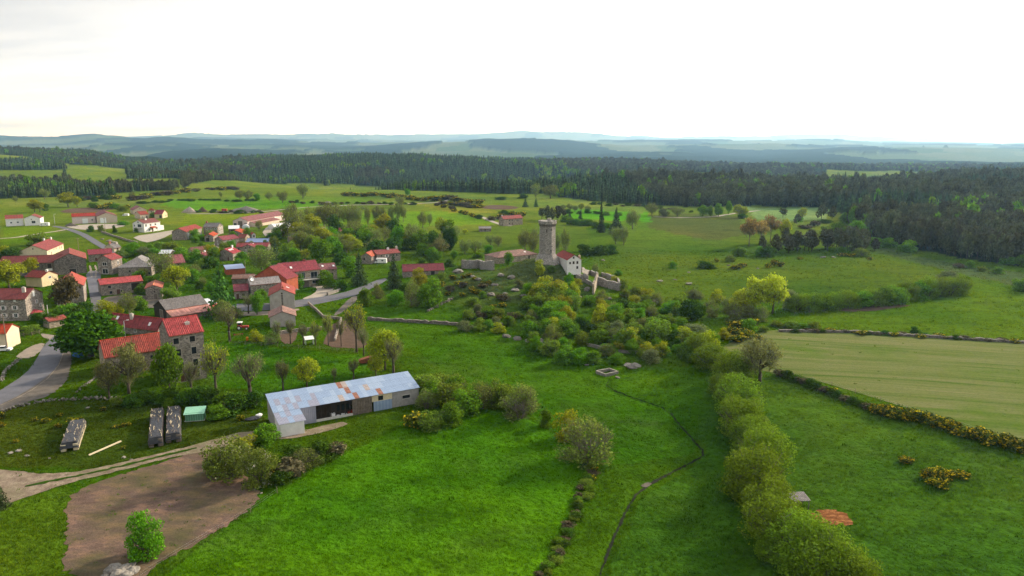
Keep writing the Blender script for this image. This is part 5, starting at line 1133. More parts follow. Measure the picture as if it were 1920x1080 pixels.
for i in range(int(2*wl*.15/cw)+1):
    for j in range(2):
        f = (j+.5)/2; link('sheet', xs3 if R.random() < .4 else xs2, sub, loc=(-hl+cw*(i+.5), ey-.15+5.4*f, zf+.02+.95*f+.02*j), rot=(a2, 0, 0))
for i in range(4, 16):    # the middle bays reach a step further out
    link('sheet', xs2 if R.random() < .7 else xs3, sub, loc=(-hl+cw*(i+.5), -hw-.75, he-.19), rot=(sl, 0, 0)) if False else None
# ---------------------------------------------------------------- the tower
tp = ground(1026, 489); tz = tp[2]; dist = tp[1]*CP-(tz-CAMZ)*SP
TR = 31.5*dist/FPX/2/0.985; TH = (489-414)*dist/FPX/math.cos(math.atan2(CAMZ-tz-8, tp[1]))
T = empty('stone_tower', (tp[0], tp[1], tz), math.radians(22.5+6), 'tall octagonal stone tower with machicolations standing on a rocky knoll', 'tower')
MB().lathe([(TR*1.75, -4), (TR*1.6, -.6), (TR*1.16, 2.3), (TR*1.03, 3.2), (TR*.6, 3.2)], 8).build('plinth', M['towerstone'], T)
MB().lathe([(TR*1.0, 2.4), (TR*.97, TH*.5), (TR*.95, TH-2.2), (TR*.95, TH-1.2)], 8).build('shaft', M['towerstone'], T)
MB().lathe([(TR*1.10, TH-1.25), (TR*1.10, TH-.25), (TR*1.12, TH-.15), (TR*1.12, TH), (TR*.98, TH), (TR*.98, TH-.5), (TR*.5, TH-.5)], 8).build('parapet', M['towerstone'], T)
MB().lathe([(TR*.97, TH-.45), (TR*.97, TH-.32), (.1, TH-.2)], 8).build('roof_slab', M['concrete'], T)
cmesh = MB().prism([(0, 0), (-.42, .9), (-.42, 1.25), (.12, 1.25), (.12, 0)], -.16, .16, 'x').mesh('corbel', M['darkstone'])
for k in range(8):
    for j in range(4):
        a0 = 2*math.pi*k/8; a1 = 2*math.pi*(k+1)/8; f = (j+.5)/4
        px, py = TR*.95*(math.cos(a0)*(1-f)+math.cos(a1)*f), TR*.95*(math.sin(a0)*(1-f)+math.sin(a1)*f); am = (a0+a1)/2
        link('corbel', cmesh, T, loc=(px, py, TH-2.48), rot=(0, 0, am+math.pi/2))
MB().lathe([(.85, TH-.4), (.85, TH+.75), (.95, TH+.8), (.95, TH+.95), (.2, TH+1.0)], 8, (0.6, -.4)).build('turret', M['towerstone'], T)
fd = math.radians(-90)-T.rotation_euler[2]
for dx, zz, w, h in ((1.35, 4.6, .42, 1.3), (-.2, 5.2, .25, .5), (1.9, 6.6, .3, .4), (-1.0, TH-4.0, .35, 1.3), (1.4, TH-3.6, .3, .8)):
    # slit openings in the faces towards the village
    ang = math.radians(-90+ (dx*9)) - T.rotation_euler[2]; kf = round((ang-math.pi/8)/(math.pi/4)); am = kf*math.pi/4+math.pi/8; rr = TR*.985*math.cos(math.pi/8)
    tx, ty = -math.sin(am), math.cos(am); ox = dx-(0 if abs(dx) < 3 else 0)
    MB().box(-w/2, w/2, -.06, .3, -h/2, h/2).build('slit', M['darkwood'], T, loc=(rr*math.cos(am)+tx*ox*.8, rr*math.sin(am)+ty*ox*.8, zz), rot=(0, 0, am+math.pi/2))
# ---------------------------------------------------------------- masonry walls following the ground
def masonry(name, px, h, th_, mat, label, cat='wall', jag=.25, z_off=0.0, pts=None, capm=None):
    P = [np.array(ground(u, v)) for u, v in px] if pts is None else [np.array(p) for p in pts]
    Q = []
    for a, b_ in zip(P[:-1], P[1:]):
        n = max(1, int(np.linalg.norm((b_-a)[:2])/1.2)); Q += [a+(b_-a)*k/n for k in range(n)]
    Q.append(P[-1]); mb = MB(); n = len(Q); org = Q[n//2]
    rows = []
    for i, q in enumerate(Q):
        d = Q[min(i+1, n-1)]-Q[max(i-1, 0)]; d = d[:2]/(np.linalg.norm(d[:2])+1e-9); nn = np.array([-d[1], d[0]])*th_/2
        z = gz(q[0], q[1]); hh = h*(1+jag*(R.random()-.5)) + z_off
        for s in (-1, 1):
            for zz in (z-1.2, z+hh): rows.append((q[0]+nn[0]*s-org[0], q[1]+nn[1]*s-org[1], zz-org[2]))
    fs = []
    for i in range(n-1):
        a = 4*i; b_ = a+4; fs += [(a, b_, b_+1, a+1), (a+2, a+3, b_+3, b_+2), (a+1, b_+1, b_+3, a+3)]
    fs += [(0, 1, 3, 2), (4*(n-1), 4*(n-1)+2, 4*(n-1)+3, 4*(n-1)+1)]
    o = mb.add(rows, fs).build(name, M[mat], None, loc=tuple(org)); return setp(o, label, cat)
masonry('rampart_wall', [(866,503),(880,504),(900,503),(925,507)], 4.2, 1.0, 'towerstone', 'curved remnant of a rampart wall near the long barn', jag=.12)
masonry('garden_wall', [(1080,520),(1098,530),(1118,540)], 1.6, .7, 'towerstone', 'grey terrace wall stepping down below the pale gabled house')
masonry('ruined_wall', [(1112,552),(1120,530)], 4.0, .8, 'warmstone', 'sunlit end wall of the ruined terrace', jag=.2)
masonry('ruined_wall', [(1120,534),(1142,541),(1164,546)], 3.4, .9, 'towerstone', 'long face of the ruined terrace wall', jag=.12)
masonry('ruined_wall', [(1164,546),(1158,530),(1128,520)], 2.4, .8, 'towerstone', 'rear wall of the ruined terrace garden', jag=.12)
masonry('garden_wall', [(1090,510),(1105,516),(1120,521)], 2.4, .8, 'towerstone', 'low wall beside the pale house garden terrace')
masonry('field_wall', [(690,600),(760,604),(830,608),(870,612)], 1.0, .9, 'darkstone', 'long dark bank wall across the sunken meadow', jag=.5)
masonry('terrace_wall', [(578,570),(592,582),(606,596),(640,600),(628,640)], 1.0, .5, 'stone', 'straight terrace wall beside the garden beds', jag=.05)
masonry('terrace_wall', [(520,628),(560,622),(604,618)], 1.2, .6, 'stone', 'stone terrace wall under the low gabled annex')
masonry('forecourt_wall', [(614,554),(638,546)], 1.2, .8, 'palerock', 'pale rubble wall at the edge of the villa forecourt')
masonry('bridge_parapet', [(1100,648),(1150,660),(1205,664)], .9, .5, 'palerock', 'low stone parapet of the track crossing the shrubby hollow')
masonry('stone_basin', [(1118,700),(1135,706),(1158,701),(1142,695),(1118,700)], .8, .5, 'palerock', 'small rectangular stone enclosure by the head of the stream', jag=.1)
masonry('garden_wall', [(190,436),(215,444),(240,452),(258,456)], 1.1, .5, 'stone', 'stone garden wall below the white two storey house')
masonry('field_wall', [(1460,622),(1600,624),(1760,634),(1930,644)], .8, .9, 'darkstone', 'dark low bank along the top of the hay field', jag=.6)
# dry stone walls: each stone is a piece
def rock_mesh(name, seed, mat, flat=0.7, sub=2):
    bm = bmesh.new(); bmesh.ops.create_icosphere(bm, subdivisions=sub, radius=.5); rg = np.random.default_rng(seed); o = rg.random(3)*50
    for v_ in bm.verts:
        p = v_.co*2.2; k = 0.45+1.05*float(fbm(np.array([p.x+o[0]+p.z*1.3]), np.array([p.y+o[1]-p.z*.9]), 4, seed)[0]); v_.co *= k; v_.co.z *= flat
        v_.co.x = round(v_.co.x/.13)*.13*.35+v_.co.x*.65; v_.co.z = round(v_.co.z/.16)*.16*.4+v_.co.z*.6
    me = bpy.data.meshes.new(name); bm.to_mesh(me); bm.free(); me.materials.append(M[mat]); return me
STONE = [rock_mesh('stone', s, 'rock' if s % 3 else 'palerock', .75, 1) for s in range(6)]
BOULDER = [rock_mesh('boulder', 20+s, 'rock' if s % 2 else 'palerock', .7, 3) for s in range(6)]
def dry_wall(px, h, step, label, size=.55):
    P = [np.array(ground(u, v)) for u, v in px]; e = empty('dry_stone_wall', tuple(P[0]), 0, label, 'wall'); o = P[0]
    for a, b_ in zip(P[:-1], P[1:]):
        n = max(1, int(np.linalg.norm((b_-a)[:2])/step))
        for k in range(n):
            for lv in range(max(1, int(h/.42))):
                if lv and R.random() < .35: continue
                q = a+(b_-a)*(k+R.random()*.7)/n; s = size*(.7+.8*R.random()); xx = q[0]+R.gauss(0, .22); yy = q[1]+R.gauss(0, .22)
                link('stone', R.choice(STONE), e, loc=(xx-o[0], yy-o[1], gz(xx, yy)-o[2]+.12+.36*lv), rot=(R.random(), R.random(), R.random()*6), scale=(s*1.3, s, s))
dry_wall([(-10,778),(30,764),(75,754),(130,750),(190,748),(235,752)], .9, .55, 'tumbled dry stone wall below the curving road')
dry_wall([(142,736),(160,722),(178,710),(196,700)], .8, .5, 'short broken stone wall by the chestnut tree')
dry_wall([(2,716),(8,700),(18,690),(40,672)], .9, .5, 'rubble bank of stones inside the road bend')
dry_wall([(800,585),(825,572),(850,560)], .9, .8, 'broken stone wall below the gorse knoll', .9)

# ---------------------------------------------------------------- small buildings placed by hand
p = ground(104, 611); FIT['garage'] = (p[0], p[1], 55, 6.0, 5.2, 2.5, .8)
house('garage', 'garage', 'little stone garage with a pinkish red roof beside the road', 'red', 'warmstone', 'garage', wins=[])
p = ground(-16, 655); FIT['edge_house'] = (p[0], p[1]+3, 8, 9.5, 8.0, 5.0, 2.0)
house('edge_house', 'yellow_house', 'yellow walled house standing before the three storey farmhouse', 'bright', 'cream', wins=[])
# white polytunnel and greenhouse
def tunnel(u, v, rz, Ln, r, mat, label, name):
    p = ground(u, v); prof = [(r*math.cos(a), r*math.sin(a)*.9) for a in np.linspace(0, math.pi, 9)]
    o = MB().prism(prof+[(-r*.98, -1), (r*.98, -1)], -Ln/2, Ln/2, 'y').build(name, M[mat], None, smooth=False, loc=tuple(p), rot=(0, 0, rz)); return setp(o, label, 'tunnel')
tunnel(527, 428, math.radians(-40), 16, 4.2, 'whitepaint', 'white polytunnel beside the long farm hall', 'polytunnel')
tunnel(513, 428, math.radians(-40), 6, 3.0, 'steel', 'grey covered wagon shelter by the white polytunnel', 'shelter')
tunnel(461, 427, math.radians(20), 8, 2.6, 'palemetal', 'pale domed shelter beside the metal roofed shed', 'shelter')
# mint green shed
p = ground(367, 786); e = empty('garden_shed', tuple(p), math.radians(12), 'small mint green metal shed near the covered woodpiles', 'shed')
MB().box(-1.9, 1.9, -1.1, 1.1, -.5, 1.9).build('wall', M['greendark'], e); MB().prism([(-1.5, 1.75), (1.3, 2.55), (1.3, 2.45), (-1.5, 1.65)], -2.15, 2.15).build('roof', M['mint'], e)
for k in range(8): MB().box(-1.85+.5*k, -1.78+.5*k, -1.14, -1.1, -.4, 1.75).build('rib', M['mint'], e)
MB().box(-2.1, 2.1, -1.3, 1.3, -.6, .06).build('slab', M['concrete'], e)
# white field shelter
p = ground(580, 645); e = empty('field_shelter', tuple(p), math.radians(25), 'small white roofed shelter among the pollard trees', 'shelter')
MB().prism([(-1.1, 1.7), (1.1, 2.3), (1.1, 2.22), (-1.1, 1.62)], -1.4, 1.4).build('roof', M['whitepaint'], e)
for a, b_ in ((-1.2, -.9), (1.2, -.9), (-1.2, .9), (1.2, .9)): MB().box(a-.06, a+.06, b_-.06, b_+.06, -.3, 1.7 if b_ < 0 else 2.2).build('post', M['whitepaint'], e)
MB().box(1.1, 1.16, -.9, .9, 0, 1.75).build('side_panel', M['whitepaint'], e)
# woodpiles under tarpaulin
def woodpile(u0, v0, u1, v1, w, h, label, logs=True):
    a = np.array(ground(u0, v0)); b_ = np.array(ground(u1, v1)); d = (b_-a)[:2]; Ln = np.linalg.norm(d); rz = math.atan2(d[1], d[0])-math.pi/2
    c = (a+b_)/2; e = empty('covered_woodpile', tuple(c), rz, label, 'woodpile'); rg = np.random.default_rng(int(u0))
    nx, ny = 10, int(Ln/.35); vs = []; fs = []
    for j in range(ny+1):
        for i in range(nx+1):
            f = i/nx; xx = (f-.5)*w*1.06; zz = h+.10*math.sin(f*math.pi)+.10*rg.random()
            if i in (0, nx): zz = h*.55+.25*rg.random(); xx *= 1.04
            if j in (0, ny): zz *= .35
            vs.append((xx+.04*rg.normal(), -Ln/2+Ln*j/ny, zz))
    for j in range(ny):
        for i in range(nx): k = j*(nx+1)+i; fs.append((k, k+1, k+nx+2, k+nx+1))
    MB().add(vs, fs).build('tarpaulin', M['tarp'], e)
    lm = MB(); lm.tube((-.5, 0, 0), (.5, 0, 0), .11, .11, 7); lm = lm.mesh('log', M['palewood' if logs else 'wood'])
    nl = int(Ln/.27)
    for j in range(nl):
        for sgn in (-1, 1):
            for lv in range(int(h/.27)):
                if R.random() < .25: continue
                link('log', lm, e, loc=(sgn*(w/2-.42), -Ln/2+.2+(Ln-.4)*j/nl, .12+.24*lv), rot=(0, R.uniform(-.06, .06), R.uniform(-.1, .1)), scale=(.9, 1, 1))
    for k in range(int(Ln*2.4)):     # planks holding the sheet down
        ll = .7+1.1*R.random(); yy = R.uniform(-Ln/2+.5, Ln/2-.5); xx = R.choice((-1, 1))*w*R.choice((.15, .30, .40, .45)) if R.random() < .8 else R.uniform(-w/2, w/2)*.8
        MB().box(-.05, .05, -ll/2, ll/2, 0, .05).build('batten', M['palewood' if R.random() < .5 else 'wood'], e, loc=(xx, yy, h+.20), rot=(0, 0, R.uniform(-.25, .25)))
    return e
woodpile(131, 847, 147, 800, 3.0, 1.7, 'single black covered woodpile with cut log ends in the broom meadow')
woodpile(293, 839, 296, 780, 2.55, 1.9, 'left of two side by side woodpiles under black sheeting', False)
woodpile(326, 831, 327, 776, 2.7, 1.9, 'black covered woodpile next to the mint green shed', False)
# timber beam
a = np.array(ground(167, 856)); b_ = np.array(ground(227, 829)); c = (a+b_)/2
o = MB().box(-.14, .14, -np.linalg.norm(a-b_)/2, np.linalg.norm(a-b_)/2, 0, .24).build('timber_beam', M['palewood'], None, loc=(c[0], c[1], c[2]+.15), rot=(0, 0, math.atan2(*(b_-a)[:2][::-1])-math.pi/2)); setp(o, 'long pale timber beam lying in the broom meadow', 'beam')
# ---------------------------------------------------------------- wheels and vehicles
def wheel(par, x, y, r, w, rim='whitepaint'):
    prof = [(r*.55, -w/2), (r*.95, -w/2), (r, -w*.3), (r, w*.3), (r*.95, w/2), (r*.55, w/2)]
    o = MB().lathe(prof, 16).build('wheel', M['tyre'], par, loc=(x, y, r), rot=(math.pi/2, 0, 0)); MB().lathe([(r*.1, -w*.52), (r*.52, -w*.50), (r*.54, w*.5), (r*.1, w*.52)], 12).build('rim', M[rim], o); return o
p = ground(453, 618); e = empty('tractor', tuple(p), math.radians(8), 'red tractor with a white cab roof parked in the grass', 'tractor')
MB().box(.2, 2.3, -.36, .36, .75, 1.35).prism([(.2, 1.35), (2.25, 1.28), (2.3, 1.0), (.2, 1.0)], -.33, .33, 'y').build('bonnet', M['redpaint'], e)
MB().box(-1.0, 2.0, -.22, .22, .55, .8).build('chassis', M['tyre'], e)
c_ = MB().prism([(-1.15, 1.0), (.2, 1.0), (.3, 1.3), (.1, 2.35), (-1.0, 2.35)], -.62, .62, 'y').build('cab', M['glass'], e)
for a, b_ in ((-1.05, -.64), (-1.05, .64), (.12, -.64), (.12, .64)): MB().box(a-.05, a+.05, b_-.05, b_+.05, 1.0, 2.4).build('cab_post', M['redpaint'], c_)
MB().box(-1.25, .35, -.78, .78, 2.38, 2.62).build('cab_roof', M['whitepaint'], e)
for s in (-1, 1):
    wheel(e, -.6, s*.85, .78, .42); wheel(e, 1.75, s*.72, .48, .28); MB().prism([(-1.35, 1.1), (-.9, 1.62), (-.2, 1.62), (.2, 1.25), (.2, 1.18), (-.2, 1.52), (-.9, 1.52), (-1.3, 1.05)], s*.85-.2, s*.85+.2, 'y').build('mudguard', M['redpaint'], e)
MB().tube((1.2, .2, 1.3), (1.2, .2, 2.1), .05, .05).build('exhaust', M['tyre'], e)
def car(u, v, rz, kind, mat, label, cat='car'):
    p = ground(u, v); e = empty('parked_'+cat.replace(' ', '_'), tuple(p), math.radians(rz), label, cat)
    if kind == 'car': Ln, w, body, cab = 4.1, 1.7, [(-2.05, .3), (-2.1, .85), (-1.5, .95), (1.0, .95), (2.0, .78), (2.05, .3)], [(-1.6, .93), (-1.15, 1.45), (.25, 1.47), (1.0, .93)]
    elif kind == 'van': Ln, w, body, cab = 5.2, 1.95, [(-2.6, .35), (-2.6, 2.1), (1.1, 2.15), (1.7, 1.3), (2.5, 1.05), (2.6, .35)], [(1.05, 1.35), (1.0, 2.0), (1.15, 2.05), (1.72, 1.32)]
    else: Ln, w, body, cab = 6.2, 2.2, [(-3.1, .4), (-3.1, 2.7), (2.2, 2.8), (2.3, 2.2), (1.9, 1.9), (2.5, 1.2), (3.1, 1.05), (3.15, .4)], [(1.5, 1.25), (1.5, 1.85), (1.85, 1.88), (2.45, 1.22)]
    MB().prism(body, -w/2, w/2, 'y').build('body', M[mat], e); MB().prism(cab, -w/2-.012 if kind != 'car' else -w/2+.12, w/2+.012 if kind != 'car' else w/2-.12, 'y').build('cab_window', M['glass'], e)
    if kind == 'car': MB().prism([(-1.15, 1.46), (.25, 1.48), (.2, 1.53), (-1.1, 1.52)], -w/2+.14, w/2-.14, 'y').build('car_roof', M[mat], e)
    if kind == 'camper':
        for s in (-1, 1): MB().box(-1.6, -.6, *sorted((s*w/2, s*(w/2+.02))), 1.4, 2.0).build('side_window', M['glass'], e)
    for a in (-Ln*.30, Ln*.30):
        for s in (-1, 1): wheel(e, a, s*(w/2-.08), .33, .22, 'steel')
    for s in (-1, 1): MB().box(Ln/2-.05, Ln/2+.03, s*w*.36-.14, s*w*.36+.14, .62, .82).build('headlight', M['whitepaint'], e)
    return e
car(714, 494, 178, 'camper', 'whitepaint', 'white camper van parked by the red roofed stone house', 'camper van')
car(8, 658, 10, 'car', 'whitepaint', 'white car parked below the wooden pole near the yellow house')
car(236, 405, 175, 'van', 'whitepaint', 'white van parked by bushes above the pink farm hall', 'van')
car(84, 424, 190, 'camper', 'whitepaint', 'white motorhome beside the white bungalow', 'camper van')
car(514, 418, 160, 'car', 'whitepaint', 'white car parked in front of the long farm hall')
car(464, 481, 190, 'car', 'redpaint', 'dark red car parked by the gabled house front')
car(457, 483, 190, 'car', 'whitepaint', 'white car parked beside the dark red car')
car(576, 415, 20, 'van', 'whitepaint', 'white van glimpsed under the tall budding trees', 'van')
# rust red trailer
p = ground(687, 681); e = empty('farm_trailer', tuple(p), math.radians(15), 'rust red farm trailer tipped on the grass behind the metal shed', 'trailer')
MB().prism([(-1.9, .5), (-2.1, 1.0), (-1.6, 1.25), (1.2, 2.0), (1.7, 1.6), (1.5, .3), (-1.5, .3)], -.9, .9, 'y').build('body', M['rust'], e)
for s in (-1, 1): wheel(e, .4, s*1.0, .42, .25, 'rust')
MB().tube((-2.0, 0, .6), (-2.7, 0, .35), .09, .07).build('drawbar', M['palewood'], e)
# hay machinery, bins and things beside the shed
p = ground(447, 629); e = empty('hay_rake', tuple(p), .4, 'rusty red hay rake left beside the tractor', 'machine')
MB().tube((-1.4, 0, .5), (1.4, 0, .5), .07, .07).build('beam', M['redpaint'], e)
for k in range(6): MB().tube((-1.2+.48*k, 0, .5), (-1.25+.48*k, -.7, .05), .05, .03).build('tine', M['rust'], e)
for s in (-1.2, 1.2): wheel(e, s, .3, .35, .12, 'rust')
p = ground(444, 594); e = empty('muck_spreader', tuple(p), .1, 'red farm spreader parked by the dark timber barn', 'machine')
MB().prism([(-1.0, 1.5), (1.0, 1.5), (.6, .6), (-.6, .6)], -1.3, 1.3).build('hopper', M['redpaint'], e); [wheel(e, 0, s*1.1, .45, .25, 'steel') for s in (-1, 1)]
p = ground(429, 581); o = MB().prism([(-.5, 0), (.5, 0), (.55, 1.2), (.2, 1.5), (-.55, 1.3)], -.5, .5, 'x').build('grit_bin', M['orange_p'], None, loc=tuple(p)); setp(o, 'orange yellow grit bin beside the village road', 'bin')
p = ground(464, 639); o = MB().lathe([(.35, 0), (.4, .9), (.38, 1.2), (.1, 1.25)], 10).build('drum', M['orange_p'], None, loc=tuple(p)); setp(o, 'orange drum in the grass near the tractor', 'drum')
p = ground(146, 668); o = MB().prism([(-1.6, 0), (1.6, 0), (1.5, .9), (.6, 1.25), (-1.5, 1.1)], -.7, .7, 'y').build('covered_trailer', M['bluecan'], None, loc=tuple(p), rot=(0, 0, -.5)); setp(o, 'low load under a blue tarpaulin beside the chestnut tree', 'tarpaulin')
p = ground(624, 783); e = empty('water_tank', tuple(p), .45, 'white cube water tank in front of the metal shed', 'tank')
MB().box(-.5, .5, -.5, .5, .15, 1.1).build('tank', M['whitepaint'], e); MB().box(-.55, .55, -.55, .55, 0, .14).build('pallet', M['wood'], e); MB().lathe([(.14, 1.1), (.14, 1.2), (.05, 1.2)], 10).build('cap', M['tyre'], e)
for k, (u, v) in enumerate(((634, 782), (641, 780), (648, 779))):
    p = ground(u, v); o = link('feed_sack', rock_mesh('feed_sack', 70+k, 'whitepaint', .6, 2), None, tuple(p+np.array([0, 0, .3])), (0, 0, k), (1.2, .9, .9)); setp(o, ('crumpled white sack next to the water tank', 'middle one of three white sacks by the shed', 'crumpled white sack next to the red crate')[k], 'sack', 'white sacks before the shed')
for k, (u, v) in enumerate(((657, 777), (664, 774))):
    p = ground(u, v); e = empty('crate', tuple(p), .45, ('red crate next to the white sacks', 'outer red crate before the weathered boards')[k], 'crate', 'red crates before the shed')
    MB().box(-.55, .55, -.4, .4, 0, .08).box(-.55, .55, -.4, -.35, .08, .8).box(-.55, .55, .35, .4, .08, .8).build('box', M['redpaint'], e); [MB().box(*sorted((s*.5, s*.55)), -.35, .35, .08, .8).build('end_panel', M['redpaint'], e) for s in (-1, 1)]
p = ground(474, 787); o = link('silage_sheet', rock_mesh('silage_sheet', 81, 'tarp', .35, 3), None, tuple(p+np.array([0, 0, .3])), (0, 0, .4), (3.4, 1.8, 1.8)); setp(o, 'crumpled black sheet lying beside the metal shed', 'sheet')
p = ground(486, 782); o = link('feed_bag', rock_mesh('feed_bag', 82, 'whitepaint', .6, 2), None, tuple(p+np.array([0, 0, .45])), (0, 0, .4), (1.5, 1.1, 1.4)); setp(o, 'pale bag slumped on the black sheet', 'bag')
# feeder and straw in the right field
p = ground(1494, 951); e = empty('cattle_shelter', tuple(p), math.radians(4), 'small grey roofed shelter beside the orange straw', 'shelter')
MB().prism([(-1.4, 1.9), (1.4, 2.2), (1.4, 2.12), (-1.4, 1.82)], -1.7, 1.7).build('roof', M['slate'], e); [MB().box(a-.06, a+.06, b_-.06, b_+.06, -.4, 1.85).build('post', M['wood'], e) for a in (-1.5, 1.5) for b_ in (-1.2, 1.2)]; MB().box(-1.6, 1.6, 1.15, 1.25, 0, 2.0).build('back_wall', M['wood'], e)
M['straw'] = mat_earth('straw', (0.20, 0.082, 0.034), (0.42, 0.20, 0.085), None, 0, (1, 1.6, 1), .4, 0.9, 0.9)
drape('straw_litter', gpoly([(1512,962),(1535,960),(1558,952),(1580,962),(1600,976),(1590,986),(1556,984),(1530,988)]), M['straw'], .10, .5, .6, 'trampled orange straw on the right hand field', 'straw', smooth=1)
# ---------------------------------------------------------------- heaps by the quarry yard
M['sand'] = mat_earth('sand', (0.36, 0.30, 0.25), (0.46, 0.39, 0.33), None, 0, (1, 1, 1), 0, 0.8)
def heap(u, v, wpx, hpx, mat, label, name='gravel_heap', dep_=.6):
    p = ground(u, v); k = p[1]/FPX; w, h = wpx*k, hpx*k; V = []; F = []; n, mth = 28, 10
    for i in range(mth+1):
        for j in range(n):
            a = 6.283*j/n; f = i/mth; rr = (1-f)*(1+.10*math.sin(3*a+u)+.06*R.random()); V.append((w/2*rr*math.cos(a), w/2*dep_*rr*math.sin(a), h*(f**.9)*(1-.12*R.random()*(f < 1))-.3*(i == 0)))
    F = [(i*n+j, i*n+(j+1) % n, (i+1)*n+(j+1) % n, (i+1)*n+j) for i in range(mth) for j in range(n)]
    o = MB().add(V, F).build(name, M[mat], None, smooth=True, loc=tuple(p)); return setp(o, label, 'heap')
heap(356, 398, 28, 11, 'sand', 'conical pale gravel heap on the plateau yard'); heap(380, 397, 20, 10, 'soil', 'dark earth heap beside the pale gravel heap', 'earth_heap'); heap(462, 397, 70, 11, 'palerock', 'long heap of broken pale stone on the plateau', 'stone_heap', .35); heap(615, 383, 40, 6, 'palerock', 'low heap of pale rubble by the plateau track', 'rubble_heap', .35)
heap(133, 424, 26, 7, 'shoulder', 'dark gravel heap beside the pink farm building'); 
for k, (u, v) in enumerate(((398,397),(408,398),(440,398),(452,399),(475,399),(488,397),(612,382),(628,383))):
    p = ground(u, v); s = 3.2+R.random()*1.5; o = link('boulder', BOULDER[k % 6], None, tuple(p+np.array([0, 0, .4])), (0, 0, k), (s, s*.8, s*.8)); setp(o, 'pale quarry block lying along the stone heaps', 'boulder', 'quarry blocks on the plateau')
p = ground(421, 397); e = empty('dumper', tuple(p), 0, 'red dumper standing before the heap of broken stone', 'machine'); MB().prism([(-2, 1.0), (2, 1.0), (2.4, 2.6), (-2.2, 2.8)], -1.1, 1.1, 'y').build('skip', M['redpaint'], e); [wheel(e, a, s, .6, .4, 'steel') for a in (-1.2, 1.3) for s in (-1, 1)]
# ---------------------------------------------------------------- poles
def pole(u, v, vtop, label, cross=True, lamp=False, mat='pole'):
    p = ground(u, v); d = p[1]*CP-(p[2]-CAMZ)*SP; h = (v-vtop)*d/FPX/math.cos(math.atan2(CAMZ-p[2], p[1])); e = empty('utility_pole' if not lamp else 'street_lamp', tuple(p), R.uniform(-.3, .3), label, 'pole' if not lamp else 'street lamp')
    MB().tube((0, 0, -.4), (0, 0, h), .16, .11, 8).build('post', M[mat], e)
    if cross:
        MB().box(-1.0, 1.0, -.07, .07, h-.75, h-.6).build('crossarm', M[mat], e); [MB().lathe([(.05, h-.6), (.07, h-.45), (.03, h-.4)], 6, (s, 0)).build('insulator', M['whitepaint'], e) for s in (-.85, 0.3, .85)]
    if lamp: MB().tube((0, 0, h), (.9, 0, h+.25), .05, .05).build('arm', M['steel'], e); MB().box(.8, 1.5, -.14, .14, h+.15, h+.3).build('lamp_head', M['whitepaint'], e)
    return p, h
P1 = pole(14, 658, 590, 'tall wooden utility pole by the yellow walled house'); P2 = pole(92, 604, 572, 'pale slim pole beside the little garage', False, mat='concrete'); pole(235, 632, 602, 'slim street lamp in front of the rear stone wing', False, True, 'steel')
pole(198, 436, 408, 'utility pole with a wide crossarm by the white two storey house'); pole(148, 471, 446, 'utility pole by the lane behind the cream farmhouse', True); pole(461, 518, 488, 'wooden utility pole above the blue roofed shed', False); pole(454, 492, 478, 'wooden pole near the stone gabled house with skylights', False)
pole(103, 421, 402, 'street lamp on the yard beside the white motorhome', False, True, 'steel'); pole(364, 454, 442, 'short pole in front of the grey stone barn', True); pole(541, 450, 425, 'slim wooden pole near the black boarded shed', False)
a = Vector(P1[0])+Vector((0, 0, P1[1]-.5)); b_ = Vector(P2[0])+Vector((0, 0, P2[1]-.2)); mb = MB(); N_ = 14; pr = a
for k in range(1, N_+1):
    q = a.lerp(b_, k/N_)-Vector((0, 0, 2.2*math.sin(math.pi*k/N_))); mb.tube(pr, q, .03, .03, 4, cap=False); pr = q
setp(mb.build('overhead_cable', M['tyre']), 'thin cable sagging between the tall wooden pole and the slim pole', 'cable')
# ---------------------------------------------------------------- fences
pm = MB().tube((0, 0, -.3), (0, 0, 1.15), .06, .05, 6).mesh('post', M['pole'])
def fence(px, step, label, wires=2):
    P = [np.array(ground(u, v)) for u, v in px]; o = P[0]; e = empty('wire_fence', tuple(o), 0, label, 'fence'); pts = []
    for a, b_ in zip(P[:-1], P[1:]):
        n = max(1, int(np.linalg.norm((b_-a)[:2])/step)); pts += [a+(b_-a)*k/n for k in range(n)]
    pts.append(P[-1]); tops = []
    for q in pts:
        z = gz(q[0], q[1]); link('post', pm, e, loc=(q[0]-o[0], q[1]-o[1], z-o[2]), rot=(R.gauss(0, .05), R.gauss(0, .05), 0), scale=(1, 1, .9+.25*R.random())); tops.append(Vector((q[0]-o[0], q[1]-o[1], z-o[2])))
    for w in range(wires):
        mb = MB()
        for a, b_ in zip(tops[:-1], tops[1:]): mb.tube(a+Vector((0, 0, .5+.4*w)), b_+Vector((0, 0, .5+.4*w)), .008, .008, 3, cap=False)
        mb.build('wire', M['steel'], e)
fence([(1455,698),(1560,724),(1700,768),(1860,818),(1935,840)], 5.0, 'post and wire fence along the lower edge of the hay field')
fence([(262,1085),(330,1042),(400,1000),(470,960),(520,925)], 4.0, 'post and wire fence between bare soil and bright meadow')
fence([(1490,590),(1600,580),(1700,572)], 6.0, 'post and wire fence under the long hedge')
fence([(430,645),(520,650),(600,655),(665,662)], 5.0, 'wire fence along the row of pollards')
P = [np.array(ground(u, v)) for u, v in ((30,632),(45,631),(60,629),(74,626))]; e = empty('rail_fence', tuple(P[0]), 0, 'weathered rail fence round the garden by the farmhouse', 'fence')
for q in P: MB().box(-.08, .08, -.08, .08, -.3, 1.2).build('post', M['wood'], e, loc=tuple(q-P[0]))
for a, b_ in zip(P[:-1], P[1:]):
    for zz in (.5, 1.0): MB().tube(Vector(a-P[0])+Vector((0, 0, zz)), Vector(b_-P[0])+Vector((0, 0, zz)), .05, .05, 5).build('rail', M['wood'], e)
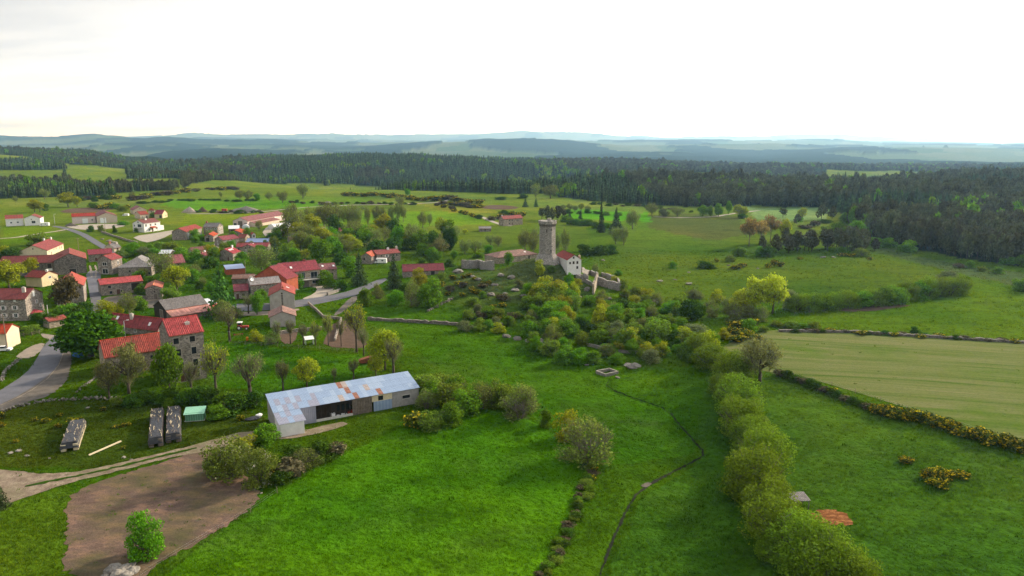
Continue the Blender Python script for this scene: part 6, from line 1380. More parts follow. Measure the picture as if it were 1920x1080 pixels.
# ---------------------------------------------------------------- boulders
def rocks(lst, label, group, flat=1.0):
    for k, (u, v, w) in enumerate(lst):
        p = ground(u, v); s = w*p[1]/FPX*R.uniform(.6, 1.0); o = link('boulder', BOULDER[R.randrange(6)], None, tuple(p+np.array([R.gauss(0, 1.5*(p[1] > 230)), R.gauss(0, 3.0*(p[1] > 230)), s*.10])), (R.uniform(-.2, .2), R.uniform(-.2, .2), R.random()*6), (s*1.15, s, s*flat)); setp(o, label, 'boulder', group)
rocks([(205,1072,34),(216,1066,26),(232,1068,30),(244,1062,24),(222,1078,34),(250,1072,26),(196,1082,26),(236,1080,30)], 'pale concrete and granite block in the rubble heap by the bare soil', 'rubble heap by the bare soil', .8)
rocks([(866,512,22),(905,524,16),(880,520,12),(950,516,14),(968,520,16),(985,522,14),(930,540,16),(955,548,18),(975,552,20),(990,548,14),(940,556,14),(1000,560,18),(915,552,14),(1012,556,16)], 'grey granite outcrop rock on the gorse covered knoll', 'granite rocks on the knoll', .8)
rocks([(1072,500,20),(1080,508,22),(1086,518,24),(1090,526,20),(1074,514,16)], 'dark rock crag beside the pale gabled house', 'crag rocks under the tower', 1.4)
rocks([(1094,540,14),(1098,548,12),(1076,562,12),(1128,562,18),(1140,560,16),(1184,560,14),(1192,562,16),(1200,558,14),(1214,566,20),(1218,572,16)], 'grey boulder among the shrubs below the ruined terrace', 'boulders below the terrace', .9)
rocks([(1040,590,22),(1050,598,20),(930,590,16),(945,604,18),(1000,600,18),(1010,612,14),(950,632,16),(970,636,22),(990,640,18),(1010,642,22),(1025,648,18)], 'rock showing through scrub at the foot of the knoll', 'rocks at the foot of the knoll', .8)
rocks([(1250,530,16),(1266,526,10),(1284,531,12),(1128,486,9),(1290,511,10)], 'lone grey boulder in the wide pasture', 'boulders in the pasture', .55)
rocks([(1370,500,10),(1380,498,8),(1430,504,8),(1540,484,10),(1556,482,8)], 'small stone beside gorse in the upper pasture', 'stones by the gorse', .6)
rocks([(1158,708,14),(1184,690,26),(1192,687,22),(1178,686,16),(1100,685,14)], 'white topped rock near the little stone enclosure', 'white rocks by the enclosure', .45)
rocks([(830,772,14),(838,775,10),(826,776,10)], 'white stone in the little pile beyond the metal shed', 'white stones beyond the shed', .6)
rocks([(395,838,9),(408,850,10),(400,862,10),(490,925,9),(478,918,8),(500,900,10),(20,850,12),(35,846,10),(50,855,9),(92,860,9),(250,762,9),(165,765,10),(232,858,8),(246,862,9)], 'weathered stone lying in the rough ground by the track', 'stones by the track', .6)
rocks([(205,452,14),(196,449,10),(212,455,12)], 'pale boulder in the sloping meadow by the lane', 'boulders by the lane', .6)
rocks([(1438,588,12),(1372,582,12)], 'grey rock under the lime green poplars', 'rocks under the poplars', .7)

# ---------------------------------------------------------------- trees and bushes, one by one
# infill of the hollow and the knoll's sunny side
def infill(px, n, kinds, wr, hr, lab, seed, clear=False):
    rg_ = random.Random(seed); us = [p_[0] for p_ in px]; vs = [p_[1] for p_ in px]; k_ = 0
    while k_ < n:
        u, v = rg_.uniform(min(us), max(us)), rg_.uniform(min(vs), max(vs))
        if not in_poly(np.array([u]), np.array([v]), px)[0]: continue
        if clear:
            if 400 < u < 478 and 500 < v < 550: continue
            g_ = ground(u, v); bad = any(abs((g_[0]-e_.location.x)*math.cos(e_.rotation_euler[2])+(g_[1]-e_.location.y)*math.sin(e_.rotation_euler[2])) < a_+1.5 and abs(-(g_[0]-e_.location.x)*math.sin(e_.rotation_euler[2])+(g_[1]-e_.location.y)*math.cos(e_.rotation_euler[2])) < b_+1.5 for e_, a_, b_, _, _ in HOUSES.values())
            if bad or any(in_poly(np.array([g_[0]]), np.array([g_[1]]), P_)[0] for P_ in DRAPED): continue
        kd = rg_.choice(kinds); w = rg_.uniform(*wr); plant(kd, u, v, w, w*rg_.uniform(*hr), ADJ[kd]+lab, ADJ[kd]+'s'+lab); k_ += 1
def batch(kind, lst, label, group=None):
    for a in lst:
        k = a[4] if len(a) > 4 else kind
        plant(k, a[0], a[1], a[2], a[3], label.format(ADJ.get(k, '')), group.format(ADJ.get(k, '')+'s') if group else None)
plant('chestnut', 172, 668, 122, 92, 'big dense dark green chestnut tree by the road bend')
plant('brown_tree', 205, 748, 48, 78, 'small brown budding tree by the roadside wall')
plant('brown_tree', 242, 738, 80, 108, 'broad brown budding tree before the red tiled wing')
plant('broadleaf', 318, 738, 62, 98, 'fresh green leafy tree before the tall stone house')
plant('pollard', 360, 742, 44, 70, 'bare dark pollard at the corner of the tall stone house')
plant('pollard_leafy', 406, 742, 56, 106, 'sparse yellow green tree right of the tall stone house')
plant('pollard', 471, 752, 66, 104, 'large bare pollard with upturned branches behind the metal shed')
plant('pollard', 531, 733, 34, 66, 'narrow knobbly pollard with a short crown behind the shed')
plant('yellow_tree', 575, 728, 58, 66, 'wide spreading yellow green tree behind the metal shed')
plant('pollard', 627, 720, 16, 34, 'stubby small pollard trunk just behind the shed roof')
plant('pollard', 663, 714, 26, 46, 'slim bare pollard just behind the shed roof')
plant('yellow_tree', 705, 706, 36, 46, 'round yellow leafed tree behind the shed roof by the trailer')
plant('pollard', 738, 704, 44, 78, 'gnarled bare pollard beside the end of the shed')
plant('yellow_tree', 722, 694, 68, 84, 'tall yellow green tree with dark limbs beyond the trailer')
plant('pollard_leafy', 669, 660, 48, 96, 'tall pollard with a leafy top at the garden bed corner')
plant('pollard', 682, 667, 26, 60, 'bare twin pollard beside the tall leafy one')
plant('pollard', 640, 650, 18, 56, 'thin pollard standing before the dug garden bed')
plant('pollard_leafy', 616, 648, 22, 62, 'brownish leafed pollard by the dug garden bed')
plant('pollard_leafy', 592, 648, 24, 52, 'yellow topped pollard beside the white shelter')
plant('pollard', 569, 647, 22, 46, 'dark pollard just left of the white shelter')
plant('pollard', 545, 645, 22, 50, 'bare forked pollard in the garden row')
plant('pollard', 521, 643, 24, 46, 'bare pollard at the left end of the garden row')
plant('pollard', 431, 640, 44, 76, 'tall bare pollard near the parked tractor')
plant('bare_shrub', 510, 645, 34, 26, 'grey twiggy shrub beside the garden row of pollards')
plant('yellow_shrub', 482, 640, 30, 26, 'light green shrub between the tractor and the garden row')
plant('pollard', 466, 588, 24, 40, 'dark bare pollard on the village road edge')
plant('broadleaf', 482, 590, 28, 46, 'small rounded green tree on the village road edge')
plant('broadleaf', 490, 566, 24, 26, 'leafy green tree before the grey roofed stone house')
plant('fir', 416, 592, 68, 106, 'tall spreading green fir beside the dark timber barn')
plant('bare_shrub', 418, 600, 40, 40, 'grey leafless shrub under the spreading fir'); plant('bare_shrub', 440, 596, 36, 24, 'brown thicket by the village road verge')
batch('dark_shrub', [(400,762,60,40),(425,768,50,42,'shrub'),(440,775,56,44),(380,755,50,36),(350,752,56,30,'shrub'),(320,752,50,28),(455,765,40,30),(480,762,36,34),(410,785,44,34,'shrub'),(300,758,40,22)], '{} in the thicket behind the mint green shed', '{} behind the mint shed')
batch('olive_shrub', [(800,748,72,54),(780,735,50,40),(840,762,66,56),(845,795,52,50,'shrub'),(875,775,60,52,'shrub'),(905,765,62,58,'bare_shrub'),(935,762,56,58),(825,730,56,40)], '{} in the hedge running from the end of the shed', '{} beyond the shed')
plant('bare_shrub', 976, 784, 76, 70, 'broad brownish shrub at the end of the hedge beyond the shed'); plant('shrub', 1022, 799, 30, 38, 'small round green bush between the brown shrubs')
plant('yellow_shrub', 1062, 822, 60, 60, 'yellow green shrub growing against the round brown thicket'); plant('bare_shrub', 1100, 864, 108, 100, 'big round brown leafless thicket at the meadow corner')
batch('olive_shrub', [(780,800,44,36,'gorse'),(808,803,54,42)], 'low dark bush in front of the shed gable', 'bushes before the shed gable')
plant('blossom', 425, 892, 96, 96, 'large olive hawthorn beside the bare soil'); plant('blossom', 485, 908, 76, 78, 'white flowering hawthorn beside the bare soil'); plant('yellow_shrub', 455, 850, 70, 44, 'yellowish hawthorn sprouting above the flowering one'); plant('shrub', 500, 834, 54, 46, 'rounded green bush at the corner of the shed')
batch('heath', [(550,890,60,40),(575,872,60,40,'bare_shrub'),(600,862,60,40,'dark_shrub'),(545,862,50,34,'dark_shrub'),(625,850,44,26),(530,905,44,28,'dark_shrub')], '{} on the brushy bank below the shed', '{} on the bank')
plant('bright_shrub', 275, 1042, 78, 90, 'bright green round bush standing on the bare soil'); plant('spruce', 2, 953, 44, 54, 'dark little conifer beside the sandy track')
infill([(190,752),(300,752),(420,756),(420,770),(300,766),(200,762)], 16, ['dark_shrub', 'shrub', 'dark_shrub', 'olive_shrub'], (26, 44), (.5, .75), ' under the trees along the roadside wall', 17)
# willow row
W_ = [(1312,668,62,52),(1332,690,70,56),(1368,712,78,66),(1382,772,92,82),(1384,816,96,88),(1410,846,96,80),(1428,884,118,98),(1412,930,124,112),(1440,974,112,96),(1452,1022,128,112),(1500,1062,146,124),(1548,1098,150,128),(1598,1120,120,104),(1352,738,56,44)]
batch('willow', W_, 'yellow green willow in the row between meadow and hay field', 'willow row beside the hay field')
for k_ in range(14):
    i_ = 2+k_*0.75; a_ = W_[min(int(i_), 11)]; b2_ = W_[min(int(i_)+1, 12)]; f_ = i_-int(i_)
    plant(('olive_shrub', 'willow', 'shrub')[k_ % 3], a_[0]+(b2_[0]-a_[0])*f_+R.uniform(-34, 34), a_[1]+(b2_[1]-a_[1])*f_+R.uniform(-6, 10), 48+R.random()*22, 40+R.random()*24, ('olive undergrowth shrub', 'lower willow bush', 'greener shrub')[k_ % 3]+' between the big willows of the row', 'undergrowth of the willow row')
plant('brown_tree', 1424, 718, 86, 98, 'spreading brown leafed tree at the corner of the hay field')
# shrubs of the hollow
def C2(x, y): return 960+x/3.84, 400+y/3.84
hol = [(640,820,150,190,'yellow_shrub'),(490,820,130,90,'dark_shrub'),(505,945,115,125,'olive_shrub'),(630,935,160,120,'shrub'),(755,895,130,140,'grey_shrub'),(830,785,190,110,'shrub'),(905,725,160,100,'shrub'),(870,895,140,150,'olive_shrub'),(1050,905,220,190,'olive_shrub'),(1165,905,110,120,'bright_shrub'),(1310,905,220,140,'grey_shrub'),(1410,985,200,160,'yellow_shrub'),(1520,905,95,95,'yellow_shrub'),(1430,745,130,130,'bare_shrub'),(1210,685,125,130,'olive_shrub'),(1310,612,130,75,'grey_shrub'),(800,685,170,80,'dark_shrub'),(770,445,64,50,'shrub'),(690,470,70,50,'yellow_shrub'),(640,460,60,40,'olive_shrub'),(600,430,60,80,'bare_shrub'),(800,560,80,100,'olive_shrub'),(740,500,70,60,'yellow_shrub'),(370,1080,140,150,'shrub'),(480,1078,160,130,'bright_shrub'),(590,1078,140,110,'shrub'),(700,1005,140,80,'shrub'),(780,975,110,100,'shrub'),(860,1005,125,115,'bright_shrub'),(925,1005,70,75,'yellow_shrub'),(1050,965,120,80,'bright_shrub'),(1095,1025,125,90,'shrub'),(1000,1080,150,120,'grey_shrub'),(760,1078,140,90,'bright_shrub'),(1190,995,90,66,'bright_shrub'),(1245,1045,130,130,'shrub'),(1320,1078,130,100,'shrub'),(1450,1080,190,130,'shrub'),(1560,1070,150,90,'yellow_shrub'),(1700,865,130,125,'shrub'),(1810,850,80,50,'olive_shrub'),(960,600,140,80,'yellow_shrub'),(1040,660,110,110,'bare_shrub'),(880,600,90,90,'olive_shrub'),(1120,720,110,90,'shrub'),(1480,640,120,110,'yellow_shrub'),(1560,700,130,120,'bare_shrub'),(1660,740,120,120,'grey_shrub'),(950,830,120,100,'bare_shrub'),(1130,800,110,90,'olive_shrub'),(720,760,90,70,'olive_shrub'),(560,650,100,70,'shrub'),(450,600,90,120,'yellow_shrub'),(430,560,70,80,'shrub'),(470,520,80,60,'yellow_shrub'),(1230,830,110,90,'shrub'),(1000,740,110,90,'bare_shrub'),(1180,960,90,70,'dark_shrub'),(560,870,100,90,'dark_shrub'),(430,880,120,110,'shrub')]
for x_, y_, w, h, k in hol:
    u, v = C2(x_, y_); plant(k, u, v, w/3.84, h/3.84, ADJ[k]+' in the shrubby hollow below the tower', ADJ[k]+'s of the hollow')
u, v = C2(1290, 765); plant('chestnut', u, v, 52, 40, 'dense dark round tree in the shrubby hollow')
batch('lime_tree', [(1412,590,58,76),(1448,588,62,82),(1385,592,40,50)], 'lime green poplar standing above the hollow', 'lime green poplars'); plant('grey_shrub', 1484, 580, 36, 42, 'silvery grey round shrub at the start of the long hedge')
batch('bare_shrub', [(1375,600,44,36),(1402,598,40,34),(1428,602,36,30)], 'greyish brown bush under the lime green poplars', 'bushes under the poplars')
infill([(1030,575),(1100,575),(1180,600),(1300,610),(1345,640),(1290,690),(1180,676),(1050,678),(990,650)], 46, ['shrub', 'shrub', 'yellow_shrub', 'olive_shrub', 'bright_shrub', 'olive_shrub', 'bare_shrub'], (26, 44), (.75, 1.05), ' filling the shrubby hollow below the tower', 11)
infill([(1012,540),(1050,548),(1075,575),(1060,620),(1000,625),(985,570)], 18, ['yellow_shrub', 'shrub', 'yellow_shrub', 'olive_shrub', 'bright_shrub'], (26, 42), (.8, 1.1), ' covering the sunny side of the knoll', 12)
infill([(860,560),(1000,580),(1020,640),(960,640),(870,610)], 16, ['heath', 'olive_shrub', 'shrub', 'grey_shrub', 'bare_shrub'], (18, 34), (.6, .9), ' on the rocky lower slope of the knoll', 13)
infill([(1110,560),(1240,560),(1330,590),(1200,605),(1120,590)], 16, ['shrub', 'yellow_shrub', 'olive_shrub', 'bare_shrub'], (22, 36), (.7, 1.0), ' between the ruined terrace and the hollow', 14)
infill([(560,440),(690,440),(850,440),(850,480),(700,485),(560,480)], 30, ['bud_tree', 'broadleaf', 'bud_tree', 'yellow_tree', 'olive_shrub', 'shrub', 'dark_shrub'], (28, 42), (.8, 1.15), ' crowding the little wood behind the villa', 15)
infill([(790,720),(960,730),(1010,790),(900,770),(800,780)], 14, ['olive_shrub', 'shrub', 'bare_shrub', 'olive_shrub'], (36, 52), (.8, 1.0), ' thickening the hedge beyond the shed', 16)
infill([(190,490),(330,470),(480,470),(560,500),(560,540),(480,560),(330,560),(210,560)], 34, ['shrub', 'yellow_shrub', 'broadleaf', 'olive_shrub', 'bright_shrub', 'bud_tree', 'dark_shrub'], (18, 30), (.7, 1.1), ' in the grassy gaps between the village houses', 18, True)
infill([(330,440),(480,430),(560,430),(560,470),(400,470)], 16, ['shrub', 'bud_tree', 'olive_shrub', 'bright_shrub'], (14, 24), (.8, 1.2), ' among the upper farm buildings', 19, True)
# long hedge
hd = []
for k in range(9): hd.append((1496+k*23, 583-k*1.7, 44+R.random()*10, 34+R.random()*8, R.choice(['willow', 'willow', 'shrub'])))
for k in range(6): hd.append((1700+k*20, 562-k*2.0, 44, 38+R.random()*8, R.choice(['willow', 'shrub', 'willow'])))
batch('willow', hd, '{} of the long hedge on the far side of the right meadow', '{} of the long hedge'); batch('blossom', [(1760,548,30,34),(1778,545,30,32),(1690,562,24,28)], 'white blossoming hawthorn in the long hedge', 'hawthorns of the long hedge'); plant('grey_shrub', 1776, 527, 38, 24, 'grey green bush behind the end of the long hedge'); plant('shrub', 1808, 530, 20, 16, 'small round bush just past the end of the long hedge'); plant('shrub', 1916, 545, 36, 28, 'dark round bush at the meadow end near the wood')
plant('dark_shrub', 1715, 624, 22, 14, 'small dark bush on the bank of the hay field')
# knoll and trees around the tower
def C5(x, y): return 660+x/4.154, 380+y/4.154
kn = [(110,805,140,160,'shrub'),(200,745,110,120,'bare_shrub'),(345,795,170,140,'bright_shrub'),(475,805,140,210,'bare_shrub'),(605,805,200,240,'shrub'),(520,640,150,150,'yellow_shrub'),(420,740,120,120,'dark_shrub'),(700,600,80,80,'olive_shrub')]
for x_, y_, w, h, k in kn: u, v = C5(x_, y_); plant(k, u, v, w/4.154, h/4.154, ADJ[k]+' in the clump beside the village road bend', ADJ[k]+'s by the road bend')
u, v = C5(330, 665); plant('spruce', u, v, 42, 66, 'dark spruce standing in the roadside clump'); u, v = C5(60, 645); plant('spruce', u, v, 42, 66, 'dark spruce near the villa annex')
u, v = C5(1220, 485); plant('bright_tree', u, v, 20, 26, 'little bright green tree before the long hipped barn')
kb = [(1460,760,200,160,'yellow_shrub'),(1600,740,130,160,'yellow_shrub'),(1380,720,120,110,'shrub'),(1660,800,110,110,'shrub'),(1520,680,110,90,'shrub'),(1690,640,90,110,'bright_shrub'),(1730,720,80,90,'yellow_shrub'),(880,1000,140,95,'grey_shrub'),(1000,1000,110,70,'olive_shrub'),(1140,1015,120,95,'yellow_shrub'),(1370,1035,170,140,'shrub'),(1540,1075,110,105,'yellow_shrub'),(1560,945,160,95,'shrub'),(1640,970,110,120,'yellow_shrub'),(1300,660,90,70,'grey_shrub'),(940,800,120,80,'olive_shrub'),(1020,740,70,60,'shrub'),(1500,880,120,90,'dark_shrub'),(1400,900,100,70,'dark_shrub'),(1250,900,110,60,'heath'),(1100,880,120,60,'heath'),(1000,900,110,70,'heath'),(900,900,90,60,'heath'),(760,690,90,60,'heath'),(860,660,80,50,'heath'),(1020,660,100,40,'heath'),(1180,760,110,60,'heath'),(1460,560,90,130,'yellow_shrub'),(1560,540,80,60,'shrub'),(1760,780,60,60,'olive_shrub'),(1850,800,90,70,'shrub')]
ADJ['heath'] = 'brown heather clump'
for x_, y_, w, h, k in kb: u, v = C5(x_, y_); plant(k, u, v, w/4.154, h/4.154, ADJ[k]+' on the slope of the tower knoll', ADJ[k]+'s of the knoll')
gs = [(790,600,70,46),(860,590,60,40),(915,580,60,36),(830,640,70,40),(880,640,60,30),(950,700,80,40),(990,710,60,40),(930,680,60,40),(1060,640,50,40),(1010,640,60,34),(1165,810,70,40),(1100,815,60,32),(1130,915,70,36),(740,720,60,36),(1380,870,40,26),(1310,890,40,26),(860,730,60,36),(1160,740,50,36),(700,650,60,50),(960,600,60,30)]
for x_, y_, w, h in gs: u, v = C5(x_, y_); plant('gorse', u, v, w/4.154, h/4.154, 'yellow flowering gorse bush on the rocky tower knoll', 'gorse on the knoll')
batch('gorse', [(1385,622,40,26),(1402,618,36,24),(1372,628,30,20),(1395,632,40,22),(1412,612,26,18),(1378,640,36,18),(1420,640,24,16)], 'orange yellow gorse bush above the hollow by the hay field', 'gorse by the hay field')
for k in range(20):
    f = k/19; u = 1644+(1912-1644)*f; v = 772+(846-772)*f**1.05; plant('gorse', u, v+R.uniform(-3, 3), 30+R.random()*10, 22+R.random()*8, 'gorse bush of the hedge under the hay field fence', 'gorse hedge under the hay field')
for k in range(14):
    f = k/13; plant('dark_shrub' if k % 3 else 'heath', 1462+(1640-1462)*f, 704+(772-704)*f, 26, 13+R.random()*6, 'low dark bramble under the hay field fence', 'brambles under the hay field')
batch('gorse', [(1700,868,30,15),(1742,895,30,22),(1760,890,32,20),(1775,902,30,22),(1768,915,34,22),(1752,908,26,16),(1800,894,34,16)], 'spreading gorse clump in the right lower field', 'gorse in the right field')
batch('gorse', [(1560,738,22,14),(1375,505,14,10),(1386,505,14,9),(1392,500,16,9),(1450,497,16,12),(1462,500,16,12),(1440,502,14,10),(1580,480,18,8),(1596,481,18,7),(1344,491,10,8),(1632,487,12,7),(1500,486,12,6)], 'small gorse bush scattered in the upper pasture', 'gorse in the upper pasture')
batch('gorse', [(137,798,22,18),(146,792,16,12),(66,790,14,10),(86,792,14,12),(3,785,16,16),(4,800,14,12),(108,802,14,10),(112,780,12,8),(195,770,12,10),(232,800,12,9),(240,798,10,8),(218,802,12,8),(452,788,16,12),(230,842,12,8),(28,830,12,8)], 'small yellow broom bush in the rough meadow with the woodpiles', 'broom in the woodpile meadow')
batch('gorse', [(836,768,12,12),(786,742,10,14),(1115,885,16,14),(1110,900,14,12),(510,886,20,16),(540,880,16,16)], 'yellow gorse sprig on a field bank', 'gorse on field banks')
bank = [(1112,880),(1098,925),(1082,960),(1060,1005),(1040,1045),(1015,1085)]
for k_ in range(34):
    f_ = k_/33*4.99; i_ = int(f_); a_, b2_ = bank[i_], bank[i_+1]; kd = ('olive_shrub', 'heath', 'shrub', 'dark_shrub')[k_ % 4]
    plant(kd, a_[0]+(b2_[0]-a_[0])*(f_-i_)+R.uniform(-9, 9), a_[1]+(b2_[1]-a_[1])*(f_-i_)+R.uniform(-5, 5), 18+R.random()*14, 8+R.random()*9, ADJ[kd]+' low on the bank between bright meadow and stream', ADJ[kd]+'s on the stream bank')
for k in range(26): u = 830+k*2.2+R.uniform(-10, 10); 
# pasture bushes
batch('shrub', [(1260,503,22,15),(1318,503,30,16,'dark_shrub'),(1334,504,20,10,'dark_shrub'),(1388,480,34,20),(1425,480,22,20,'bright_shrub'),(1440,482,30,22,'dark_shrub'),(1370,490,22,16,'blossom'),(1580,474,20,14),(1615,480,34,18,'olive_shrub'),(1165,452,14,16),(1100,478,30,20,'dark_shrub'),(1125,478,34,20,'dark_shrub'),(1148,476,26,18,'dark_shrub'),(1092,472,22,16,'dark_shrub'),(1300,555,20,12,'grey_shrub')], '{} in the wide pasture beyond the tower', '{} of the pasture')
batch('orange_tree', [(1404,462,40,58),(1426,460,32,54),(1444,454,36,54)], 'tall poplar in orange spring leaf by the pine clump', 'orange poplars'); plant('yellow_tree', 1470, 452, 28, 46, 'yellow green poplar beside the orange poplars')
pc = []
for k in range(30): pc.append((1455+R.random()*165, 462+R.random()*13, 24+R.random()*8, 34+R.random()*14))
batch('pine', pc, 'dark pine in the clump behind the orange poplars', 'pine clump in the pasture'); batch('pine', [(1428,472,22,36),(1440,478,24,24),(1468,408,20,22),(1494,420,16,20),(1640,470,24,28)], 'single dark pine scattered round the pasture clump', 'scattered pines')
plant('spruce', 1127, 436, 18, 62, 'tall narrow dark spruce beyond the tower'); plant('spruce', 1155, 438, 34, 50, 'broad dark spruce beyond the tower'); plant('bud_tree', 1186, 430, 32, 42, 'round brown budding tree beside the dark spruces'); batch('bud_tree', [(1154,458,26,36),(1169,460,22,40)], 'egg shaped brownish tree below the dark spruces', 'egg shaped trees'); batch('dark_shrub', [(1068,412,16,16,'spruce'),(1088,414,14,20,'spruce')], 'small dark conifer in the hedge beyond the tower', 'hedge conifers')
batch('shrub', [(1060+k*11, 418+k*1.8+R.uniform(-2, 2), 20, 15) for k in range(10)], 'round bush in the hedge running to the dark spruces', 'hedge to the spruces')
batch('pine', [(1016,412,18,28),(1026,413,20,30),(1036,414,18,30),(1046,412,20,32),(1056,412,16,26),(985,388,14,18,'spruce'),(1005,388,12,18,'spruce')], 'dark pine in the grove behind the tower top', 'pines behind the tower'); batch('bud_tree', [(1060,480,20,56),(1046,478,18,44),(985,470,34,44),(1000,476,24,40)], 'bare brown tree close behind the tower', 'bare trees behind the tower')
# village and middle distance trees
batch('bud_tree', [(18,545,70,64,'yellow_tree'),(60,520,30,40,'yellow_tree'),(243,592,34,50),(305,520,52,54),(332,548,54,56,'yellow_tree'),(322,562,40,30,'olive_shrub'),(262,580,34,30,'shrub'),(492,510,56,54),(200,590,44,32,'yellow_shrub'),(218,588,30,24,'yellow_shrub')], '{} in a garden between the lower village houses', '{} of the lower gardens')
plant('brown_pine', 124, 586, 66, 88, 'broad brown green pine beside the corner house'); batch('dark_shrub', [(95,610,44,26),(105,600,40,28,'shrub'),(130,598,44,34,'shrub'),(150,600,40,30),(160,585,30,22),(60,625,40,20,'olive_shrub'),(40,622,30,16),(30,598,26,14),(70,600,26,16)], '{} in the garden of the three storey farmhouse', '{} of the farmhouse garden')
batch('shrub', [(228,484,26,20,'blossom'),(248,480,40,30,'bright_shrub'),(270,482,30,22,'grey_shrub'),(290,482,26,20),(72,460,44,30,'olive_shrub'),(22,484,50,22,'dark_shrub'),(8,484,26,26,'yellow_shrub'),(340,490,34,28),(368,492,30,28,'bright_shrub'),(391,502,36,24,'dark_shrub'),(381,472,20,20,'bright_shrub'),(350,525,28,30,'bright_shrub'),(365,530,26,30),(320,470,30,22,'olive_shrub'),(300,468,26,18,'olive_shrub'),(340,478,26,20,'olive_shrub'),(170,434,16,12,'dark_shrub'),(190,434,14,14,'olive_shrub'),(215,436,10,14,'dark_shrub'),(232,422,22,10),(258,435,14,10,'bright_shrub'),(288,408,16,12,'bright_shrub'),(296,406,14,14),(412,480,22,18),(405,500,24,20),(450,498,26,16),(508,445,18,10),(560,540,28,30,'bright_shrub'),(618,540,30,30,'bright_shrub'),(606,534,34,32,'shrub'),(640,545,30,22,'dark_shrub')], '{} tucked among the upper village houses', '{} of the upper gardens')
plant('spruce', 517, 487, 28, 38, 'dark spruce above the grey roofed house'); batch('bright_tree', [(533,492,26,22),(552,493,30,30),(600,492,48,52),(619,458,34,34),(553,472,28,24,'yellow_tree')], 'fresh green broadleaf tree behind the villa', 'green trees behind the villa')
batch('bud_tree', [(548,448,48,72),(577,434,30,50),(565,440,30,48),(617,432,52,56),(635,428,30,50),(652,430,26,50),(660,428,20,48),(672,430,22,44),(596,430,28,46),(608,428,24,48)], 'tall bare budding tree in the row behind the farm hall', 'tall budding trees behind the hall')
t5 = [(30,195,90,190),(125,180,60,160),(190,160,80,150),(240,155,60,140),(310,150,70,140),(360,150,70,160),(400,150,60,140),(550,200,90,150),(605,180,60,110)]
for x_, y_, w, h in t5: u, v = C5(x_, y_); plant('bud_tree', u, v, w/4.154, h/4.154, 'thin budding tree in the row along the plateau meadow', 'thin trees along the plateau')
m5 = [(90,340,170,150,'broadleaf'),(40,380,120,100,'yellow_tree'),(180,330,130,130,'bud_tree'),(250,300,120,120,'bud_tree'),(355,345,120,190,'bright_tree'),(420,370,130,100,'dark_shrub'),(490,350,190,200,'bud_tree'),(560,410,120,100,'broadleaf'),(620,430,110,90,'broadleaf'),(690,410,170,150,'brown_tree'),(700,250,130,150,'yellow_tree'),(660,440,100,80,'shrub'),(795,440,70,80,'bright_tree'),(460,260,100,110,'bud_tree'),(300,420,110,70,'dark_shrub'),(880,400,110,130,'bud_tree'),(960,390,130,110,'bud_tree'),(1065,395,80,70,'bright_tree'),(980,430,90,50,'shrub'),(1080,330,100,90,'bud_tree'),(1140,340,90,90,'bud_tree'),(880,250,50,50,'lime_tree'),(1420,330,80,140,'bud_tree'),(20,300,90,90,'yellow_tree'),(140,250,90,90,'bud_tree'),(540,480,80,60,'shrub'),(20,440,70,50,'yellow_shrub'),(610,480,70,60,'dark_shrub'),(760,500,80,60,'dark_shrub'),(840,510,60,40,'olive_shrub')]
ADJ.update({'broadleaf': 'green leafy tree', 'yellow_tree': 'yellow green tree', 'bud_tree': 'bare budding tree', 'bright_tree': 'bright green tree', 'brown_tree': 'reddish brown tree', 'lime_tree': 'lime leafed tree', 'blossom': 'white flowering bush', 'gorse': 'gorse bush', 'dark_shrub': 'dark green shrub', 'pine': 'dark pine', 'spruce': 'dark spruce'})
for x_, y_, w, h, k in m5: u, v = C5(x_, y_); plant(k, u, v, w/4.154, h/4.154, ADJ[k]+' in the little wood between the houses and the tower', ADJ[k]+'s of the little wood')
u, v = C5(762, 372); plant('chestnut', u, v, 30, 44, 'dense dark round tree at the edge of the little wood')
z5 = [(560,470,40,40,'bud_tree'),(575,455,34,40,'bud_tree'),(590,470,34,34,'olive_shrub'),(625,480,36,40,'broadleaf'),(640,470,34,36,'bud_tree'),(655,470,34,34,'yellow_tree'),(545,480,34,30,'olive_shrub'),(572,488,30,24,'yellow_tree'),(640,495,34,24,'dark_shrub'),(660,500,30,24,'shrub'),(655,520,34,40,'bright_tree'),(530,445,30,30,'olive_shrub')]
for u, v, w, h, k in z5: plant(k, u, v, w, h, ADJ[k]+' behind the red roofed villa', ADJ[k]+'s behind the villa')
